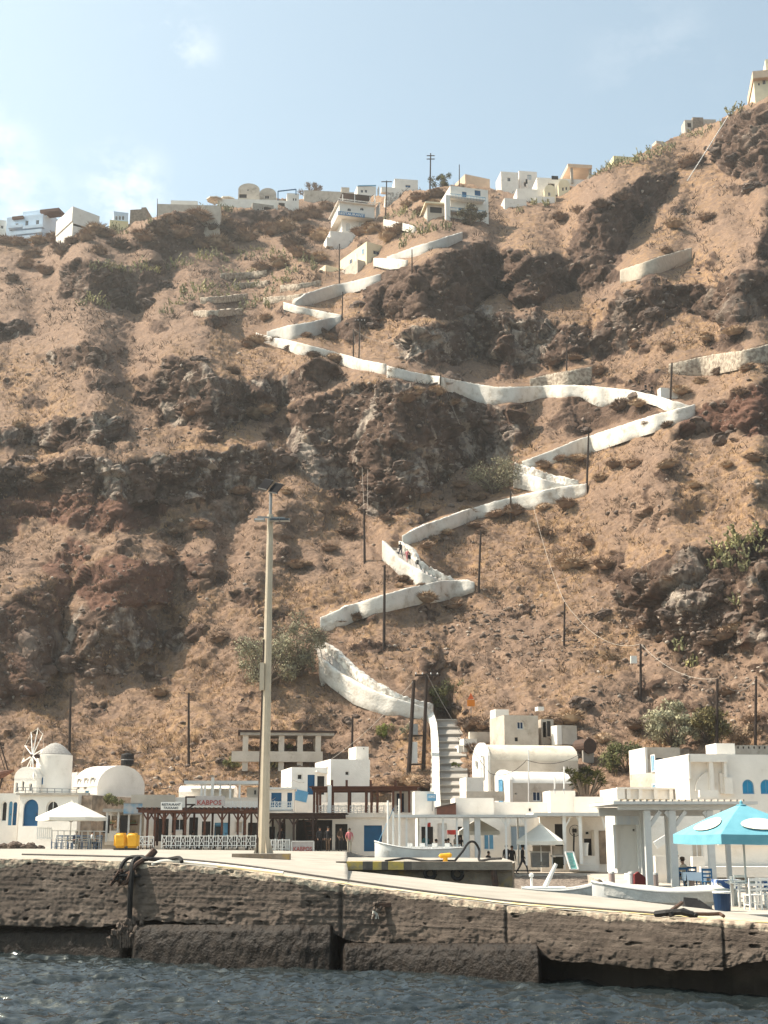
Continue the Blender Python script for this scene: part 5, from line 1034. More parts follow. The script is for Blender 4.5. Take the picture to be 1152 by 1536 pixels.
mb = MB(); mb.add([(x0 + .18, 0, z0), (x1 + .18, 0, z0), (x1 - .03, .45, z1), (x0 - .03, .45, z1)], [(0, 1, 2, 3)]); pn = mb.build('board', mat('chalk_turquoise', (.13, .36, .33), (.20, .42, .39), scale=6, rough=.8, stretch=(.6, 1, 5)), sb.root); mb = MB(); q = [Vector((x0 + .18, -.01, z0)), Vector((x1 + .18, -.01, z0)), Vector((x1 - .03, .44, z1)), Vector((x0 - .03, .44, z1))]
for i in range(4): mb.bar(q[i], q[(i + 1) % 4], .07)
mb.build('frame', m_wpaint, sb.root); mb = MB(); mb.bar((x0 - .03, .46, z1), (x0, .95, z0), .05); mb.bar((x1 - .03, .46, z1), (x1, .95, z0), .05); mb.build('rear_leg', m_wpaint, sb.root)
mb = MB(); rr_ = random.Random(3)
for i in range(9):
    t = .12 + i * .085; mb.bar(q[3].lerp(q[0], t).lerp(q[2].lerp(q[1], t), .15) + Vector((0, -.012, 0)), q[3].lerp(q[0], t).lerp(q[2].lerp(q[1], t), .5 + .35 * rr_.random()) + Vector((0, -.012, 0)), .03, .006)
mb.build('chalk_lines', m_wink, sb.root)
ct = Bld('snack_counter', 797, 1303, 84.6, 0, 'glazed snack counter with bottles under the white square parasol', 'counter'); ct.box('base', 798, 1279, 824, 1301, 0, .7, m_steel); ct.box('top', 796, 1277, 826, 1279, -.05, .8, m_wpaint); ct.box('back_panel', 799, 1260, 826, 1277, .6, .05, m_plas)
mb = MB()
for i in range(8): x, z = ct.L(801 + i * 3, 1268, .5); mb.lathe([(.05, 0), (.05, .2), (.02, .26), (.02, .34)], (x, .5, z), 6)
mb.build('bottles', MATS['bottle_mix'], ct.root); ct.box('shelf', 799, 1268, 826, 1269, .4, .2, m_wpaint)
tb = Bld('display_table', 826, 1304, 84, 0, 'small display table with dark cloth next to the turquoise menu board', 'table'); tb.box('top', 828, 1283, 848, 1285, 0, .8, m_white)
for x in (829, 847):
    for y in (.05, .75): tb.post(x, 1285, 1304, y, .06, m_wpaint, 'leg')
tb.box('cloth', 831, 1286, 845, 1303, .1, .5, mat('dark_olive_cloth', (.05, .045, .02), (.035, .03, .02), rough=.9)); tb.box('display_case', 830, 1269, 847, 1282.6, .15, .5, m_plas)
bn_ = at(878, 1284, 85.8); o = empty('white_bin', bn_, 0, 'tall tapering white bin standing on the shop bench', 'bin'); mb = MB(); mb.lathe([(.16, 0), (.22, .75), (.24, .76), (.24, .80), (.2, .80)], n=14); mb.build('bucket', m_wpaint, o); mb = MB(); mb.lathe([(.245, .72), (.26, .74), (.245, .76)], n=14); mb.build('rim', m_gpaint, o)
# roofs and parapets behind the canopies
B = Bld('flat_white_house', 738, 1226, 93, .05, 'low white flat-roofed house with tiny window below the smaller vault', 'house'); B.body(735, 1203, 826, 1226, 4, ops=[('window', 793, 1212, 797, 1217, m_wpaint, m_dark)], down=4)
B = Bld('roof_block', 826, 1220, 92, .05, 'bright square white roof block beside the palm bush', 'house'); B.body(826, 1186, 864, 1222, 3, down=4)
B = Bld('parapet_house', 862, 1222, 92, .02, 'white parapet house with a slim window strip right of the palm bush', 'house'); B.body(862, 1195, 930, 1224, 5, ops=[('window', 895, 1211, 912, 1215, m_wpaint, m_lblue)], down=4, par=.25)
B = Bld('terrace_house', 925, 1210, 88, .06, 'white roof terrace with stepped parapet bays left of the big white house', 'house'); B.body(926, 1182, 1052, 1212, 5, down=6.0, par=.35); B.box('bay', 926, 1182, 938, 1204, -.25, .25, m_white)
for x in (943, 961, 984, 1007, 1030, 1050): B.post(x, 1181, 1204, -.12, .24, m_white, 'pier')
B.box('parapet', 926, 1181, 1052, 1184, -.3, .3, m_white)
B = Bld('small_white_house', 993, 1206, 94, .30, 'small white house with two narrow pale blue windows left of the big house', 'house'); B.body(993, 1158, 1046, 1206, 4.5, m_plas, down=5); B.fill('window', .6, 2.2, 1.2, 3.4, .03, m_wpaint, m_lblue, B.root, 0, (B.last[0], 1)); B.fill('window', .6, .2, 1.2, 1.4, .03, m_wpaint, m_lblue, B.root, 0, (B.last[0], 1))
B = Bld('tan_house', 972, 1168, 101, .12, 'tan house with narrow navy door under the grey-green trees', 'house'); B.body(972, 1121, 1022, 1170, 4.5, m_plas, ops=[('door', 984, 1137, 996, 1158, m_navy)], down=3); B.box('side_wall', 969.5, 1121, 973, 1170, -.12, 4, m_white); B.box('broken_end', 1020, 1123, 1036, 1166, .6, 2.5, m_stone)  # white left wall puts the sunlit side into the colour
B = Bld('big_white_house', 1034, 1208, 84, .10, 'big white house with half-round blue windows at the right edge', 'house')
B.body(1036, 1132, 1240, 1210, 7, y0=1.0, down=6, ops=[('window', 1113, 1169, 1132, 1191, m_lblue, mat('bright_blue_shutter', (.02, .26, .48), (.018, .22, .42), rough=.5), 1), ('window', 1140, 1169, 1160, 1191, m_lblue, MATS['bright_blue_shutter'], 1)])
B.box('cornice', 1034, 1131, 1092, 1143, .4, .6, m_white); B.box('pier', 1066, 1143, 1072, 1187, .5, .5, m_white); B.box('pier', 1087, 1132, 1091, 1166, .5, .5, m_white); B.box('pier', 1034, 1132, 1037, 1168, .4, .6, m_white); B.box('step', 1088, 1166, 1100, 1191, .55, .45, m_white); B.box('roof_block', 1075, 1115, 1103, 1133, 2.5, 2.0, m_white); B.box('low_wall', 1050, 1185, 1078, 1196, -.6, .3, m_white)
ax_, az_ = B.L(1066, 1186, .95); mb = MB(); N = 10; mb.prism([(ax_ - 1.0 + 0 * k, az_) for k in range(1)] + [(ax_ - 1.0 * math.cos(PI / 2 * k / N), az_ + 1.15 * math.sin(PI / 2 * k / N)) for k in range(N + 1)] + [(ax_, az_)], .80, .98); mb.build('arch_buttress', m_white, B.root)
ax_, az_ = B.L(1080, 1190, .95); mb = MB(); mb.prism([(ax_, az_)] + [(ax_ + .9 * math.sin(PI / 2 * k / N), az_ + 1.25 * math.cos(PI / 2 * k / N)) for k in range(N + 1)], .80, .98); mb.build('arch_buttress', m_white, B.root)
B = Bld('stone_parapet', 1103, 1135, 95, .03, 'grey wall with a row of square holes behind the big white house', 'wall'); B.body(1103, 1118, 1240, 1136, .5, m_conc, ops=[('hole', x, 1119.5, x + 2.6, 1123) for x in range(1106, 1200, 8)], down=3)
# right pergola
B = Bld('white_pergola', 930, 1328, 57, .03, 'big white timber pergola on thick posts at the right waterfront', 'pergola')
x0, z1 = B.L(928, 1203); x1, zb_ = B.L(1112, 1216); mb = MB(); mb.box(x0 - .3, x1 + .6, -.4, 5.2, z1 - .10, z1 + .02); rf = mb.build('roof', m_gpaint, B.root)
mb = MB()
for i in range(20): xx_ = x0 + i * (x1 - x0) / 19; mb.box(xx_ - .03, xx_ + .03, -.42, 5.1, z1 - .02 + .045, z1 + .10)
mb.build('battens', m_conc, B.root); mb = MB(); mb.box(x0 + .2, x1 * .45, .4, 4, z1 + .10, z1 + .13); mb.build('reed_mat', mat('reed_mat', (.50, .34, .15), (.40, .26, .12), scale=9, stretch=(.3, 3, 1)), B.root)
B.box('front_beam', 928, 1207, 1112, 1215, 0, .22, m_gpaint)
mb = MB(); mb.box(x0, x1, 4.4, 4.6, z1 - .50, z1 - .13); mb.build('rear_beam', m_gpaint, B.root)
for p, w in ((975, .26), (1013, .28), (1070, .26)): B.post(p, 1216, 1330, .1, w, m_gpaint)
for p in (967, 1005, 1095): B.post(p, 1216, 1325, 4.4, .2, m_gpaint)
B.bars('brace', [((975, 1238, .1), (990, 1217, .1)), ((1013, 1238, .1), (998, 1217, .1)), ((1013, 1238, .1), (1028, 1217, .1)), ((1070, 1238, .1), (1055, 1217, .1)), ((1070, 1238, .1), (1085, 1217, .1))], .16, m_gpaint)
B = Bld('kiosk', 926, 1302, 62, .03, 'grey white kiosk with a pale sign panel under the pergola', 'kiosk'); B.body(926, 1219, 962, 1303, 2.4, m_white, down=.2, ops=[('window', 949, 1243, 952.5, 1247, m_wpaint, m_dark)]); B.box('sign_panel', 925, 1218, 963, 1237, -.12, .1, mat('faded_sign', (.62, .66, .70), (.72, .72, .70), scale=2.4, rough=.7, stretch=(2, 1, .5))); B.post(924, 1237, 1303, -.1, .12, m_wpaint); B.post(960, 1237, 1303, -.15, .14, m_wpaint)
B = Bld('terrace_wall_house', 968, 1310, 68, .02, 'long white terrace house wall behind the pergola with arch and stair', 'house')
B.body(966, 1222, 1300, 1318, 5, down=.2, ops=[('hole', 1000, 1246, 1011, 1300), ('window', 1036, 1243, 1056, 1292, m_wpaint, m_plas, 1), ('hole', 1098, 1236, 1104, 1250)])
B.box('bench', 1052, 1300, 1300, 1316, -1.6, 1.5, m_white); B.box('upper_ledge', 1078, 1262, 1240, 1268, -.35, .3, m_white); B.box('niche_block', 1105, 1247, 1128, 1262, -.30, .25, m_white); B.box('niche_block', 1136, 1248, 1165, 1262, -.30, .25, m_white)
B.bars('stair_rail', [((983, 1268, -.5), (1012, 1250, -.5))], .16, m_wpaint, h=.35); B.box('low_wall', 984, 1284, 1004, 1312, -1.2, .4, m_white); B.box('low_wall', 1040, 1285, 1058, 1308, -1.2, .5, m_white)
bl = parasol(1122, 1207, 1372, 45, 2.38, .95, 4, m_bcanvas, 'big turquoise parasol with white ovals at the right edge', rot=-.54, valance=.30, pole_m=m_gpaint)
# white ovals of the canopy: thin patches lying on the two front panels
mb = MB()
for sgn, (f0, f1, w0) in ((0, (.52, .92, .30)), (1, (.55, .90, .30))):
    # panel between corner k and k+1
    for kk in (2, 3):
        a0, a1 = 2 * PI * kk / 4, 2 * PI * (kk + 1) / 4
        if kk != (2 if sgn == 0 else 3): continue
        h_ = PARH[bl.name]
        c0_, c1_ = Vector((2.38 * math.cos(a0), 2.38 * math.sin(a0), 0)), Vector((2.38 * math.cos(a1), 2.38 * math.sin(a1), 0))
        def pan(f, g): q = (c0_.lerp(c1_, g)) * f; z = h_ - .95 * (f if f <= .45 else .40 / .45 * .45 + (f - .45) / .55 * .60) if False else h_ - (.38 * f / .45 if f < .45 else .38 + .57 * (f - .45) / .55); return (q.x, q.y, z + .045)
        K = 18; pts = [pan((f0 + f1) / 2 + (f1 - f0) / 2 * math.sin(2 * PI * i / K), .5 + w0 * math.cos(2 * PI * i / K)) for i in range(K)]; mb.add(pts + [pan((f0 + f1) / 2, .5)], [(i, (i + 1) % K, K) for i in range(K)])
mb.build('white_oval', m_canvas, bl)
# ------------------------------------------------------------------ village on the rim
def uY(px, py, add=1.0):
    r = []
    for d in (-18, -9, 0, 9, 18):
        for k in range(0, 60, 2):
            p, n = hit(px + d, py + k)
            if p: r.append(p.y); break
    return (max(r) if r else 270) + add - 1.0
m_bluewash = mat('pale_blue_wash', (.60, .70, .80), (.54, .64, .75), scale=1, rough=.9, bump=.02, bscale=5)
m_yel_w = mat('yellow_wash', (.74, .64, .38), (.68, .58, .34), scale=1, rough=.9)
m_peach = mat('peach_wash', (.66, .48, .34), (.58, .42, .30), scale=1, rough=.9)
B = Bld('apartment_house', 10, 362, uY(36, 364, 2), -.22, 'pale blue three-storey house with stacked balconies at the left rim', 'house')
B.body(8, 324, 62, 362, 9, m_bluewash, ops=[('window', 23, 335, 27, 344, m_gpaint, m_glass), ('window', 38, 331, 42, 340, m_gpaint, m_glass), ('window', 54, 330, 58, 339, m_gpaint, m_glass), ('window', 30, 346, 34, 352, m_gpaint, m_glass), ('window', 47, 345, 51, 352, m_gpaint, m_glass), ('window', 14, 340, 18, 346, m_gpaint, m_glass)], down=6)
B.body(34, 316, 70, 326, 6, m_bluewash, y0=2.0, down=.3, name='upper_storey')
for a, b, c, d in ((20, 345, 62, 348), (20, 353, 56, 356), (34, 337, 64, 340), (12, 337, 34, 340)): B.box('balcony', a, b, c, d, -1.1, 1.1, m_bluewash)
B.box('awning', 18, 324, 34, 327, -.6, 1.5, m_brown); B.box('awning', 60, 313, 88, 316, .5, 3, m_brown)
B = Bld('apartment_house', -16, 362, uY(4, 366, 4), .2, 'pale house cut off by the left edge of the picture', 'house'); B.body(-30, 329, 7, 362, 6, m_white, ops=[('window', 1, 338, 5, 343, m_gpaint, m_glass)], down=6)
B = Bld('garage_house', 108, 352, uY(125, 358, 3), .62, 'cream white house with sloping roof line and two garage arches', 'house')
B.body(108, 331, 147, 354, 9, m_white, ops=[('hole', 110, 335, 127, 343), ('hole', 130, 335, 145, 343)], down=6)
x0, z0 = B.L(108, 331); x1, _ = B.L(150, 331); zt = B.L(108, 309)[1]; zr = B.L(148, 324)[1]; mb = MB(); mb.prism([(x0, z0), (x1 * .98, z0), (x1 * .98, zr), (x0, zt)], .01, 8.9); w = mb.build('upper_storey', m_white, B.root)
for a, b, c, d in ((133, 322, 137, 329), (140, 324, 143, 330), (122, 324, 124, 327)):
    q0, q1 = B.L(a, b, .1), B.L(c, d, .1); B.fill('window', q0[0], q1[1], q1[0], q0[1], .06, m_gpaint, m_glass, B.root)
B = Bld('arched_house', 168, 345, uY(180, 350, 3), .25, 'small pale blue and yellow house with three arches on the rim', 'house')
B.body(170, 318, 192, 331, 5, m_bluewash, y0=.8, ops=[('window', 173, 323, 176.5, 330, m_wpaint, m_glass, 1), ('window', 178, 323, 181.5, 330, m_wpaint, m_glass, 1), ('window', 183, 323, 186.5, 330, m_wpaint, m_glass, 1)], down=.2); B.body(164, 331, 192, 346, 6, m_yel_w, down=6)
B = Bld('stone_block_house', 194, 342, uY(208, 346, 2), -.12, 'square bare stone block house on the dark bank', 'house'); B.body(194, 314, 219, 343, 6, m_stone, down=6); B.box('roof_stub', 212, 311, 219, 314, .6, 1, m_stone)
B = Bld('terrace_wall', 235, 325, uY(280, 330, 2), .06, 'long white terrace wall left of the rim parasols', 'wall'); B.body(235, 307, 330, 328, 4, m_plas, down=6, name='wall'); B.body(256, 301, 296, 309, 4, m_white, y0=1.0, down=.2, name='room')
for i, x in enumerate((322, 341)):
    yy = uY(x, 312, 4); parasol(x, 295, 305 + 2, yy, 1.9, .7, 8, m_canvas, ('left of two beige parasols on the rim terrace', 'right of two beige parasols beside the vaulted rim house')[i], rot=.3)
B = Bld('terrace_wall', 330, 312, uY(370, 318, 2), .05, 'long white rim wall under the two vaulted rooms', 'wall'); B.body(326, 299, 416, 316, 3, down=6)
B = Bld('vaulted_house', 357, 300, uY(375, 316, 6), .05, 'taller vaulted rim house with dark upper window', 'house'); B.body(357, 275, 389, 301, 6, m_plas, roof='vaulty', vault=1.6, ops=[('window', 370, 277.5 + 4, 374, 286, m_wpaint, m_dark), ('hole', 359, 291, 370, 297)], down=2)
B = Bld('vaulted_house', 389, 300, uY(400, 314, 6), .05, 'lower vaulted rim house right of the taller vault', 'house'); B.body(389, 282, 414, 301, 6, m_plas, roof='vaulty', vault=1.5, ops=[('window', 397, 293, 404, 298, m_wpaint, m_dark)], down=2)
B = Bld('concrete_shell', 378, 335, uY(392, 338, 1.5), .28, 'raw concrete shell with one square dark opening below the vaults', 'ruin'); B.body(378, 306, 410, 336, 5, m_conc, ops=[('hole', 396, 310, 407, 317), ('hole', 387, 327, 389.5, 330), ('hole', 386, 313, 388.5, 316)], down=6)
B = Bld('white_rim_house', 416, 318, uY(435, 322, 3), .12, 'white rim house with a blue roof frame', 'house'); B.body(416, 301, 434, 319, 5, ops=[('hole', 418, 304, 427, 310)], down=6); B.body(430, 290, 448, 318, 6, y0=.5, ops=[('window', 439, 297, 441.5, 301, m_wpaint, m_dark), ('window', 442.5, 297, 445, 301, m_wpaint, m_dark)], down=6, name='tall_room'); B.bars('roof_frame', [((417, 287, 0), (444, 284, 0)), ((417, 287, 0), (417, 301, 0)), ((444, 284, 0), (444, 292, 0))], .22, m_blue)
B = Bld('long_rim_house', 460, 302, uY(490, 308, 5), .1, 'long low beige rim house behind the restaurant tower', 'house'); B.body(456, 287, 536, 303, 6, m_plas, down=6); B.box('roof_block', 512, 281, 524, 288, 1, 3, m_plas)
B = Bld('blue_trimmed_house', 536, 300, uY(555, 310, 7), .20, 'flat white house with thin blue roof trim left of the tall pole', 'house'); B.body(536, 279, 564, 300, 6, ops=[('window', 541, 284, 545, 289, m_wpaint, m_glass), ('window', 547, 284, 551, 289, m_wpaint, m_glass)], right=[('window', 567, 284, 569, 290, m_wpaint, m_glass)], down=6); B.bars('trim', [((536, 279, -.05), (564, 278.5, -.05))], .25, m_lblue)
# restaurant tower
B = Bld('restaurant_tower', 512, 350, uY(528, 372, 1.5), .26, 'white restaurant tower with overhanging roof terrace and big blue sign', 'restaurant')
B.body(513, 327, 554, 352, 6.5, down=6, ops=[('window', 519, 333, 526, 347, m_wpaint, m_gpaint, 1), ('window', 538, 331, 544.5, 346, m_wpaint, m_gpaint, 1)])
B.body(509, 306, 562, 327.5, 8, y0=-1.0, down=.0, ops=[('window', 521, 311.5, 527, 317, m_wpaint, m_glass, 1), ('window', 540, 310.5, 546, 316, m_wpaint, m_glass, 1)], right=[('window', 565, 312, 570, 321, m_wpaint, m_glass)], name='upper_storey')
B.box('floor_slab', 507, 325.5, 563.5, 328.5, -1.6, 9.2, m_white); B.box('roof_slab', 507, 304.5, 563.5, 307, -1.6, 9.2, m_white)
B.xrail(508, 563, 298.5, 304.5, -1.5, 18, m_wpaint); x1, z1 = B.L(563, 298.5, -1.5); _, z0 = B.L(563, 304.5, -1.5)
mb = MB()
for i in range(9): mb.bar((x1, -1.5 + i * 1.1, z0), (x1, -1.5 + i * 1.1, z1), .07)
mb.bar((x1, -1.5, z1), (x1, 7.4, z1), .08); mb.bar((x1, -1.5, (z0 + z1) / 2), (x1, 7.4, (z0 + z1) / 2), .05); mb.build('side_railing', m_wpaint, B.root)
x0, z1 = B.L(512, 291.5, 0); x2, _ = B.L(556, 291, 0); mb = MB(); mb.add([(x0, -.8, z1), (x2, -.8, z1 + .1), (x2, 6, z1 + .1), (x0, 6, z1), (x0, -.8, z1 - .12), (x2, -.8, z1 - .02), (x2, 6, z1 - .02), (x0, 6, z1 - .12)], [(0, 1, 2, 3), (4, 7, 6, 5), (0, 4, 5, 1), (1, 5, 6, 2), (2, 6, 7, 3), (3, 7, 4, 0)]); mb.build('shade_sail', m_dbrown, B.root)
for p in (514, 532, 555): B.post(p, 291.5, 305, -.7, .14, m_wpaint)
B.post(562, 292, 305, 3, .2, m_wpaint); sg = MB(); a0 = B.L(507, 316.5, -1.75); a1 = B.L(547, 326.5, -1.75); sg.box(a0[0], a1[0], -1.78, -1.66, a1[1], a0[1]); so_ = sg.build('sign', mat('sign_blue', (.045, .20, .40), (.04, .17, .35), rough=.6), B.root); t_ = put_text(B, 'RESTAURANT', 508, 317.3, 546, 325.4, -1.80, m_wink, so_)
B.body(495, 349, 546, 372, 5, y0=-1.8, down=2, name='base'); B.box('base_step', 490, 356, 500, 370, -2.3, 3, m_white)
B = Bld('cream_house', 550, 394, uY(540, 404, -7), .55, 'cream house with blue windows under the restaurant tower', 'house')
B.body(550, 366, 579, 396, 10, m_cream, ops=[('window', 560, 375, 569, 383, m_wpaint, m_navy)], left=[], down=6)
x0, x1, z0, z1 = B.last
for yy0, yy1, zz0, zz1, kd in ((1.0, 1.7, 1.5, 2.6, 'window'), (3.6, 4.1, .9, 2.7, 'door'), (5.3, 6.3, 1.2, 2.2, 'window')): B.fill(kd, yy0, z0 + zz0, yy1, z0 + zz1, .03, m_wpaint, m_lblue if kd == 'window' and yy0 < 2 else m_navy, B.root, 0, (x0 - .02, 1))
mb = MB(); mb.box(x0 - 1.6, x0 - .03, .6, 8.5, z0 - 6, z0 - .2); mb.build('front_terrace', m_plas, B.root); mb = MB(); mb.box(x0 - 4.0, x0 - .5, 8.6, 12.5, z0 - 6, z0 + 1.2); mb.build('annex', m_cream, B.root)
B = Bld('white_rim_house', 592, 285, uY(610, 292, 6), .14, 'white rim house with one blue window right of the tall pole', 'house'); B.body(592, 269, 627, 287, 6, ops=[('window', 608, 277, 616, 281.5, m_wpaint, m_blue)], down=6); B.box('low_wall', 572, 281, 600, 290, -1.5, 1, m_white)
B = Bld('whitewashed_bank', 578, 312, uY(595, 313, 1), .2, 'sloping whitewashed rock bank right of the restaurant tower', 'wall'); x0, z0 = B.L(577, 310); x1, z1 = B.L(614, 292); xm, zm = B.L(602, 307); mb = MB(); mb.prism([(x0, z0 - 2), (xm, zm - 1.5), (x1, z1), (x1 - 1, z1 + .4), (x0 + .5, z1 + .1)], 0, 2.5); mb.build('bank', m_rub, B.root)
B = Bld('peach_house', 700, 280, uY(725, 284, 6), .4, 'low peach house with flat roof edge behind the balcony house', 'house'); B.body(698, 265, 735, 283, 6, m_peach, down=6)
# balcony house
B = Bld('balcony_house', 676, 330, uY(700, 337, 2), .24, 'two-storey white house with blue doors and long balconies on the rim', 'house')
B.body(676, 282, 733, 332, 8, down=6, ops=[('door', 693, 287, 700, 296, m_blue), ('door', 712, 285, 721, 294, m_blue), ('window', 680, 293, 685, 297.5, m_wpaint, m_glass), ('hole', 688, 311, 696, 321)])
for t, b in ((296.5, 300), (317, 321)):
    B.box('balcony', 674, t, 728, b, -1.6, 1.58, m_white); mb = MB(); xa, za = B.L(674, t, -1.55); xb, _ = B.L(728, t, -1.55)
    for i in range(25): x = xa + (xb - xa) * i / 24; mb.bar((x, -1.55, za), (x, -1.55, za + .85), .05)
    mb.bar((xa, -1.55, za + .85), (xb, -1.55, za + .85), .07); mb.build('balcony_railing', m_lblue, B.root)
B.post(671.5, 294, 335, -1.4, .85, m_white, 'pillar'); B.post(748, 295, 318, -1.0, .25, m_brown, 'side_pipe') if False else None
B = Bld('concrete_garage', 641, 328, uY(655, 334, 1.5), .15, 'open concrete garage with tan roof left of the balcony house', 'garage'); B.body(641, 306, 668, 332, 5, m_plas, ops=[('hole', 645, 310, 663, 320)], down=6); B.box('roof', 638, 303, 672, 306.5, -.6, 6, m_cream)
B = Bld('white_rim_house', 752, 279, uY(765, 288, 5), .15, 'square white rim house with one dark window right of the peach house', 'house'); B.body(752, 258, 778, 280, 5, ops=[('window', 761, 266, 766, 272, m_wpaint, m_glass)], down=6); B.body(779, 257, 806, 282, 5, y0=1.5, ops=[('window', 791, 262, 797, 270, m_lblue, m_gpaint), ('hole', 786, 273, 789, 280)], down=6, name='wing')
B = Bld('white_terraces', 778, 300, uY(800, 304, 2), .10, 'stepped white terrace walls between the rim houses', 'wall'); B.body(776, 284, 830, 304, 4, down=6, name='lower_wall'); B.body(806, 268, 884, 288, 5, y0=3.5, down=1, ops=[('hole', 822, 275, 832, 281)], name='upper_wall')
B = Bld('white_shed', 758, 312, uY(770, 315, 1.5), .15, 'low white shed at the end of the grey path wall', 'house'); B.body(757, 298, 790, 314, 3, down=2)
B = Bld('concrete_pavilion', 852, 268, uY(876, 274, 4), .12, 'open concrete pavilion with heavy pinkish roof slab on the rim', 'pavilion'); x0, z1 = B.L(852, 247); x1, _ = B.L(888, 247); mb = MB(); mb.box(x0, x1, 0, 7, z1 - .55, z1 + .25); mb.build('roof_slab', m_peach, B.root)
for p, y in ((858, .5), (886, .5), (884, 6)): B.post(p, 250.2, 275, y, .5, m_conc, 'column')
B.body(884, 262, 905, 276, 4, y0=1.0, m=m_white, down=2, ops=[('hole', 888, 265, 893, 272), ('hole', 896, 265, 901, 272)], name='porch')
B = Bld('cream_vault', 817, 302, uY(828, 304, 1.5), .02, 'cream vaulted hut with one small window, lower of the pair', 'house'); B.body(817, 277, 834, 303, 5, m_cream, roof='vaulty', vault=1.3, ops=[('window', 822, 288, 826, 294, m_wpaint, m_dark)], down=2); B.box('front_wall', 803, 295, 832, 305, -1.2, .4, m_white)
B = Bld('cream_vault', 838, 290, uY(846, 296, 1.5), .02, 'cream vaulted hut, upper of the pair below the pavilion', 'house'); B.body(838, 269, 855, 291, 5, m_cream, roof='vaulty', vault=1.3, ops=[('window', 843, 281, 846, 286, m_wpaint, m_dark), ('window', 848, 280, 851, 285, m_wpaint, m_dark)], down=2)
B = Bld('yellow_house', 921, 248, uY(935, 252, 4), .15, 'low pale yellow house peeping over the ridge', 'house'); B.body(921, 235, 958, 250, 5, m_yel_w, down=6)
B = Bld('stone_hut', 1028, 196, uY(1040, 200, 2.5), .05, 'ruined stone hut with a window on the right ridge', 'ruin'); B.body(1028, 180, 1040, 197, 3, m_plas, ops=[('hole', 1031, 184, 1037, 191)], down=6); B.body(1040, 176, 1056, 197, 4, m_stone, y0=.8, down=6, name='stone_room'); B.body(1056, 179, 1075, 197, 4, m_plas, y0=2.5, down=6, name='rear_wall')
B = Bld('low_ridge_wall', 986, 222, uY(992, 224, 2), .3, 'low beige wall stub on the right ridge', 'wall'); B.body(985, 212, 998, 222, 2, m_plas, down=6)
B = Bld('cream_house', 1134, 165, uY(1140, 166, 2), -.16, 'tall cream house with tan roof slab at the top right corner', 'house'); B.body(1134, 108, 1215, 168, 8, m_cream, down=5, ops=[('window', 1143, 117, 1149, 126, m_wpaint, m_glass), ('window', 1137, 124, 1140, 128, m_wpaint, m_dark)]); B.box('roof_slab', 1129, 103, 1215, 110, -1.0, 10, m_peach); B.body(1149, 86, 1215, 104, 5, m_cream, y0=2, down=.2, name='roof_room')
# ------------------------------------------------------------------ plants and loose stones
def leafmat(name, c1, c2, c3=None):
    m = mat(name, c1, c2, scale=1.4, rough=.9, spec=.15, lo=.40, hi=.62, rnd=.22); return m
m_dry = leafmat('dry_twigs', (.30, .205, .138), (.19, .128, .09)); m_dry2 = leafmat('pale_dry_twigs', (.40, .285, .185), (.26, .18, .12)); m_dry3 = leafmat('dark_dry_twigs', (.20, .14, .10), (.12, .085, .065))
m_grey = leafmat('grey_green_leaves', (.36, .33, .21), (.20, .185, .12)); m_olive = leafmat('olive_leaves', (.17, .165, .068), (.085, .09, .04)); m_green = leafmat('green_leaves', (.20, .21, .05), (.10, .12, .03))
m_twig = mat('twig_wood', (.16, .12, .09), (.10, .075, .055), scale=3, rough=.9)
m_pear = mat('cactus_pads', (.36, .31, .13), (.14, .14, .06), scale=1.3, rough=.75, lo=.42, hi=.60, rnd=.2); m_pearf = mat('cactus_pads_dull', (.28, .25, .12), (.12, .12, .06), scale=1.3, rough=.8, rnd=.2)
def rdir(up=.0):
    while True:
        v = Vector((random.uniform(-1, 1), random.uniform(-1, 1), random.uniform(-1 + up, 1)))
        if .05 < v.length < 1: return v.normalized()
def dry_bush_mesh(name, m, n=420, flat=.62):
    mb = MB()
    mb.ico((0, 0, .05), .62, 1, .16, (1, 1, flat))
    for i in range(n):
        d = rdir(.9); d.z = abs(d.z) * flat + .02; l = random.uniform(.78, 1.12); a = d * random.uniform(.45, .7); b = d * l + Vector((random.gauss(0, .05), random.gauss(0, .05), random.gauss(0, .03)))
        s = d.cross(rdir()).normalized() * random.uniform(.022, .045); mb.add([a - s, a + s, b], [(0, 1, 2)])
    me = mb.mesh(name, m, fixn=False); return me
BUSH = [dry_bush_mesh('dry_bush', m) for m in (m_dry, m_dry, m_dry2, m_dry2, m_dry3, m_dry)]
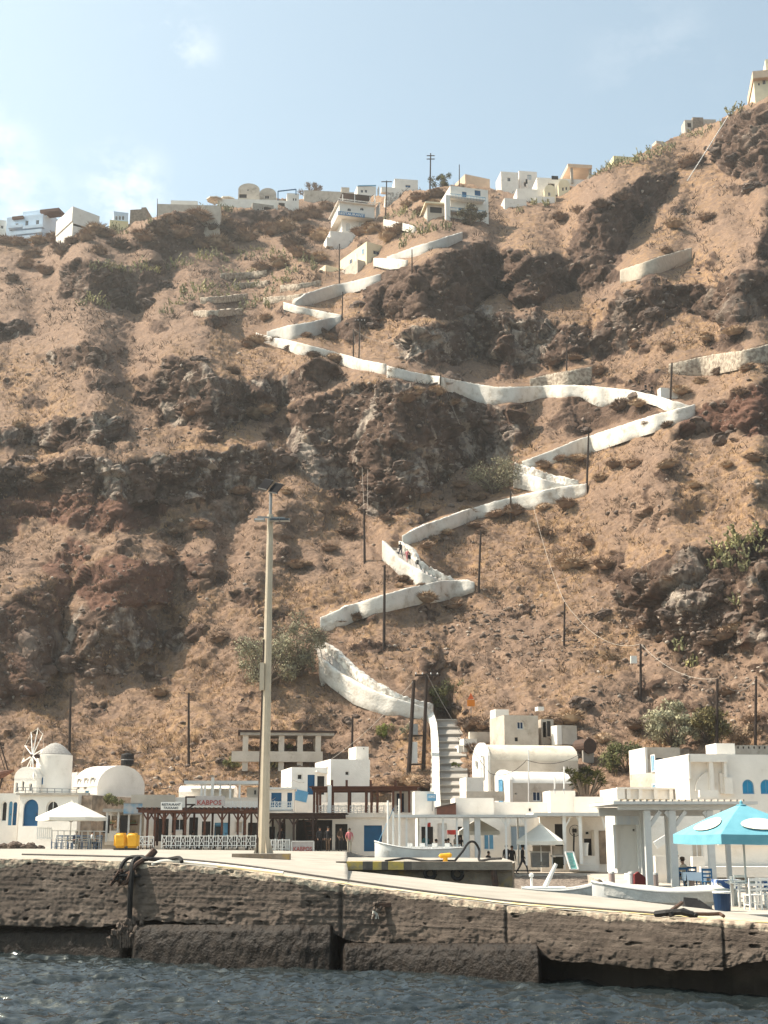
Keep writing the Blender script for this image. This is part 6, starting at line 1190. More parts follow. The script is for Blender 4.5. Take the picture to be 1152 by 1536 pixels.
def crown(n, r, leaf, clumps=14, seed=0, flat=.8, twiggy=.3, m=None, open_=.25):
    """leaf clumps through an uneven crown; returns (leaves, twigs) builders; origin at the foot"""
    rnd = random.Random(seed); lv, tw = MB(), MB(); cs = []
    for i in range(clumps):
        while True:
            v = Vector((rnd.uniform(-1, 1), rnd.uniform(-1, 1), rnd.uniform(-.75, 1)))
            if v.length < 1: break
        v = v.normalized() * (v.length ** .55); cs.append((Vector((v.x * r, v.y * r, (v.z * .62 + .72) * r * flat)), r * rnd.uniform(.20, .42)))
    for c, cr in cs:
        tw.tube([(rnd.gauss(0, .05) * r, rnd.gauss(0, .05) * r, 0), c * .45 + Vector((0, 0, .05 * r)), c], [.035 * r, .02 * r, .006 * r], 5)
        for j in range(int(n / clumps)):
            d = Vector((rnd.gauss(0, 1), rnd.gauss(0, 1), rnd.gauss(0, 1))).normalized(); p = c + d * cr * rnd.random() ** .38 * Vector((1, 1, .8)).length / 1.6
            u = Vector((rnd.gauss(0, 1), rnd.gauss(0, 1), rnd.gauss(.5, 1))).normalized(); w = u.cross(d if abs(u.dot(d)) < .95 else Vector((0, 0, 1))).normalized(); l = leaf * rnd.uniform(.6, 1.4); k = rnd.uniform(.28, .45)
            lv.add([p - u * l, p + w * l * k, p + u * l, p - w * l * k], [(0, 1, 2, 3)])
        if twiggy:
            for j in range(int(12 * twiggy) + 2):
                d = Vector((rnd.gauss(0, 1), rnd.gauss(0, 1), abs(rnd.gauss(0, 1)))).normalized(); tw.bar(c, c + d * cr * 1.25, .012 * r ** .5)
    return lv, tw
def shrub(px, py, wpx, seed, m, label, cat='bush', group=None, leaf=.16, n=2600, flat=.8, clumps=16, twiggy=.6, name='shrub', dy=-.4, Y=None):
    Y = Y or hitY(px, py); b = at(px, py, Y + dy); r = wpx * mpp(py, Y) / 2; o = empty(name, b - Vector((0, 0, .15)), 0, label, cat, group)
    lv, tw = crown(n, r, leaf, clumps, seed, flat, twiggy); lv.build('crown', m, o, fixn=False); tw.build('branches', m_twig, o); return o
shrub(398, 1030, 96, 1, m_grey, 'broad grey-green shrub left of the curving path wall, half hidden by the lamp post', leaf=.13, n=5200, flat=1.25, clumps=30, twiggy=1.0)
shrub(448, 1012, 84, 2, m_grey, 'grey twiggy shrub touching the left end of the curving path wall', leaf=.13, n=5200, flat=1.6, clumps=30, twiggy=1.4)
shrub(742, 738, 78, 3, m_grey, 'big grey-green bush in the crook of the path under the central cliff', leaf=.15, n=3600, flat=1.0, clumps=24, twiggy=1.0)
shrub(670, 1064, 76, 4, m_olive, 'dark olive bush above the head of the grey stairs', leaf=.13, n=3600, flat=.95, clumps=22)
shrub(583, 1104, 34, 5, m_green, 'small bright green bush below the curving path wall', leaf=.09, n=1500, clumps=12)
shrub(938, 1156, 66, 6, m_olive, 'dark olive tree behind the palm bush and tan house', 'tree', leaf=.13, n=3600, flat=.9, clumps=20, name='olive_tree')
shrub(1012, 1120, 78, 7, m_grey, 'big grey-green tree behind the tan house with the navy door', 'tree', leaf=.15, n=4600, flat=1.2, clumps=26, name='tamarisk_tree')
shrub(1064, 1112, 70, 8, leafmat('brown_green_leaves', (.18, .145, .06), (.10, .085, .04)), 'brownish green tree behind the roof block of the big white house', 'tree', leaf=.14, n=4200, flat=1.1, clumps=24, name='tamarisk_tree')
shrub(1112, 1112, 60, 9, m_dry2, 'straw coloured dry thicket between two poles at the right edge', leaf=.13, n=2600, flat=.8, clumps=18)
shrub(708, 336, 40, 10, leafmat('fig_leaves', (.19, .165, .10), (.10, .09, .06)), 'bare dusty fig tree in front of the white balcony house', 'tree', leaf=.20, n=2200, flat=1.1, clumps=18, name='fig_tree', dy=-2)
shrub(664, 279, 34, 11, m_olive, 'round dark green bush on the skyline right of the double crossarm pole', leaf=.2, n=1500, flat=.8, clumps=12, Y=uY(660, 284, 5))
shrub(466, 289, 36, 12, m_dry3, 'low dark bush on the skyline behind the long beige rim house', leaf=.2, n=1200, flat=.5, clumps=12, Y=uY(466, 300, 6))
shrub(183, 1240, 26, 13, m_dry, 'brown bare bush beside the beach bar', leaf=.09, n=1000, clumps=10, Y=98); shrub(170, 1206, 30, 14, m_olive, 'dull green bush between the vaulted house and the beach bar', leaf=.09, n=1300, clumps=12, Y=101)
shrub(610, 1098, 24, 15, m_grey, 'pale thin bush at the foot of the two thick poles', leaf=.08, n=800, clumps=9); shrub(350, 1150, 30, 16, m_olive, 'dark bush under the unfinished concrete frame', leaf=.09, n=1200, clumps=11); shrub(425, 1126, 26, 17, m_green, 'green bush inside the unfinished concrete frame', leaf=.09, n=900, clumps=9, dy=2)
shrub(684, 1148, 14, 18, m_green, 'tiny green tuft at the right edge of the stairs', leaf=.06, n=400, clumps=6, dy=-1.5)
# spiky palm bush
b = at(880, 1192, 96); pb = empty('palm_bush', b, 0, 'dense spiky palm bush with long leaves beside the smaller vaulted house', 'palm'); r_ = random.Random(5); lv = MB(); tw = MB()
for h in range(24):
    hx, hy, hz = r_.uniform(-1.25, 1.25), r_.uniform(-.7, .7), r_.uniform(.5, 1.7); tw.tube([(hx * .4, hy * .4, 0), (hx, hy, hz)], [.07, .05], 5)
    for i in range(34):
        a = r_.uniform(0, 2 * PI); e = r_.uniform(-.3, 1.3); d = Vector((math.cos(a) * math.cos(e), math.sin(a) * math.cos(e), math.sin(e))); l = r_.uniform(.35, .62); s = d.cross(Vector((0, 0, 1))).normalized() * .035; p = Vector((hx, hy, hz)); q = p + d * l * .6; t = p + d * l - Vector((0, 0, .10)); lv.add([p - s * .4, p + s * .4, q + s, t, q - s], [(0, 1, 2, 3, 4)])
lv.build('leaves', leafmat('palm_leaves', (.10, .095, .03), (.045, .05, .018)), pb, fixn=False); tw.build('stems', m_twig, pb)

# --- prickly pears
def pear_mesh(name, n, sp, hh, seed, m):
    r_ = random.Random(seed); mb = MB(); V, F = ICO[0]
    def pad(c, d, nrm, L):
        d = d.normalized(); x = nrm.cross(d).normalized(); nn = d.cross(x); o = len(mb.v)
        for p in V: mb.v.append(tuple(c + d * L * (1 + p[2]) + x * p[0] * L * .68 + nn * p[1] * L * .16))
        mb.f += [tuple(i + o for i in f) for f in F]; return c + d * L * 1.9
    for i in range(n):
        a, rr = r_.uniform(0, 2 * PI), sp * math.sqrt(r_.random()); c = Vector((rr * math.cos(a), rr * math.sin(a) * .7, -.05)); d = Vector((r_.gauss(0, .35), r_.gauss(0, .35), 1)); L = r_.uniform(.15, .23) * hh
        for s in range(r_.randint(2, 4)):
            nrm = Vector((r_.gauss(0, 1), r_.gauss(0, 1), r_.gauss(0, .3))).normalized(); e = pad(c, d, nrm, L)
            if r_.random() < .6: d2 = (d + Vector((r_.gauss(0, .9), r_.gauss(0, .9), .2))).normalized(); pad(c + d.normalized() * L * 1.5, d2, nrm, L * .85)
            c = e; d = (d + Vector((r_.gauss(0, .45), r_.gauss(0, .45), .25))).normalized(); L *= .92
    return mb.mesh(name, m, fixn=False)
PEAR = [pear_mesh('prickly_pear', 22, 1.5, 1.0, 1, m_pear), pear_mesh('prickly_pear', 14, 1.0, 1.1, 2, m_pear), pear_mesh('prickly_pear', 26, 1.9, .9, 3, m_pearf), pear_mesh('prickly_pear', 10, .7, 1.2, 4, m_pearf)]
# --- where things are, in words
MARKS = [(40, 340, 'the pale blue apartment house'), (125, 335, 'the garage house'), (205, 330, 'the stone block house'), (280, 315, 'the long white rim wall'), (375, 300, 'the vaulted rim house'), (392, 325, 'the raw concrete shell'), (530, 330, 'the restaurant tower'), (540, 385, 'the cream house'), (700, 315, 'the balcony house'), (828, 290, 'the cream vaults'), (876, 255, 'the concrete pavilion'), (1042, 188, 'the stone hut'), (1140, 130, 'the corner house'),
 (985, 390, 'the tan block wall'), (1080, 540, 'the rough terrace wall'), (610, 440, 'the upper cliff'), (800, 420, 'the dark upper crag'), (740, 520, 'the middle crag'), (1040, 450, 'the right crag'), (420, 465, 'the pointed wall tip'), (392, 505, 'the leftmost path bend'), (560, 545, 'the path fork'), (740, 590, 'the long level run'), (930, 590, 'the end of the level run'), (1040, 612, 'the outer right bend'),
 (600, 680, 'the central cliff'), (740, 700, 'the grey bush in the path crook'), (880, 730, 'the pole at the short bend'), (760, 760, 'the long pale wall'), (610, 830, 'the flight with walkers'), (710, 872, 'the lower right bend'), (575, 960, 'the lone mid-slope pole'), (550, 905, 'the greyish lower wall'), (550, 1040, 'the curving path wall'), (670, 1040, 'the olive bush over the stairs'), (675, 1130, 'the grey stairs'), (350, 600, 'the left cliff band'), (100, 650, 'the far left crag'), (230, 720, 'the lower left band'), (60, 780, 'the red cave'), (200, 880, 'the red block'), (140, 970, 'the fluted pillar'), (40, 980, 'the left buttress'), (960, 770, 'the eroded hollow'), (1050, 900, 'the lower right crag'), (1100, 820, 'the big cactus patch'), (846, 935, 'the pole below the scree'), (960, 1010, 'the pole with the white box'), (104, 1085, 'the leftmost pole'), (283, 1090, 'the bare pole left of the lamp'), (415, 1110, 'the unfinished frame'), (415, 980, 'the big grey shrubs'), (790, 1090, 'the bare tan house'), (860, 1130, 'the larger vault'), (1075, 1070, 'the poles by the right edge'), (160, 1170, 'the small vaulted house'), (540, 1150, 'the tower-block house'), (600, 1170, 'the twin poles'), (120, 440, 'the upper left crag'), (260, 380, 'the dark rim bank'), (340, 430, 'the old terraces'), (200, 520, 'the bare left slope'), (150, 580, 'the left slope outcrop'), (920, 320, 'the ridge gully'), (1110, 220, 'the top right crag'), (1060, 680, 'the red right bank'), (330, 850, 'the eroded spur'), (440, 800, 'the brown knoll'), (300, 990, 'the bare lower left slope')]
USED = {}
def where(px, py):
    ds = sorted((math.hypot(px - a, (py - b) * 1.2), a, b, t) for a, b, t in MARKS); d, a, b, t = ds[0]; dx, dy = px - a, py - b
    hor = 'left of' if dx < 0 else 'right of'; ver = 'above' if dy < 0 else 'below'
    far = 'just ' if d < 26 else 'well ' if d > 62 else ''
    t = t.replace('the ', '', 1) if len(t.split()) > 5 else t
    if abs(dx) > 2.2 * abs(dy): return f'{far}{hor} {t}'
    if abs(dy) > 2.2 * abs(dx): return f'{far}{ver} {t}'
    return f'{ver} and {hor} {t}'
def uniq(fmt, px, py, grp):
    L_ = fmt.format(where(px, py)); return L_
pears = [(1075, 835, 1), (1092, 822, 0), (1110, 838, 2), (1105, 815, 1), (1125, 812, 0), (1140, 828, 2), (1140, 805, 1), (1068, 852, 3), (1095, 850, 3), (1118, 796 + 60, 3), (1020, 975, 3), (1036, 1000, 1), (1110, 905, 3),
 (140, 405, 3), (158, 402, 2), (178, 405, 0), (198, 410, 2), (215, 404, 0), (232, 408, 1), (250, 404, 2), (268, 400, 0), (285, 398, 2), (305, 390, 0), (322, 384, 2), (338, 392, 1), (352, 380, 0), (370, 388, 2), (386, 376, 0), (400, 390, 2), (415, 382, 0), (430, 392, 2), (446, 384, 1), (460, 395, 2),
 (125, 458, 3), (140, 452, 0), (152, 460, 2), (250, 470, 2), (266, 458, 0), (285, 450, 2), (300, 440, 0), (316, 432, 2), (275, 440, 1), (330, 446, 2), (352, 436, 0), (370, 462, 2), (392, 452, 0), (380, 432, 2), (410, 440, 2), (425, 425, 0), (405, 462, 1), (360, 470, 3), (440, 410, 2), (470, 405, 3), (345, 412, 2), (375, 412, 1),
 (590, 326, 2), (606, 322, 0), (622, 328, 2), (596, 352, 3), (620, 356, 2), (640, 350, 0), (655, 346, 2), (672, 342, 3), (603, 372, 3), (630, 340, 2),
 (898, 262, 0), (912, 256, 2), (925, 250, 0), (940, 247, 2), (952, 244, 1), (966, 240, 2), (980, 232, 0), (995, 226, 2), (1010, 222, 3), (1030, 206, 2), (1045, 203, 0), (1060, 200, 2), (1100, 172, 0), (1112, 168, 2), (1085, 190, 3), (780, 318, 3), (800, 308, 3), (820, 310, 3), (300, 318, 2), (318, 322, 0), (330, 315, 2), (345, 318, 3), (225, 335, 3), (170, 345, 3), (182, 352, 2), (400, 1146, 3), (412, 1150, 3)]
first = {}; cnt_p = 0
for i, (px, py, k) in enumerate(pears):
    p, nn = hit(px, py)
    for e in range(1, 14):
        if p is None: p, nn = hit(px, py + 2 * e)
    if p is None: continue
    o = bpy.data.objects.new('prickly_pear', PEAR[k]); COL.objects.link(o); o.location = p - Vector((0, .1, .1)); o.rotation_euler = (0, 0, random.uniform(0, 6.28)); s = random.uniform(.8, 1.2) * (1.05 if py > 700 else 1.25); o.scale = (s, s, s * random.uniform(.85, 1.15))
    lk = ('large spreading', 'tall', 'broad dusty', 'small dull')[k]
    tag(o, f'{lk} prickly pear clump {where(px, py)}', 'cactus', 'prickly pear clumps on the slope')
# --- dry cushion bushes
bl_ = [(325, 372, 34), (300, 372, 30), (340, 380, 26), (1000, 640, 20), (975, 640, 22), (930, 612, 26), (955, 608, 24), (880, 665, 20), (865, 690, 26), (760, 690, 0), (815, 700, 22), (840, 690, 18), (850, 760, 26), (815, 764, 20), (770, 770, 30), (745, 774, 26), (712, 790, 18), (720, 800, 16), (856, 850, 34), (905, 850, 30), (880, 815, 24), (815, 800, 20), (915, 990, 24), (990, 960, 22), (962, 940, 18), (680, 910, 22), (640, 900, 28), (660, 895, 20), (525, 930, 24), (540, 926, 22), (510, 935, 16), (605, 870, 18), (620, 876, 16), (632, 880, 14), (600, 880, 14), (522, 800, 26), (495, 825, 20), (445, 850, 24), (460, 848, 18), (690, 1090, 0), (705, 1090, 30), (725, 1088, 34), (745, 1080, 0), (712, 1125, 26), (700, 1122, 18), (728, 1182, 34), (708, 1186, 22), (745, 1178, 26), (835, 1085, 36), (855, 1080, 30), (820, 1080, 22), (600, 1178, 26), (620, 1176, 32), (640, 1178, 26), (575, 1185, 20), (540, 1180, 28), (520, 1185, 24), (455, 1200, 0), (640, 570, 22), (655, 590, 24), (625, 590, 20), (595, 560, 22), (610, 600, 26), (680, 606, 20), (515, 545, 26), (500, 540, 20), (470, 535, 18), (440, 525, 18), (415, 515, 20), (385, 515, 24), (375, 520, 22), (400, 480, 20), (480, 500, 20), (495, 510, 18), (460, 505, 16), (590, 470, 20), (585, 360, 26), (560, 350, 30), (600, 350, 26), (540, 352, 22), (630, 320, 20), (650, 310, 20), (640, 300, 26), (655, 296, 24), (625, 300, 22), (610, 310, 18), (470, 325, 26), (450, 330, 28), (490, 315, 24), (430, 345, 30), (460, 350, 28), (480, 360, 30), (440, 370, 30), (410, 350, 28), (395, 345, 26), (350, 345, 30), (330, 335, 26), (370, 360, 30), (300, 330, 28), (320, 350, 30), (280, 335, 26), (255, 335, 28), (240, 350, 30), (270, 355, 30), (215, 360, 28), (160, 355, 24), (145, 352, 30), (130, 360, 26), (110, 365, 24), (85, 362, 30), (60, 366, 28), (30, 368, 26), (10, 366, 24), (95, 380, 26), (50, 385, 24), (180, 372, 26), (150, 380, 24), (40, 400, 22), (70, 410, 22), (20, 420, 20), (450, 385, 28), (420, 400, 26), (395, 405, 24), (480, 390, 26), (930, 300, 26), (900, 310, 22), (870, 320, 22), (840, 330, 20), (1030, 250, 24), (1045, 245, 22), (1010, 340, 26), (1060, 330, 22), (1000, 380, 18), (1090, 470, 0), (890, 480, 0), (350, 560, 20), (290, 620, 22), (300, 640, 0), (385, 625, 24), (400, 618, 22), (360, 690, 0), (60, 720, 22), (30, 640, 16), (260, 800, 22), (300, 790, 24), (255, 830, 20), (360, 740, 22), (240, 1040, 20), (330, 960, 24), (190, 1130, 20), (430, 740, 20), (510, 770, 22), (600, 770, 20), (700, 770, 22), (690, 750, 24), (720, 748, 20), (580, 780, 20), (690, 730, 18), (1000, 700, 24), (1040, 730, 22), (1090, 700, 20), (1130, 690, 24), (950, 700, 24), (920, 700, 20), (900, 720, 22), (1110, 590, 22), (1120, 555, 20), (1080, 560, 22), (1050, 575, 20), (1020, 590, 24), (860, 540, 20), (830, 545, 22), (900, 560, 20), (1000, 525, 22), (1060, 510, 20), (1100, 500, 22), (950, 520, 18), (1000, 870, 18), (1085, 955, 30), (1105, 945, 30), (1060, 965, 22), (950, 1090, 26), (905, 1110, 22), (1000, 1085, 24), (1090, 1040, 26), (1130, 1080, 26), (640, 820, 20), (650, 812, 18), (670, 800, 16)]
NB = 0
for px, py, w in bl_:
    if w == 0: continue
    p, nn = hit(px, py)
    if p is None or p.y < 60: continue
    k = random.randrange(6); o = bpy.data.objects.new('dry_bush', BUSH[k]); COL.objects.link(o); r = w * mpp(py, p.y) / 2 * random.uniform(1.25, 1.65)
    o.location = p + Vector((0, -r * .35, r * .05)); o.rotation_euler = (random.uniform(-.2, .2), random.uniform(-.2, .2), random.uniform(0, 6.28)); o.scale = (r * random.uniform(.9, 1.25), r, r * random.uniform(.8, 1.1)); NB += 1
    tone = ('brown', 'brown', 'pale straw', 'pale straw', 'dark', 'brown')[k]; size = 'small' if w < 20 else 'rounded' if w < 26 else 'large'
    tag(o, f'{size} {tone} dry cushion bush {where(px, py)}', 'bush', 'dry cushion bushes on the slope')
# --- one sheet of low dry scrub, grass tufts and loose stones: nobody could count them
FP, FN = P3[:NR].reshape(-1, 3), NF[:NR].reshape(-1, 3); rk_, st_w, nr_w = ROCK[:NR].ravel(), straw[:NR].ravel(), np.clip(NEAR[:NR].ravel() + PATHM[:NR].ravel(), 0, 1)
pyv, pxv = PYE[:NR].ravel(), PXE[:NR].ravel()
def choose(n, w):
    w = np.clip(w, 0, None); c = np.cumsum(w); return np.searchsorted(c, rng.random(n) * c[-1])
def stuff(name, P, F, m, label):
    me = bpy.data.meshes.new(name); P = np.asarray(P, np.float32).reshape(-1, 3)
    me.vertices.add(len(P)); me.vertices.foreach_set('co', P.ravel()); w = F.shape[1]; me.loops.add(F.size); me.loops.foreach_set('vertex_index', F.astype(np.int32).ravel()); me.polygons.add(len(F)); me.polygons.foreach_set('loop_start', np.arange(0, F.size, w, dtype=np.int32)); me.polygons.foreach_set('loop_total', np.full(len(F), w, np.int32)); me.update(); me.materials.append(m)
    o = link(name, me); tag(o, label, name.replace('_', ' '), kind='stuff'); return o
okm = (1 - nr_w) * (pyv < 1235)
def tufts(name, n, w, blades, h0, h1, bw, m, label, spread=.5, wide=1.0):
    i = choose(n, w); c = FP[i]; nb = blades; sc_ = (.55 + .9 * rng.random(n) ** 1.5) * np.clip(c[:, 1] / 170, .7, 1.4)
    a = rng.random((n, nb)) * 2 * PI; tl = spread * rng.random((n, nb)); hh = (h0 + (h1 - h0) * rng.random((n, nb))) * sc_[:, None]
    base = c[:, None, :] + np.stack([np.cos(a) * .25 * sc_[:, None] * rng.random((n, nb)) * wide, np.sin(a) * .25 * sc_[:, None] * rng.random((n, nb)) * wide, np.full((n, nb), -.05)], -1)
    tip = base + np.stack([np.cos(a) * tl * hh * wide, np.sin(a) * tl * hh * wide, hh], -1); b2 = rng.random((n, nb)) * 2 * PI; sd = np.stack([np.cos(b2), np.sin(b2), 0 * b2], -1) * (bw * sc_)[:, None, None]
    P = np.stack([base - sd, base + sd, tip], 2).reshape(-1, 3); return stuff(name, P, np.arange(len(P)).reshape(-1, 3), m, label)
tufts('dry_grass', 26000, okm * (1 - .9 * np.clip(rk_ * 2, 0, 1)) * (.12 + st_w) * (pyv > 420), 6, .22, .50, .035, mat('straw', (.36, .225, .115), (.24, .15, .085), scale=.35, rough=.9, lo=.4, hi=.62), 'short straw coloured dry grass over the open slope', .8)
patch = np.clip(.5 + 2.2 * fbm(np.stack([pxv / 26, pyv / 20, pxv * 0], 1), 3, 601), 0, 1)
tufts('low_scrub', 15000, okm * (1 - .55 * np.clip(rk_ * 1.5, 0, 1)) * (.05 + patch), 9, .20, .50, .05, mat('scrub_twigs', (.155, .108, .078), (.085, .060, .046), scale=.4, rough=.95, lo=.4, hi=.6), 'low brown dry scrub scattered over the whole hillside', 1.3, 1.8)
def stones(name, n, w, s0, s1, m, label):
    i = choose(n, w); c = FP[i]; V, F = ICO[0]; V = np.array(V); F = np.array(F); s = (s0 + (s1 - s0) * rng.random(n) ** 3) * np.clip(c[:, 1] / 160, .7, 1.5)
    st2 = .55 + .9 * rng.random((n, 1, 3)); jt = .72 + .56 * rng.random((n, len(V), 1)); a = rng.random(n) * 2 * PI; ca, sa = np.cos(a), np.sin(a)
    p = V[None] * st2 * jt * s[:, None, None] * np.array([1, 1, .7]); x = p[..., 0] * ca[:, None] - p[..., 1] * sa[:, None]; y = p[..., 0] * sa[:, None] + p[..., 1] * ca[:, None]
    p = np.stack([x, y, p[..., 2]], -1) + c[:, None, :]; return stuff(name, p, (F[None] + (np.arange(n) * len(V))[:, None, None]).reshape(-1, 3), m, label)
scree = np.zeros_like(pxv)
for (x, y, a, b_, k) in [(760, 930, 70, 40, 2), (850, 955, 70, 30, 2), (1100, 1030, 60, 50, 3), (640, 960, 90, 40, .7), (560, 1070, 60, 30, .8), (600, 1150, 50, 40, 1.5), (620, 720, 60, 60, 1), (660, 700, 60, 40, 1), (1020, 940, 90, 50, 2), (900, 1060, 80, 50, 1.2), (300, 690, 120, 40, .8), (950, 470, 90, 50, 1), (720, 500, 110, 40, 1), (210, 1170, 60, 40, 2.0), (340, 1170, 60, 30, 1.2), (560, 590, 70, 30, 1)]: scree += k * np.exp(-((pxv - x) / a) ** 2 - ((pyv - y) / b_) ** 2)
stones('loose_stones', 7000, okm * (.05 + .5 * np.clip(rk_ * 2, 0, .6) + scree * .5), .07, .42, mat('loose_stone', (.24, .18, .14), (.09, .066, .053), scale=.9, rough=.95, lo=.36, hi=.62, bump=.05, bscale=6), 'loose brown and grey stones strewn over the slope')
stones('loose_stones', 1300, okm * (.06 + scree * .6 + .3 * np.clip(rk_, 0, .5)), .07, .32, mat('pale_stone', (.45, .37, .30), (.30, .24, .19), scale=1.2, rough=.95), 'pale stones strewn among the dark scree')
# --- single boulders
m_bould = mat('boulder_rock', (.16, .115, .09), (.075, .054, .044), scale=1.1, rough=.95, bump=.08, bscale=4, detail=8, lo=.36, hi=.62)
def boulder_mesh(seed):
    b = bmesh.new(); bmesh.ops.create_icosphere(b, subdivisions=4, radius=1); co = np.array([v.co[:] for v in b.verts]); q = co * 1.3 + seed * 7.7
    v1, e1 = facets(q * 1.0, 700 + seed); d = 1 + .26 * v1 + .10 * fbm(q * 2, 3, 710 + seed); co = co * d[:, None] * np.array([1.15, .9, .72])
    for v, c in zip(b.verts, co): v.co = c
    me = bpy.data.meshes.new('boulder'); b.to_mesh(me); b.free(); me.materials.append(m_bould); return me
BO = [boulder_mesh(k) for k in range(5)]
for px, py, w in [(1048, 640, 40), (1085, 660, 34), (958, 598, 34), (680, 568, 26), (585, 552, 0), (870, 1056, 34), (906, 920, 22), (1000, 920, 30), (560, 745, 28), (605, 700, 34), (430, 690, 30), (300, 690, 26), (285, 725, 24), (650, 440, 24), (690, 465, 26), (722, 475, 22), (945, 455, 24), (980, 470, 26), (225, 455, 26), (248, 430, 22), (170, 440, 24), (30, 490, 26), (15, 495, 22), (140, 540, 22), (300, 540, 24), (880, 645, 18), (905, 655, 20), (740, 660, 26), (760, 645, 22), (790, 830, 0), (640, 812, 16), (655, 806, 14), (1070, 880, 34), (1100, 930, 36), (965, 870, 30), (1020, 1060, 18), (1130, 280, 30), (1100, 240, 26), (1075, 225, 22), (560, 490, 24), (540, 460, 28), (520, 1080, 14), (535, 1075, 12), (330, 1140, 16), (60, 1170, 20), (90, 1240, 0), (165, 1190, 26), (178, 1212, 24), (690, 1062, 12), (682, 1058, 12), (675, 1062, 10), (700, 1068, 12), (40, 690, 30), (15, 705, 30), (130, 690, 26)]:
    if w == 0: continue
    p, nn = hit(px, py)
    if p is None: continue
    k = random.randrange(5); o = bpy.data.objects.new('boulder', BO[k]); COL.objects.link(o); r = w * mpp(py, p.y) / 2; o.location = p - Vector((0, 0, r * .1)); o.scale = (r, r, r * random.uniform(.8, 1.1)); o.rotation_euler = (random.uniform(-.4, .4), random.uniform(-.4, .4), random.uniform(0, 6.28))
    tag(o, f"{'large' if w > 28 else 'small' if w < 18 else 'angular'} dark brown boulder {where(px, py)}", 'boulder', 'boulders on the slope')
# ------------------------------------------------------------------ poles and wires
POLE = [  # foot, top, thickness m, label, crossarms (py, half px)
 ((104, 1131), (106, 1036), .24, 'dark leaning pole at the far left behind the windmill', ()), ((283, 1146), (283, 1040), .22, 'bare dark pole on the slope left of the lamp post', ()),
 ((547, 842), (546, 764), .26, 'dark pole below the central cliff left of the four walkers', ()), ((576, 966), (577, 848), .28, 'tall lone dark pole standing in mid slope below the greyish path wall', ()),
 ((718, 884), (721, 797), .26, 'dark pole at the lower right bend of the path', ()), ((528, 1122), (529, 1075), .2, 'short dark pole right of the unfinished concrete frame', ()),
 ((613, 1160), (621, 1020), .36, 'left, thicker one of the twin poles beside the stairs', ()), ((635, 1156), (640, 1010), .32, 'right one of the twin poles beside the stairs, with a crossarm on top', ((1013, 18),)),
 ((766, 783), (766, 736), .24, 'short dark pole on the long pale path wall', ()), ((880, 733), (883, 651), .26, 'dark pole at the short bend above the rubble bank', ()),
 ((846, 967), (847, 903), .2, 'thin dark pole amid the dark scree', ()), ((961, 1049), (961, 966), .24, 'dark pole with a small white box on the lower right slope', ()),
 ((1075, 1130), (1076, 1018), .26, 'tall dark pole rising behind the roof block of the big white house', ()), ((1133, 1120), (1134, 1018), .24, 'rightmost dark pole near the right edge', ()),
 ((530, 546), (530, 494), .22, 'front pole of the pair on the white wall below the leftmost bend', ()), ((538, 549), (540, 480), .2, 'rear pole with a crossarm on the white wall below the leftmost bend', ((482, 8),)),
 ((513, 480), (514, 438), .22, 'short pole at the tip of the upper path bend', ()), ((509, 441), (509, 366), .24, 'pole in front of the cream house on the upper path', ()),
 ((850, 574), (850, 515), .24, 'pole standing on the rubble terrace above the level run', ()), ((1005, 614), (1008, 544), .26, 'pole at the outer right bend of the path', ()),
 ((660, 590), (661, 562), .22, 'short pole at the bottom of the pale double cable on the level run', ()), ((618, 402), (618, 374), .2, 'short brown pole on the grey upper wall', ()),
 ((578, 331), (580, 271), .28, 'rim pole with one crossarm right of the restaurant tower', ((273, 8),)), ((645, 282), (646, 230), .3, 'skyline pole with two crossarms', ((234, 6), (239, 6))),
 ((689, 276), (689, 247), .2, 'thin bare pole on the skyline', ()), ((236, 322), (236, 298), .14, 'thin mast on the long white rim wall', ()), ((528, 1222), (529, 1160), .0, '', ())]
PT = {}
for i, (f, t, th, lab, arms) in enumerate(POLE):
    if not lab: continue
    p, n = hit(*f)
    for e in range(1, 10):
        if p is None: p, n = hit(f[0], f[1] + 3 * e)
    Y = p.y - .15; b, q = at(*f, Y), at(*t, Y); o = empty('utility_pole', b, 0, lab, 'utility pole', 'utility poles on the slope'); PT[i] = q
    mb = MB(); mb.tube([(0, 0, -1.0), (0, 0, 0), q - b], [th * .55, th * .55, th * .40], 8); mb.build('shaft', m_pole, o)
    for py, hw in arms:
        z = at(t[0], py, Y) - b; h = hw * mpp(py, Y); mb = MB(); mb.bar(z - Vector((h, .12, 0)), z + Vector((h, -.12, 0)), .14); a_ = mb.build('crossarm', m_pole, o); mb = MB()
        for s in (-.9, -.35, .35, .9): mb.lathe([(.05, 0), (.06, .08), (.03, .16)], tuple(z + Vector((h * s, -.12, .07))), 6)
        mb.build('insulators', m_gpaint, a_)
    if i == 7:
        mb = MB(); mb.box(-1.05, -.45, -.45, .1, 3.0, 3.9); mb.build('transformer', m_steel, o); mb = MB(); mb.box(-1.0, -.5, -.35, .1, .6, 2.4); mb.build('switch_box', m_gpaint, o); mb = MB(); mb.bar((-1.3, -.1, 2.9), (.2, -.1, 2.95), .12); mb.bar((-1.3, -.1, .5), (.2, -.1, .55), .12); mb.build('brackets', m_pole, o)
    if i == 11: z = at(950, 990, Y) - b; mb = MB(); mb.box(z.x - .28, z.x + .28, -.3, -.02, z.z - .35, z.z + .35); mb.build('box', m_white, o)
def wire(pts, r, m, label, sag=.0, cat='cable'):
    P = [];
    for a, b in zip(pts[:-1], pts[1:]):
        for k in range(12): t = k / 12; q = Vector(a).lerp(Vector(b), t); q.z -= sag * 4 * t * (1 - t); P.append(q)
    P.append(Vector(pts[-1])); mb = MB(); mb.tube(P, r, 5); o = mb.build('overhead_cable', m, None); tag(o, label, cat, 'overhead cables on the slope'); return o
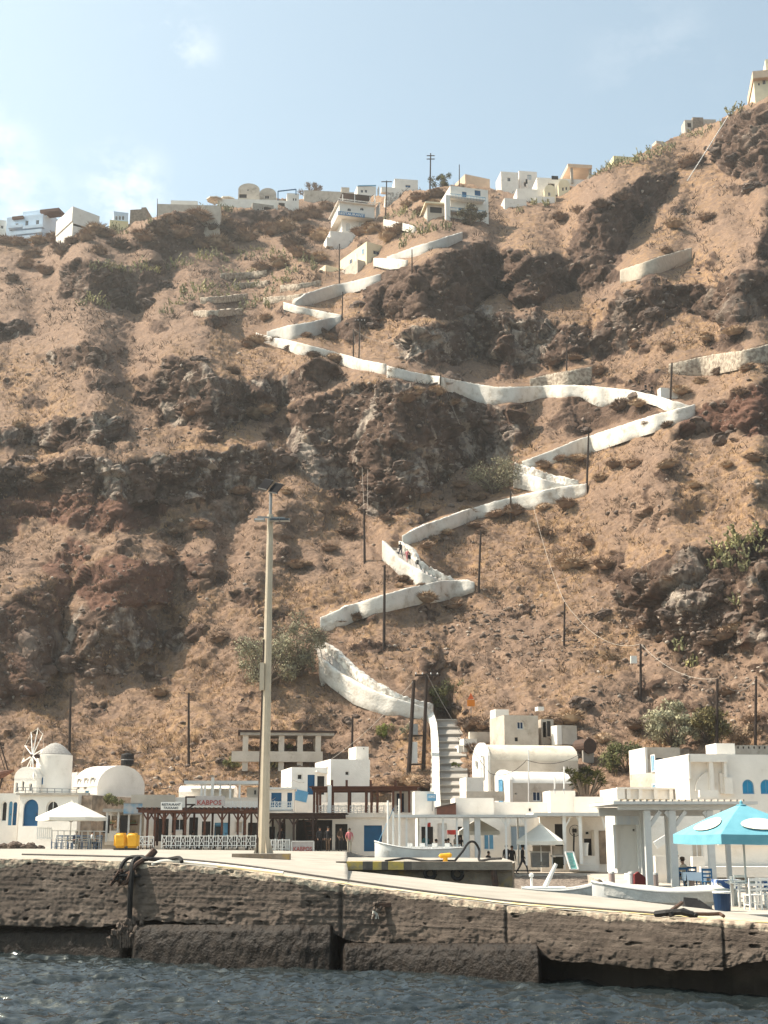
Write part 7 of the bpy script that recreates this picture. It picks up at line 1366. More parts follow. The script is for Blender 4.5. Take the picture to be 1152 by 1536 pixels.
m_wire = mat('pale_cable', (.42, .36, .30), rough=.7); m_dwire = mat('dark_cable', (.05, .04, .035), rough=.7)
SP_ = lambda px, py, dz=.0: (lambda p: (p + Vector((0, -.6, dz))) if p else at(px, py, 150))(hit(px, py)[0])
wire([PT[20], SP_(690, 650, 1), SP_(712, 692, .6)], .022, m_wire, 'upper strand of the pale double cable falling from the level run', .4); wire([PT[20] + Vector((.5, 0, -.2)), SP_(692, 655, .7), SP_(716, 694, .3)], .022, m_wire, 'lower strand of the pale double cable falling from the level run', .5)
wire([PT[8], SP_(800, 790, 2.5), PT[10]], .022, m_wire, 'long pale cable from the long pale wall down to the dark scree', 1.0); wire([PT[10], PT[11]], .024, m_wire, 'pale cable sagging from the scree to the white box pole', 1.6); wire([PT[11], PT[12], PT[13], at(1200, 1010, PT[13].y)], .022, m_wire, 'pale cable between the poles at the right edge', 1.0)
wire([PT[2], at(541, 640, PT[2].y + 30), PT[15]], .016, m_wire, 'left faint cable hanging in front of the central cliff', .5); wire([PT[2] + Vector((.4, 0, 0)), at(552, 640, PT[2].y + 30), PT[14]], .016, m_wire, 'right faint cable hanging in front of the central cliff', .5)
wire([PT[14], SP_(600, 540, 2.5), SP_(640, 560, 1)], .016, m_wire, 'thin pale cable beside the path fork', .8)
wire([PT[6], at(480, 1150, 108), at(440, 1170, 100), at(360, 1215, 92)], .016, m_wire, 'pale cable from the twin poles over the white houses to the tavern', .6)
wire([PT[7], at(735, 1160, 100), at(790, 1140, 100), at(872, 1130, 105)], .02, m_dwire, 'thin dark cable in front of the vaulted houses', .5)
for k, (a, b_) in enumerate((((1092, 180), (1030, 278)), ((1088, 196), (1075, 232)))):
    wire([SP_(*a, .6), SP_(*b_, .6)], .10 if k == 0 else .07, m_gpaint, ('long white pipe lying down the top right crag', 'short white pipe on the top right crag')[k], 0, 'pipe')
for px, pyb, pyt, Y, lab in ((793, 1206, 1125, 101, 'white metal mast in front of the smaller vault'), (832, 1186, 1165, 91.5, 'left white mast on the square roof block'), (846, 1186, 1150, 91.5, 'right white mast on the square roof block')):
    b, t = at(px, pyb, Y), at(px, pyt, Y); o = empty('mast', b, 0, lab, 'mast'); mb = MB(); mb.tube([(0, 0, -.2), t - b], .05, 6); mb.build('shaft', m_gpaint, o); mb = MB(); mb.lathe([(.09, 0), (.09, .1), (.06, .12)], n=8); mb.build('foot', m_steel, o)
# orange beacon sign
b = SP_(706, 1066, 0); o = empty('warning_sign', b, 0, 'small orange warning sign with a pointed top above the stairs', 'sign'); mb = MB(); mb.box(-.35, .35, -.04, .04, .35, .95); mb.build('plate', mat('orange_paint', (.75, .22, .02), (.65, .2, .02), rough=.6), o); mb = MB(); mb.prism([(-.28, 1.0), (.28, 1.0), (0, 1.6)], -.04, .04); mb.build('triangle', mat('red_orange_paint', (.70, .13, .03), rough=.6), o); mb = MB(); mb.bar((0, .06, -.3), (0, .06, 1.0), .06); mb.build('post', m_steel, o)
# ------------------------------------------------------------------ the lamp post
def deckz(px, Y):
    yn_, yf_ = float(np.interp(px, DPA, DYN)), float(np.interp(px, DPA, DYF)); f = min(max((Y - yn_) / (yf_ - yn_), 0), 1); return float(np.interp(px, DPA, DZN)) * (1 - f) + float(np.interp(px, DPA, DZF)) * f
LY = 66.0; zb = deckz(395, LY); s = ray(395, 1280); b = Vector((ray(395, 1282).x / ray(395, 1282).y * LY, LY, zb)); t = at(410, 772, LY); H = t.z - b.z
lp = empty('lamp_post', b, 0, 'tall pale lamp post with two dark solar panels and floodlights on the quay', 'lamp post')
m_lamp = mat('pale_galvanised', (.52, .43, .32), (.45, .37, .27), scale=2, rough=.6)
mb = MB(); mb.tube([(0, 0, .1), (0, 0, .15), (0, 0, H)], [.27, .27, .15], 10); mb.build('shaft', m_lamp, lp); mb = MB(); mb.tube([(0, 0, H - .02), (0, 0, H + 1.35)], .075, 8); mb.build('mast_head', m_steel, lp)
mb = MB(); mb.box(-.52, .52, -.45, .45, -.05, .12); mb.build('base_plate', m_black, lp); mb = MB(); mb.tube([(-.30, -.12, .1), (-.19, -.1, H * .62)], .035, 6); mb.build('conduit', m_dbrown, lp)
for a in range(4): mb = MB(); q = Vector((math.cos(a * PI / 2 + .4), math.sin(a * PI / 2 + .4), 0)); mb.add([tuple(q * .25 + Vector((0, 0, .1))), tuple(q * .5 + Vector((0, 0, .1))), tuple(q * .26 + Vector((0, 0, .9))), tuple(q * .25 + Vector((.02, .02, .1))), tuple(q * .5 + Vector((.02, .02, .1))), tuple(q * .26 + Vector((.02, .02, .9)))], [(0, 1, 2), (3, 5, 4), (0, 3, 4, 1), (1, 4, 5, 2), (2, 5, 3, 0)]); mb.build('gusset', m_lamp, lp)
pan = mat('solar_cells', (.008, .007, .008), (.012, .010, .011), scale=4, rough=.6, spec=.1)
for x, dz in ((-.26, .16), (.26, -.04)):
    mb = MB(); mb.box(-.24, .24, -.42, .42, -.025, .025); p_ = mb.build('solar_panel', pan, lp); p_.location = (x, -.05, H + 1.42 + dz); p_.rotation_euler = (R(48), R(16), R(-14)); g = MB(); g.box(-.25, .25, -.43, -.42, -.03, .03); g.box(-.25, .25, .42, .43, -.03, .03); g.build('frame', m_steel, p_)
mb = MB(); mb.bar((-.65, -.1, H - .15), (.75, -.1, H - .20), .08); mb.build('crossbar', m_steel, lp)
for x, k in ((-.5, 1), (.25, 0), (.75, 0)):
    mb = MB(); mb.box(x - .27, x + .27, -.55, -.15, H - .42, H - .32); f = mb.build('floodlight', m_steel, lp); g = MB(); g.box(x - .22, x + .22, -.57, -.555, H - .41, H - .33); g.build('lens', m_glass if not k else m_gpaint, f)
mb = MB(); mb.box(-.34, -.12, -.30, -.02, H * .47, H * .55); mb.build('control_box', m_lamp, lp)
pb_ = empty('concrete_plinth', (at(392, 1290, 60).x, 60, deckz(392, 60)), 0, 'long low concrete plinth on the quay in front of the lamp post', 'plinth'); mb = MB(); mb.box(-1.25, 1.25, -.4, .5, -.05, .20); mb.build('block', m_quay2, pb_); mb = MB(); mb.box(-1.2, 1.2, -.35, .45, .203, .21); mb.build('top', m_deck, pb_)
# ------------------------------------------------------------------ things on the quay and the mole
for px, lab in ((181, 'left of the two yellow plastic tanks on the quay'), (199, 'right of the two yellow plastic tanks on the quay')):
    Y = 86; o = empty('yellow_tank', (at(px, 1266, Y).x, Y, deckz(px, Y)), 0, lab, 'tank'); b_ = bmesh.new(); bmesh.ops.create_cube(b_, size=1); bmesh.ops.scale(b_, vec=(.78, .7, .92), verts=b_.verts); bmesh.ops.translate(b_, vec=(0, 0, .58), verts=b_.verts); bmesh.ops.bevel(b_, geom=b_.edges[:], offset=.13, segments=3, affect='EDGES'); me_ = bpy.data.meshes.new('body'); b_.to_mesh(me_); b_.free(); me_.materials.append(m_ply); smooth_by_angle(me_, 60); link('body', me_, o)
    mb = MB(); mb.lathe([(.09, 1.0), (.09, 1.1), (.0, 1.11)], n=10); mb.build('cap', m_black, o); mb = MB(); mb.box(-.38, .38, -.3, .3, 0, .10); mb.build('skid', m_black, o)
def hose(pts, r, m, label, cat='rope', n=6, name='mooring_rope'):
    P = [Vector(p) for p in pts]; Q = []
    for i in range(len(P) - 1):
        p0, p1, p2, p3 = P[max(i - 1, 0)], P[i], P[i + 1], P[min(i + 2, len(P) - 1)]
        for k in range(n): u = k / n; Q.append(.5 * ((2 * p1) + (p2 - p0) * u + (2 * p0 - 5 * p1 + 4 * p2 - p3) * u * u + (3 * p1 - p0 - 3 * p2 + p3) * u ** 3))
    Q.append(P[-1]); mb = MB(); mb.tube(Q, r, 7); o = mb.build(name, m); tag(o, label, cat); return o
DK = lambda px, Y, dz=.0: (at(px, 1300, Y).x * 1.0, Y, deckz(px, Y) + dz)
ED = lambda px, d, dz=0: (XN(px), YN(px) + d, ZT(px) + dz)
hose([ED(a, d, .03) for a, d in ((-60, 6.5), (60, 5.8), (200, 4.8), (330, 3.6), (450, 2.8), (600, 2.1), (760, 1.6), (900, 1.3), (1010, .9))], .028, m_dwire, 'long thin dark line lying along the whole quay edge')
# rope bundle at the left of the wall
hose([ED(195, -.02, -1.75), ED(196, -.22, -1.1), ED(197, -.24, -.3), ED(199, -.05, .06), ED(214, .5, .10), ED(222, .8, .30)], .075, m_black, 'thick black rope hanging down the quay wall at the left', name='hanging_rope')
hose([ED(178, -.15, -.42), ED(180, -.1, -.1), ED(188, .15, .10), ED(206, .2, .14), ED(216, .0, .10), ED(240, .3, .08), ED(262, .35, .16), ED(268, .2, .06)], .055, m_black, 'black hose looping over the quay edge above the hanging rope', name='hose')
hose([ED(172, -.12, -.46), ED(190, -.28, -.55), ED(200, -.18, -.12), ED(215, .1, .12), ED(224, .35, .34)], .07, m_iron, 'rusty rod leaning across the black hose', name='iron_rod')
hose([ED(224, .02, -.06), ED(240, .2, .05), ED(270, .5, .05), ED(330, .7, .05), ED(420, .9, .05)], .045, m_canvas, 'frayed beige rope lying beside the black hose')
tb_ = empty('rope_bundle', ED(186, -.18, -.38), 0, 'tangled dark rope bundle jammed on the quay wall', 'rope'); r_ = random.Random(9)
for k in range(7):
    mb = MB(); c = [Vector((r_.gauss(0, .16), r_.gauss(-.05, .06), r_.gauss(0, .11))) for _ in range(9)]; mb.tube([v for v in c], .045, 6); mb.build('coil', m_black if k % 3 else m_iron, tb_)
tb_ = empty('seaweed_clump', ED(196, -.12, -1.85), 0, 'ragged weed and barnacle clump under the hanging rope', 'seaweed'); mb = MB()
for k in range(46): x, y, z = r_.gauss(0, .26), r_.gauss(-.03, .06), r_.gauss(0, .16); mb.ico((x, y, z), r_.uniform(.05, .11), 0, .35, (1, .8, 1.4))
mb.build('clump', mat('barnacles', (.15, .11, .085), (.05, .036, .028), scale=9, rough=.8, bump=.03), tb_); mb = MB()
for k in range(12): x = r_.gauss(0, .2); mb.tube([(x, -.1, -.1), (x + r_.gauss(0, .04), -.12, -.42)], [.035, .015], 5)
mb.build('strands', MATS['barnacles'], tb_)
# mooring ring in the wall, mooring cleat at right
o = empty('mooring_eye', ED(566, -.05, -.40), 0, 'rusty mooring eye with frayed knot set in the middle of the quay wall', 'mooring eye'); mb = MB(); mb.bar((.0, -.05, 0), (.42, -.10, .03), .09); mb.build('pin', m_iron, o); mb = MB()
for k in range(14): mb.ico((r_.gauss(-.04, .07), r_.gauss(-.12, .04), r_.gauss(-.06, .10)), .055, 0, .3)
mb.build('knot', MATS['barnacles'], o); mb = MB()
for k in range(6): x = r_.gauss(-.04, .06); mb.tube([(x, -.12, -.1), (x + r_.gauss(0, .03), -.12, -.32)], [.02, .008], 4)
mb.build('frayed_ends', m_canvas, o)
o = empty('mooring_cleat', ED(1026, .35, .02), 0, 'dark tangled mooring ring and rope at the right end of the quay edge', 'mooring ring'); mb = MB(); mb.tube([(-.5, .2, .04), (-.3, 0, .08), (0, -.1, .1), (.25, -.15, .05)], .07, 7); mb.tube([(-.25, -.1, .05), (.1, .1, .12), (.3, -.2, .02)], .06, 7); mb.build('knot', m_black, o); mb = MB(); mb.tube([(.2, -.1, .06), (.6, -.05, .05), (.85, -.05, .06), (.88, -.25, .02)], .04, 7); mb.build('ring', m_iron, o); mb = MB(); mb.bar((-.2, .1, .1), (.25, .9, .25), .06); mb.build('pin', m_iron, o)
# bollard and black hose on the inner quay
o = empty('bollard', (at(668, 1285, 61).x, 61, 2.304), 0, 'yellow mooring bollard on the inner quay', 'bollard'); mb = MB(); mb.lathe([(.24, 0), (.24, .04), (.15, .06), (.14, .26), (.17, .32)], n=14); mb.build('stem', m_ply, o); mb = MB(); mb.tube([(-.36, 0, .30), (-.3, 0, .36), (.30, 0, .42), (.4, 0, .40)], [.10, .15, .15, .09], 10); mb.build('head', m_ply, o); o.scale = (.72, .72, .72)
IQ = lambda px, Y, dz: (at(px, 1285, Y).x, Y, 2.304 + dz)
hose([IQ(682, 62, .04), IQ(694, 62.5, .45), IQ(703, 63, .82), IQ(712, 63, .85), IQ(719, 63, .5), IQ(719, 62.5, .06), IQ(735, 62, .12), IQ(752, 61.5, .15)], .055, m_black, 'black hose looping high over the inner quay beside the yellow bollard', name='hose')
hose([IQ(578, 62, .03), IQ(602, 62.6, .12), IQ(614, 62.4, .14), IQ(640, 62, .03), IQ(660, 61.5, .05), IQ(682, 61.8, .04)], .05, m_black, 'black hose lying flat on the inner quay left of the bollard', name='hose')
for px, z, lab in ((645, -.42, 'left black tyre fender on the inner quay wall'), (686, -.45, 'right black tyre fender on the inner quay wall')):
    o = empty('tyre_fender', (at(px, 1312, 59).x, 59.02, 2.3 + z), 0, lab, 'fender'); mb = MB(); P = [(.22 * math.cos(2 * PI * k / 16), -.10, .22 * math.sin(2 * PI * k / 16)) for k in range(17)]; mb.tube(P, .09, 7); mb.build('tyre', m_black, o); mb = MB(); mb.bar((0, -.06, .2), (0, -.02, .5), .04); mb.build('chain', m_iron, o)
hose([(at(738, 1300, 58.6).x, 58.55, 2.28), (at(741, 1300, 58.6).x, 58.5, 1.7), (at(744, 1300, 58.6).x, 58.5, .9), (at(748, 1300, 58.6).x, 58.5, .3)], .14, m_iron, 'dark weedy rope hanging at the right end of the inner quay', name='hanging_rope')
# ------------------------------------------------------------------ boats
def boat(name, px0, px1, Y, zg, beam, label, hull_m, yaw=0.0, stern='flat', sheer=.25, rise=.75, under=.35):
    """hull from loft sections along x (bow at +x); returns root, length"""
    a, b = at(px0, 1300, Y), at(px1, 1300, Y); Lh = abs(b.x - a.x); r = empty(name, ((a.x + b.x) / 2, Y, 0), yaw, label, 'boat')
    S_ = []; N = 18
    for i in range(N + 1):
        t = i / N; x = -Lh / 2 + Lh * t; w = beam / 2 * (min(1, .72 + .6 * t) if t < .45 else math.sqrt(max(1 - ((t - .45) / .55) ** 2.4, 0)) + .012); zt = zg + sheer * (2 * t - .8) ** 2 * (1 if t > .4 else .5)
        S_.append([(x, -w, zt), (x, -w * .93, zt - rise * .45), (x, -w * .6, zt - rise * .9 * (1 - .1 * t)), (x, 0, -under), (x, w * .6, zt - rise * .9 * (1 - .1 * t)), (x, w * .93, zt - rise * .45), (x, w, zt)])
    mb = MB(); k = 7; mb.add([p for s_ in S_ for p in s_], [(i * k + j, i * k + j + 1, (i + 1) * k + j + 1, (i + 1) * k + j) for i in range(N) for j in range(k - 1)] + [tuple(range(k))]); h = mb.build('hull', hull_m, r); smooth_by_angle(h.data, 50)
    mb = MB(); mb.tube([s_[0] for s_ in S_], .045, 6); mb.tube([s_[6] for s_ in S_], .045, 6); mb.build('gunwale', m_gpaint, r)
    mb = MB(); mb.add([(s_[0][0], s_[0][1] * .96, s_[0][2] - .12) for s_ in S_] + [(s_[6][0], s_[6][1] * .96, s_[6][2] - .12) for s_ in S_], [(i, i + 1, i + 2 + N, i + 1 + N) for i in range(N)]); mb.build('deck', m_gpaint, r); return r, Lh, S_
m_hull = mat('white_hull', (.74, .72, .68), (.64, .61, .57), scale=2, rough=.45, dirt=(.42, .38, .33), dscale=1.2, dlo=.58, dhi=.75)
bt, Lh, S1 = boat('white_boat', 694, 562, 78, 2.72, 2.4, 'white boat with tall posts and a mast moored behind the inner quay', m_hull, yaw=PI, sheer=.30, rise=1.7)
for x, h in ((.25, 2.8), (.9, 2.9), (.55, 2.2)): mb = MB(); mb.tube([(Lh / 2 - x - .5, .2, 2.55), (Lh / 2 - x - .5, .2, 2.6 + h)], .055, 6); mb.build('mast', m_wpaint, bt)
mb = MB(); mb.box(-Lh / 2 + .3, Lh / 2 - 1.6, -.9, -.82, 2.55, 2.85); mb.build('cabin_side', m_hull, bt); mb = MB()
for x in (-1.6, -.9, -.2, .5): mb.box(x - .18, x + .18, .55, .95, 2.6, 2.85); mb.bar((x, .5, 2.85), (x, .5, 3.05), .3, .04)
mb.build('benches', m_wpaint, bt); mb = MB(); mb.tube([(Lh / 2 - .1, 0, 2.9), (Lh / 2 - 1.1, .2, 5.0)], .015, 5); mb.build('stay', m_lblue, bt)
bt, Lh, S1 = boat('cabin_boat', 782, 906, 55, 1.35, 1.7, 'small white cabin boat with a slanting bow post behind the mole', m_hull, yaw=-.08, rise=.7)
mb = MB(); mb.box(-1.5, .1, -.6, .6, 1.2, 1.46); cb = mb.build('cabin', m_wpaint, bt); mb = MB(); mb.box(-1.35, -1.1, -.625, -.605, 1.26, 1.40); mb.build('window', m_dark, cb)
mb = MB(); mb.box(.55, .64, -.62, -.605, 1.22, 1.42); mb.box(.85, .94, -.62, -.605, 1.22, 1.42); mb.build('slots', mat('worn_wood', (.45, .33, .2), rough=.8), bt); x, z = at(805, 1312, 55).x - bt.location.x, 0
mb = MB(); mb.tube([(-.75, 0, 1.4), (-.25, 0, 2.35)], [.11, .07], 7); mb.build('outboard_arm', m_gpaint, bt); mb = MB(); mb.tube([(-1.25, 0, 1.42), (-1.25, 0, 1.85)], .05, 6); mb.lathe([(.09, 1.85), (.1, 1.95), (.0, 2.0)], (-1.25, 0, 0), 8); mb.build('lamp', m_wpaint, bt)
bt, Lh, S1 = boat('rowing_boat', 856, 910, 50, 1.15, 1.1, 'little pale dinghy just left of the big covered boat', m_hull, yaw=.05, rise=.55)
mb = MB(); mb.box(-.2, .0, -.45, .45, 1.0, 1.06); mb.box(.35, .55, -.35, .35, 1.02, 1.08); mb.build('thwart', m_plas, bt)
bt, Lh, S1 = boat('covered_boat', 1092, 884, 46.5, 1.62, 2.2, 'big white boat under a creased pale cover behind the mole', m_hull, yaw=PI + .12, rise=1.0, sheer=.22)
mb = MB(); R_ = []
for s_ in S1[1:-1]:
    w = abs(s_[0][1]); x, zt = s_[0][0], s_[0][2]; R_.append([(x, -w * 1.03, zt - .34), (x, -w * 1.02, zt + .03), (x, -w * .5, zt + .10 + .03 * math.sin(x * 5)), (x, 0, zt + .14 + .03 * math.sin(x * 3.1)), (x, w * .5, zt + .10 + .03 * math.sin(x * 4)), (x, w * 1.02, zt + .03), (x, w * 1.03, zt - .34)])
mb.add([p for r in R_ for p in r], [(i * 7 + j, i * 7 + j + 1, (i + 1) * 7 + j + 1, (i + 1) * 7 + j) for i in range(len(R_) - 1) for j in range(6)]); cv = mb.build('cover', mat('creased_cover', (.60, .57, .52), (.48, .45, .41), scale=2.2, rough=.85, bump=.05, bscale=5), bt); smooth_by_angle(cv.data, 45)
mb = MB(); mb.tube([(r[0][0], r[0][1] - .015, r[0][2] - .0) for r in R_], .02, 5); mb.build('lashing', m_dbrown, bt)
wd = empty('wooden_boat', at(-8, 1166, 108), 0, 'end of a brown wooden boat propped on the slope at the left edge', 'boat'); mb = MB(); mb.tube([(-3, 0, -.9), (-1.0, 0, -.35), (.6, 0, .25), (1.5, 0, .55)], [.55, .5, .3, .08], 10); mb.build('hull', m_brown, wd); mb = MB(); mb.bar((1.05, 0, .5), (-.3, 0, 4.2), .09); mb.bar((.8, .1, .5), (-.6, .1, 4.0), .05); mb.build('mast', m_pole, wd); mb = MB(); mb.bar((-.3, 0, .1), (-.7, 0, -2.0), .14); mb.bar((.7, 0, .3), (.2, 0, -1.8), .14); mb.build('props', m_pole, wd)
# ------------------------------------------------------------------ furniture
def chair_parts(root, m, s=1.0, sm=None):
    for x in (-.19, .19):
        for y, h in ((-.19, .44), (.19, .95)): mb = MB(); mb.bar((x, y, 0), (x, y * (1 if h < .5 else 1.12), h), .045); mb.build('leg', m, root)
    mb = MB(); mb.box(-.22, .22, -.22, .22, .43, .46); mb.build('seat', sm or m, root); mb = MB(); mb.bar((-.19, .205, .90), (.19, .205, .90), .03, .09); mb.bar((-.19, .20, .74), (.19, .20, .74), .03, .06); mb.bar((-.19, .20, .60), (.19, .20, .60), .03, .05); mb.build('backrest', m, root); mb = MB(); mb.bar((-.19, -.19, .2), (.19, -.19, .2), .03); mb.bar((-.19, -.19, .15), (-.19, .19, .15), .03); mb.bar((.19, -.19, .15), (.19, .19, .15), .03); mb.build('stretcher', m, root)
def mk_chair(m, label, group): r = empty('chair', (0, 0, 0), 0, label, 'chair', group); chair_parts(r, m); return r
def mk_table(m, label, group, top=None): 
    r = empty('table', (0, 0, 0), 0, label, 'table', group); mb = MB(); mb.box(-.4, .4, -.4, .4, .72, .75); mb.build('tabletop', top or m, r)
    for x in (-.34, .34):
        for y in (-.34, .34): mb = MB(); mb.box(x - .03, x + .03, y - .03, y + .03, 0, .72); mb.build('leg', m, r)
    return r
def place(proto, first, x, y, z, rz, label=None):
    o = proto if not first else copy_tree(proto); o.location = (x, y, z); o.rotation_euler = (0, 0, rz)
    if label: o['label'] = label
    return o
wc = mk_chair(m_wpaint, '', 'white chairs under the turquoise parasol'); bc = mk_chair(m_blue, '', 'blue chairs on the right terrace'); gc = mk_chair(mat('grey_blue_paint', (.16, .22, .32), (.12, .17, .26), rough=.6), '', 'blue-grey chairs by the white parasol'); dc = mk_chair(m_dbrown, '', 'dark chairs under the red pergola')
TX = lambda px, Y: at(px, 1330, Y).x
wcs = [(1142, 43.6, -.1, 'white chair with its back to the sea, right under the turquoise parasol'), (1088, 45.2, 1.5, 'white chair turned sideways left of the white table'), (1112, 46.4, 3.0, 'white chair on the far side of the white table'), (1128, 43.0, .2, 'white chair nearest the sea in front of the white table')]
for i, (p, Y, rz, lab) in enumerate(wcs): place(wc, i, TX(p, Y), Y, 1.204, rz + PI, lab)
bcs = [(1029, 57.5, .3, 'small blue chair between the pergola posts'), (1064, 55.5, .1, 'blue chair right of the middle pergola post'), (1043, 59.5, 2.4, 'blue chair further back under the pergola')]
for i, (p, Y, rz, lab) in enumerate(bcs): place(bc, i, TX(p, Y), Y, 1.204, rz, lab)
t1 = mk_table(m_gpaint, 'white table with bare top under the turquoise parasol', None); place(t1, 0, TX(1118, 44.6), 44.6, 1.204, .1)
ct_ = mat('checked_cloth', (.05, .11, .28), (.62, .62, .60), scale=7, rough=.9, lo=.48, hi=.52)
for i, (p, Y, lab) in enumerate(((1158, 45.6, 'table with blue and white cloth at the right edge'), (1042, 57.0, 'table with pale blue cloth beside the blue chairs'), (1090, 47.5, 'table with hanging cloth behind the white chairs'))):
    t2 = mk_table(m_wpaint, lab, None); t2.location = (TX(p, Y), Y, 1.204); mb = MB(); mb.box(-.42, .42, -.42, .42, .752, .765); mb.add([(-.42, -.425, .765), (.42, -.425, .765), (.40, -.43, .42), (-.38, -.43, .46), (-.425, -.42, .765), (-.425, .42, .765), (-.43, .38, .45), (-.43, -.4, .44)], [(0, 1, 2, 3), (4, 5, 6, 7)]); c_ = mb.build('tablecloth', ct_ if i != 1 else m_bluewash); c_.location = t2.location; tag(c_, lab.replace('table with', 'cloth,', 1).replace('cloth, ', '', 1) + ' (draped cloth)' if False else ('blue and white checked cloth on the table at the right edge', 'pale blue cloth on the table beside the blue chairs', 'hanging checked cloth on the table behind the white chairs')[i], 'tablecloth')
o = empty('dark_bin', (TX(1082, 42.2), 42.2, 1.204), 0, 'dark navy bucket with white rim beside the terrace step', 'bucket'); mb = MB(); mb.lathe([(.24, 0), (.27, .52)], n=16); mb.build('tub', m_navy, o); mb = MB(); mb.lathe([(.28, .52), (.29, .55), (.28, .58), (.24, .58)], n=16); mb.build('rim', m_wpaint, o)
o = empty('solar_flap', (TX(1046, 41.6), 41.6, 1.21), .2, 'tilted black panel leaning near the bow of the covered boat', 'panel'); mb = MB(); mb.add([(-.5, -.25, 0), (.5, -.25, 0), (.1, .25, .38), (-.35, .25, .42), (-.5, .05, 0), (.55, .3, 0)], [(0, 1, 2, 3), (0, 3, 4), (1, 5, 2)]); f_ = mb.build('sheet', m_black, o); f_.modifiers.new('t', 'SOLIDIFY').thickness = .04; mb = MB(); mb.bar((.3, .2, 0), (.1, .2, .36), .04); mb.build('prop', m_steel, o)
o = empty('red_kayak', (TX(962, 60), 60, 1.204), .4, 'dark red upturned board leaning between the pergola posts', 'board'); mb = MB(); mb.prism([(-.35, .0), (.35, .0), (.28, .42), (-.15, .72), (-.36, .6)], -.06, .06); mb.build('board', mat('dark_red_paint', (.20, .03, .03), rough=.5), o); mb = MB(); mb.bar((0, .1, 0), (-.1, .14, .5), .05); mb.build('prop', m_steel, o)
for p, lab in ((918, 'rosy round bollard at the left end of the terrace edge'), (947, 'short white bollard left of the red board'), (983, 'rosy bollard right of the red board'), (1037, 'rosy bollard between the blue chairs')):
    o = empty('bollard', (TX(p, 61 - (p - 918) * .03), 61 - (p - 918) * .03, 1.204), 0, lab, 'bollard', 'short bollards along the terrace edge'); mb = MB(); mb.lathe([(.15, 0), (.14, .62)], n=12); mb.build('post', m_wpaint if p == 947 else mat('rosy_paint', (.52, .38, .33), (.45, .33, .29), rough=.7), o); mb = MB(); mb.lathe([(.15, .62), (.12, .70), (0, .72)], n=12); mb.build('cap', m_gpaint, o)
for i, (p, Y, rz) in enumerate([(88, 93.5, 0), (98, 94.5, .5), (108, 93.6, 2.8), (118, 94.6, 3.2), (128, 93.4, .3), (138, 94.2, 1.4), (147, 93.6, -.2), (82, 95, 1.7), (113, 95.5, 0)]):
    q = place(gc, i, at(p, 1262, Y).x, Y, 2.55, rz, f'blue-grey chair {("left of", "left of", "by", "by", "right of", "right of", "right of", "left of", "behind")[i]} the pole of the faded white parasol')
for i, (p, Y) in enumerate(((93, 93.9), (123, 94.0), (143, 93.9))):
    t3 = mk_table(m_wpaint, ('white cafe table left of the faded parasol pole', 'white cafe table right of the faded parasol pole', 'white cafe table nearest the beach bar')[i], None); t3.location = (at(p, 1262, Y).x, Y, 2.55)
for i, p in enumerate((214, 226, 252, 266, 285, 300, 318, 338, 352, 374)):
    Y = 94.0 + (i % 3) * 1.2; place(dc, i, at(p, 1268, Y).x, Y, 2.5, random.uniform(0, 6.2), f'dark chair behind the white railing of the red pergola')
for i, p in enumerate((220, 259, 293, 328, 363)):
    t3 = mk_table(m_dbrown, 'dark table behind the white railing of the red pergola', 'dark tables under the red pergola', m_gpaint if i % 2 else m_lblue); t3.location = (at(p, 1268, 94.6).x, 94.6, 2.5)
o = Bld('fridge', 328, 1264, 97, 0, 'tall blue drinks fridge under the red pergola', 'fridge'); o.box('body', 321, 1238, 334, 1264, 0, .6, m_lblue); o.box('door_glass', 323, 1240, 332, 1260, -.03, .03, m_glass)
fn_ = Bld('white_fence', 52, 1262, 91.5, 0, 'short white picket fence at the left end of the parasol terrace', 'fence'); fn_.bars('rails', [((56, 1242, 0), (76, 1243, 0)), ((56, 1256, 0), (76, 1257, 0))], .07, m_wpaint); fn_.bars('pickets', [((x, 1241, -.03), (x, 1259, -.03)) for x in range(56, 78, 3)], .06, m_wpaint); fn_.bars('terrace_fence', [((76, 1246, 0), (160, 1247, 0))] + [((x, 1246, 0), (x, 1262, 0)) for x in range(78, 162, 9)], .05, m_gpaint)
for i, (px, py, w) in enumerate([(8, 1258, 16), (22, 1256, 20), (36, 1259, 14), (48, 1258, 16), (62, 1262, 10), (14, 1264, 12)]):
    o = bpy.data.objects.new('boulder', BO[i % 5]); COL.objects.link(o); Y = 96; r = w * mpp(py, Y) / 2; o.location = (at(px, py, Y).x, Y, 2.55 + r * .4); o.scale = (r, r, r); tag(o, f'dark shore boulder in the row under the arched blue door, number {("one", "two", "three", "four", "five", "six")[i]} from the left', 'boulder', 'shore boulders at the left quay')
gp_ = Bld('guest_platform', 628, 1284, 82.6, 0, 'low white platform under the long canopy where the guests sit', 'platform'); xa, _ = gp_.L(626, 1284); xb, _ = gp_.L(702, 1284); mb = MB(); mb.box(xa, xb, 0, 3.8, 1.0 - gp_.o.z, 2.0 - gp_.o.z); mb.build('floor', m_gpaint, gp_.root); mb = MB(); mb.box(xa, xb, -.06, .1, 2.0 - gp_.o.z, 2.12 - gp_.o.z); mb.build('kerb', m_white, gp_.root)
for p, lab in ((646, 'leftmost white chair on the guest platform'), (659, 'second white chair on the guest platform, between two guests in black'), (672, 'white chair on the guest platform in front of the navy guest'), (686, 'rightmost white chair on the guest platform, beside the beige guest')): place(wc, 1, at(p, 1280, 83.2).x, 83.2, 2.0, PI, lab)
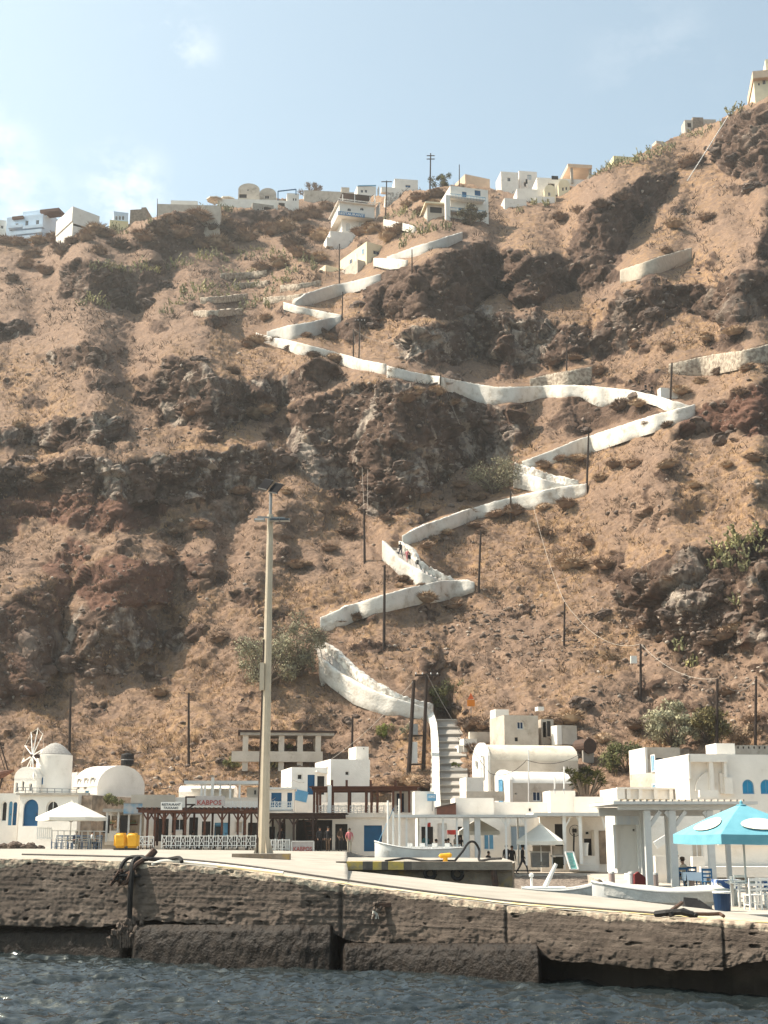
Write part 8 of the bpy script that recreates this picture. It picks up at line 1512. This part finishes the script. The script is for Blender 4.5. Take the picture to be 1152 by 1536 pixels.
# ------------------------------------------------------------------ people
m_skin = mat('skin', (.36, .20, .13), rough=.6); m_hair = mat('dark_hair', (.02, .014, .010), rough=.7)
CLOTH = {k: mat('cloth_' + k, v, rough=.9) for k, v in dict(black=(.014, .013, .015), charcoal=(.03, .028, .03), beige=(.42, .36, .28), teal=(.05, .16, .17), pink=(.55, .18, .19), sky=(.14, .30, .40), white=(.7, .68, .64), navy=(.02, .03, .07), brown=(.09, .055, .035)).items()}
def person(loc, h, pose, rz, top, bot, label, hair='dark', hat=None, bag=None, parent_group=None):
    """one continuous skinned body; faces -Y before rz"""
    st = pose in ('stand', 'walk', 'reach'); J = {}
    hip = .93 if st else .50
    J['pelvis'] = (0, 0, hip); J['waist'] = (0, .01, hip + .16); J['chest'] = (0, .0 if st else -.06, hip + .36); J['collar'] = (0, .0 if st else -.08, hip + .50); J['neck'] = (0, -.01 if st else -.10, hip + .57); J['head'] = (0, -.03 if st else -.13, hip + .68); J['crown'] = (0, -.02 if st else -.12, hip + .79)
    stp = .20 if pose == 'walk' else .02
    for s, sg in (('l', 1), ('r', -1)):
        f = sg * stp
        if st: J['hip' + s] = (sg * .09, 0, hip - .04); J['knee' + s] = (sg * .10, -.03 - f, .49); J['ankle' + s] = (sg * .10, .02 - f * (1.6 if f > 0 else 1.9), .08 + (.05 if f < 0 and pose == 'walk' else 0)); J['toe' + s] = (sg * .12, J['ankle' + s][1] - .17, .035 + (.0 if f >= 0 else .01))
        else: J['hip' + s] = (sg * .09, -.04, hip - .02); J['knee' + s] = (sg * .12, -.46, hip + .02); J['ankle' + s] = (sg * .12, -.44, .08); J['toe' + s] = (sg * .13, -.62, .035)
        J['sh' + s] = (sg * .19, J['collar'][1], hip + .47)
        if pose == 'walk': J['el' + s] = (sg * .25, .03 + f * .5, hip + .20); J['wr' + s] = (sg * .25, -.06 + f * 1.0, hip - .02)
        elif pose == 'stand': J['el' + s] = (sg * .26, .05, hip + .20); J['wr' + s] = (sg * .22, -.08, hip + .0)
        elif pose == 'reach': J['el' + s] = (sg * .25, -.02, hip + .22); J['wr' + s] = (sg * .12, -.24, hip + .24)
        else: J['el' + s] = (sg * .25, -.14, hip + .22); J['wr' + s] = (sg * .14, -.38, hip + .20)
        w = Vector(J['wr' + s]); d = (w - Vector(J['el' + s])).normalized(); J['palm' + s] = tuple(w + d * .07)
    E = [('pelvis', 'waist'), ('waist', 'chest'), ('chest', 'collar'), ('collar', 'neck'), ('neck', 'head'), ('head', 'crown')]
    for s in 'lr': E += [('pelvis', 'hip' + s), ('hip' + s, 'knee' + s), ('knee' + s, 'ankle' + s), ('ankle' + s, 'toe' + s), ('collar', 'sh' + s), ('sh' + s, 'el' + s), ('el' + s, 'wr' + s), ('wr' + s, 'palm' + s)]
    RAD = dict(pelvis=.135, waist=.12, chest=.145, collar=.10, neck=.055, head=.085, crown=.06, hip=.095, knee=.062, ankle=.042, toe=.035, sh=.062, el=.045, wr=.03, palm=.034)
    names = list(J); ix = {n: i for i, n in enumerate(names)}; vs = [J[n] for n in names]; ed = [(ix[a], ix[b]) for a, b in E]; rad = [RAD.get(n, RAD.get(n[:-1], .05)) for n in names]; par = list(names)
    for s, sg in (('l', 1), ('r', -1)):        # five fingers, unequal and bent
        p, w = Vector(J['palm' + s]), Vector(J['wr' + s]); d = (p - w).normalized(); side = Vector((0, 1, 0)).cross(d); side = (Vector((0, -1, .2)) - d * Vector((0, -1, .2)).dot(d)).normalized(); curl = d.cross(side) * sg * -.5
        for k, L_ in enumerate((.055, .07, .078, .07, .055)):
            o = len(vs); base = p + side * (.028 - .016 * k); dd = (d + (side * 1.1 if k == 0 else side * (.12 - .06 * k))).normalized(); root = ix['palm' + s] if k else ix['palm' + s]
            vs += [tuple(base + dd * .02), tuple(base + dd * (L_ * .6)), tuple(base + dd * L_ + curl * .03)]; ed += [(root, o), (o, o + 1), (o + 1, o + 2)]; rad += [.010, .009, .008]; par += ['palm' + s] * 3
    me0 = bpy.data.meshes.new('tmp'); me0.from_pydata(vs, ed, []); o0 = bpy.data.objects.new('tmp', me0); COL.objects.link(o0); sk = o0.modifiers.new('s', 'SKIN'); sk.use_smooth_shade = True
    if not me0.skin_vertices:
        bmx = bmesh.new(); bmx.from_mesh(me0); bmx.verts.layers.skin.verify(); bmx.to_mesh(me0); bmx.free()
    for i, r in enumerate(rad): v_ = me0.skin_vertices[0].data[i]; v_.radius = (r * (1.25 if par[i] in ('chest', 'pelvis', 'waist') else 1), r); v_.use_root = (i == 0)
    sb_ = o0.modifiers.new('u', 'SUBSURF'); sb_.levels = 1; sb_.render_levels = 1
    dg = bpy.context.evaluated_depsgraph_get(); dg.update(); me = bpy.data.meshes.new_from_object(o0.evaluated_get(dg)); bpy.data.objects.remove(o0); bpy.data.meshes.remove(me0)
    me.name = 'person'; me.materials.clear()
    for q in (m_skin, CLOTH[top], CLOTH[bot], CLOTH['charcoal']): me.materials.append(q)
    JV = [(n, Vector(J[n])) for n in names]; seg = [(a, b, Vector(J[a]), Vector(J[b])) for a, b in E]
    def bone(c):
        best = None
        for a, b, A, B_ in seg:
            ab = B_ - A; t = max(0, min(1, (c - A).dot(ab) / ab.length_squared)); d = (c - A - ab * t).length
            if best is None or d < best[0]: best = (d, a, b, t)
        return best
    for f in me.polygons:
        _, a, b, t = bone(f.center); k = 0
        if a.startswith(('hip', 'knee')) or (a == 'pelvis' and b != 'waist'): k = 2
        elif a.startswith('ankle'): k = 3
        elif a in ('pelvis', 'waist', 'chest', 'collar') and not (b == 'neck' and t > .4): k = 1
        elif a.startswith('sh'): k = 1
        elif a == 'el' or a.startswith('el'): k = 1 if top in ('black', 'charcoal', 'teal') else 0
        f.material_index = k
    sc = h / (hip + .87) if st else h / 1.37
    o = bpy.data.objects.new('person', me); COL.objects.link(o); o.location = loc; o.rotation_euler = (0, 0, rz); o.scale = (sc, sc, sc); tag(o, label, 'person', parent_group)
    hd = Vector(J['head']); mb = MB(); mb.ico((hd.x, hd.y + .022, hd.z + .065), .098, 1, .05, (.92, 1.0, 1.0)); mb.build('hair', m_hair, o, True)
    mb = MB()                                   # face: eyes, nose, mouth, ears
    for s in (-1, 1): mb.ico((hd.x + s * .032, hd.y - .085, hd.z + .03), .011, 0); mb.ico((hd.x + s * .088, hd.y, hd.z + .02), .022, 0, 0, (.5, 1, 1.4))
    mb.ico((hd.x, hd.y - .098, hd.z + .0), .016, 0, 0, (.8, 1, 1.5)); mb.ico((hd.x, hd.y - .085, hd.z - .038), .022, 0, 0, (1.2, .5, .35)); mb.build('face', mat('face_skin', (.26, .13, .09), rough=.6), o)
    if hat: mb = MB(); mb.lathe([(.17 if hat != 'cap' else .115, .0), (.11, .015), (.10, .10), (.02, .13)], (hd.x, hd.y + .01, hd.z + .08), 14); mb.build('hat', CLOTH[hat] if hat in CLOTH else CLOTH['sky'], o)
    if bag: mb = MB(); mb.ico((0, .20, hip + .32), .17, 1, .05, (.85, .55, 1.2)); mb.build('backpack', CLOTH[bag], o)
    return o
def stand(px, Y, zg, h, pose, rz, top, bot, label, **k): return person((at(px, 1290, Y).x, Y, zg), h, pose, rz, top, bot, label, **k)
stand(784, 82.6, 1.2, 1.74, 'walk', 1.3, 'black', 'charcoal', 'person in dark clothes and cap walking left of the white square parasol', hat='black')
stand(768, 82.8, 1.2, 1.72, 'stand', .4, 'black', 'black', 'person in black standing, right one of the pair at the quay end')
stand(760, 83.4, 1.2, 1.78, 'stand', -.6, 'charcoal', 'brown', 'person in dark grey standing, left one of the pair at the quay end')
stand(731, 84.2, 1.3, 1.28, 'sit', .8, 'charcoal', 'black', 'person in dark top sitting alone left of the standing pair')
for i, (p, Y, hh, po, rz, t, bt_, lab) in enumerate([(639, 84.4, 1.62, 'stand', .5, 'teal', 'charcoal', 'person in a teal top at the left end of the canopy guests'), (652, 84.0, 1.3, 'sit', 1.2, 'black', 'black', 'person in black leaning forward on the bench beside the teal one'), (667, 84.2, 1.3, 'sit', 1.0, 'black', 'charcoal', 'person in black sitting in the middle of the canopy guests'), (672, 85.2, 1.35, 'sit', .3, 'navy', 'charcoal', 'person in navy sitting behind the middle guests'), (684, 84.0, 1.55, 'reach', .9, 'beige', 'beige', 'person in beige standing among the seated canopy guests'), (691, 84.6, 1.5, 'stand', -.4, 'black', 'black', 'person in black at the right end of the canopy guests')]): stand(p, Y, 2.0, hh, po, rz, t, bt_, lab)
stand(524, 87.5, 2.36, 1.62, 'stand', .2, 'pink', 'beige', 'person in pink with a dark backpack at the tavern entrance', bag='charcoal')
for p, Y, t, b_, rz, lab in ((479, 90.2, 'charcoal', 'black', .6, 'person in dark clothes standing left in the shaded tavern entrance'), (492, 89.6, 'black', 'brown', -.3, 'person in black standing right in the shaded tavern entrance'), (510, 90.6, 'brown', 'charcoal', .9, 'person in brown standing by the tavern display'), (421, 93, 'black', 'black', 0, 'dark figure standing behind the cross-pattern railing')): stand(p, Y, 2.42, 1.66, 'stand', rz, t, b_, lab)
for p, Y, t, rz, lab in ((257, 95.4, 'black', .4, 'person in black seated left under the red pergola'), (286, 95.6, 'charcoal', 2.0, 'large dark seated person in the middle of the red pergola'), (306, 96, 'black', -1.0, 'person in black seated right under the red pergola'), (112, 94.8, 'navy', .5, 'person in navy seated under the faded white parasol'), (135, 95, 'white', 1.5, 'person in white seated under the faded white parasol')): stand(p, Y, 2.5, 1.34, 'sit', rz, t, 'charcoal', lab)
stand(1009, 59.5, 1.3, 1.5, 'sit', 1.3, 'sky', 'black', 'person in a light blue shirt and blue cap seated under the pergola', hat='cap')
stand(1027, 58.2, 1.25, 1.32, 'sit', -1.2, 'beige', 'beige', 'person with a brown hat seated opposite the blue shirt', hat='brown')
def walker(px, py, h, top, bot, label, rz=0):
    p, n = hit(px, py); return person(p + Vector((0, -.6, -.02)), h, 'walk', rz, top, bot, label)
p_, Pt_, Pb_, nv_ = WP['C']
def onpath(px, off=1.5, dz=-.7): 
    i = int(np.argmin(np.abs(p_ - px))); return Pt_[i] + nv_[i] * off + Vector((0, 0, dz))
for px, t, b_, lab, rz in ((584, 'charcoal', 'navy', 'highest of four walkers, at the top corner of the flight', .4), (595, 'pink', 'pink', 'walker in pink on the flight', -.5), (601, 'black', 'black', 'walker in black beside the pink one on the flight', .2), (611, 'black', 'charcoal', 'lowest of four walkers, in black on the flight', -.3)): person(onpath(px), 1.7, 'walk', rz, t, b_, lab)
p_, Pt_, Pb_, nv_ = WP['G']
for px, t, lab in ((957, 'charcoal', 'left of two tiny walkers at the end of the level run'), (965, 'black', 'right of two tiny walkers at the end of the level run')): person(onpath(px, 1.3, -.35), 1.72, 'walk', .6, t, 'charcoal', lab)
for k, (px, lab, w) in enumerate(((966, 'white square block at the end of the level run', 0),)):
    i = int(np.argmin(np.abs(p_ - 978))); o = empty('white_block', Pt_[i] + nv_[i] * 2.5 - Vector((0, 0, .3)), .2, lab, 'wall'); mb = MB(); mb.box(-1.6, 1.6, -.5, .5, -.5, 1.2); mb.build('block', m_white, o)
# ------------------------------------------------------------------ air between the sea and the rim
HAZE = True
if HAZE:
    mb = MB(); mb.box(-420, 420, -30, 470, -4, 260); hz = mb.build('haze', None); hz.data.materials.clear(); hm = bpy.data.materials.new('thin_haze'); hm.use_nodes = True; nn_ = hm.node_tree.nodes; nn_.remove(nn_['Principled BSDF']); pv = nn_.new('ShaderNodeVolumePrincipled'); pv.inputs['Color'].default_value = (.93, .90, .87, 1); pv.inputs['Density'].default_value = .00026; pv.inputs['Anisotropy'].default_value = .4
    hm.node_tree.links.new(pv.outputs[0], nn_['Material Output'].inputs['Volume']); hz.data.materials.append(hm); hz['kind'] = 'stuff'; hz['label'] = 'thin pale haze over the bay'
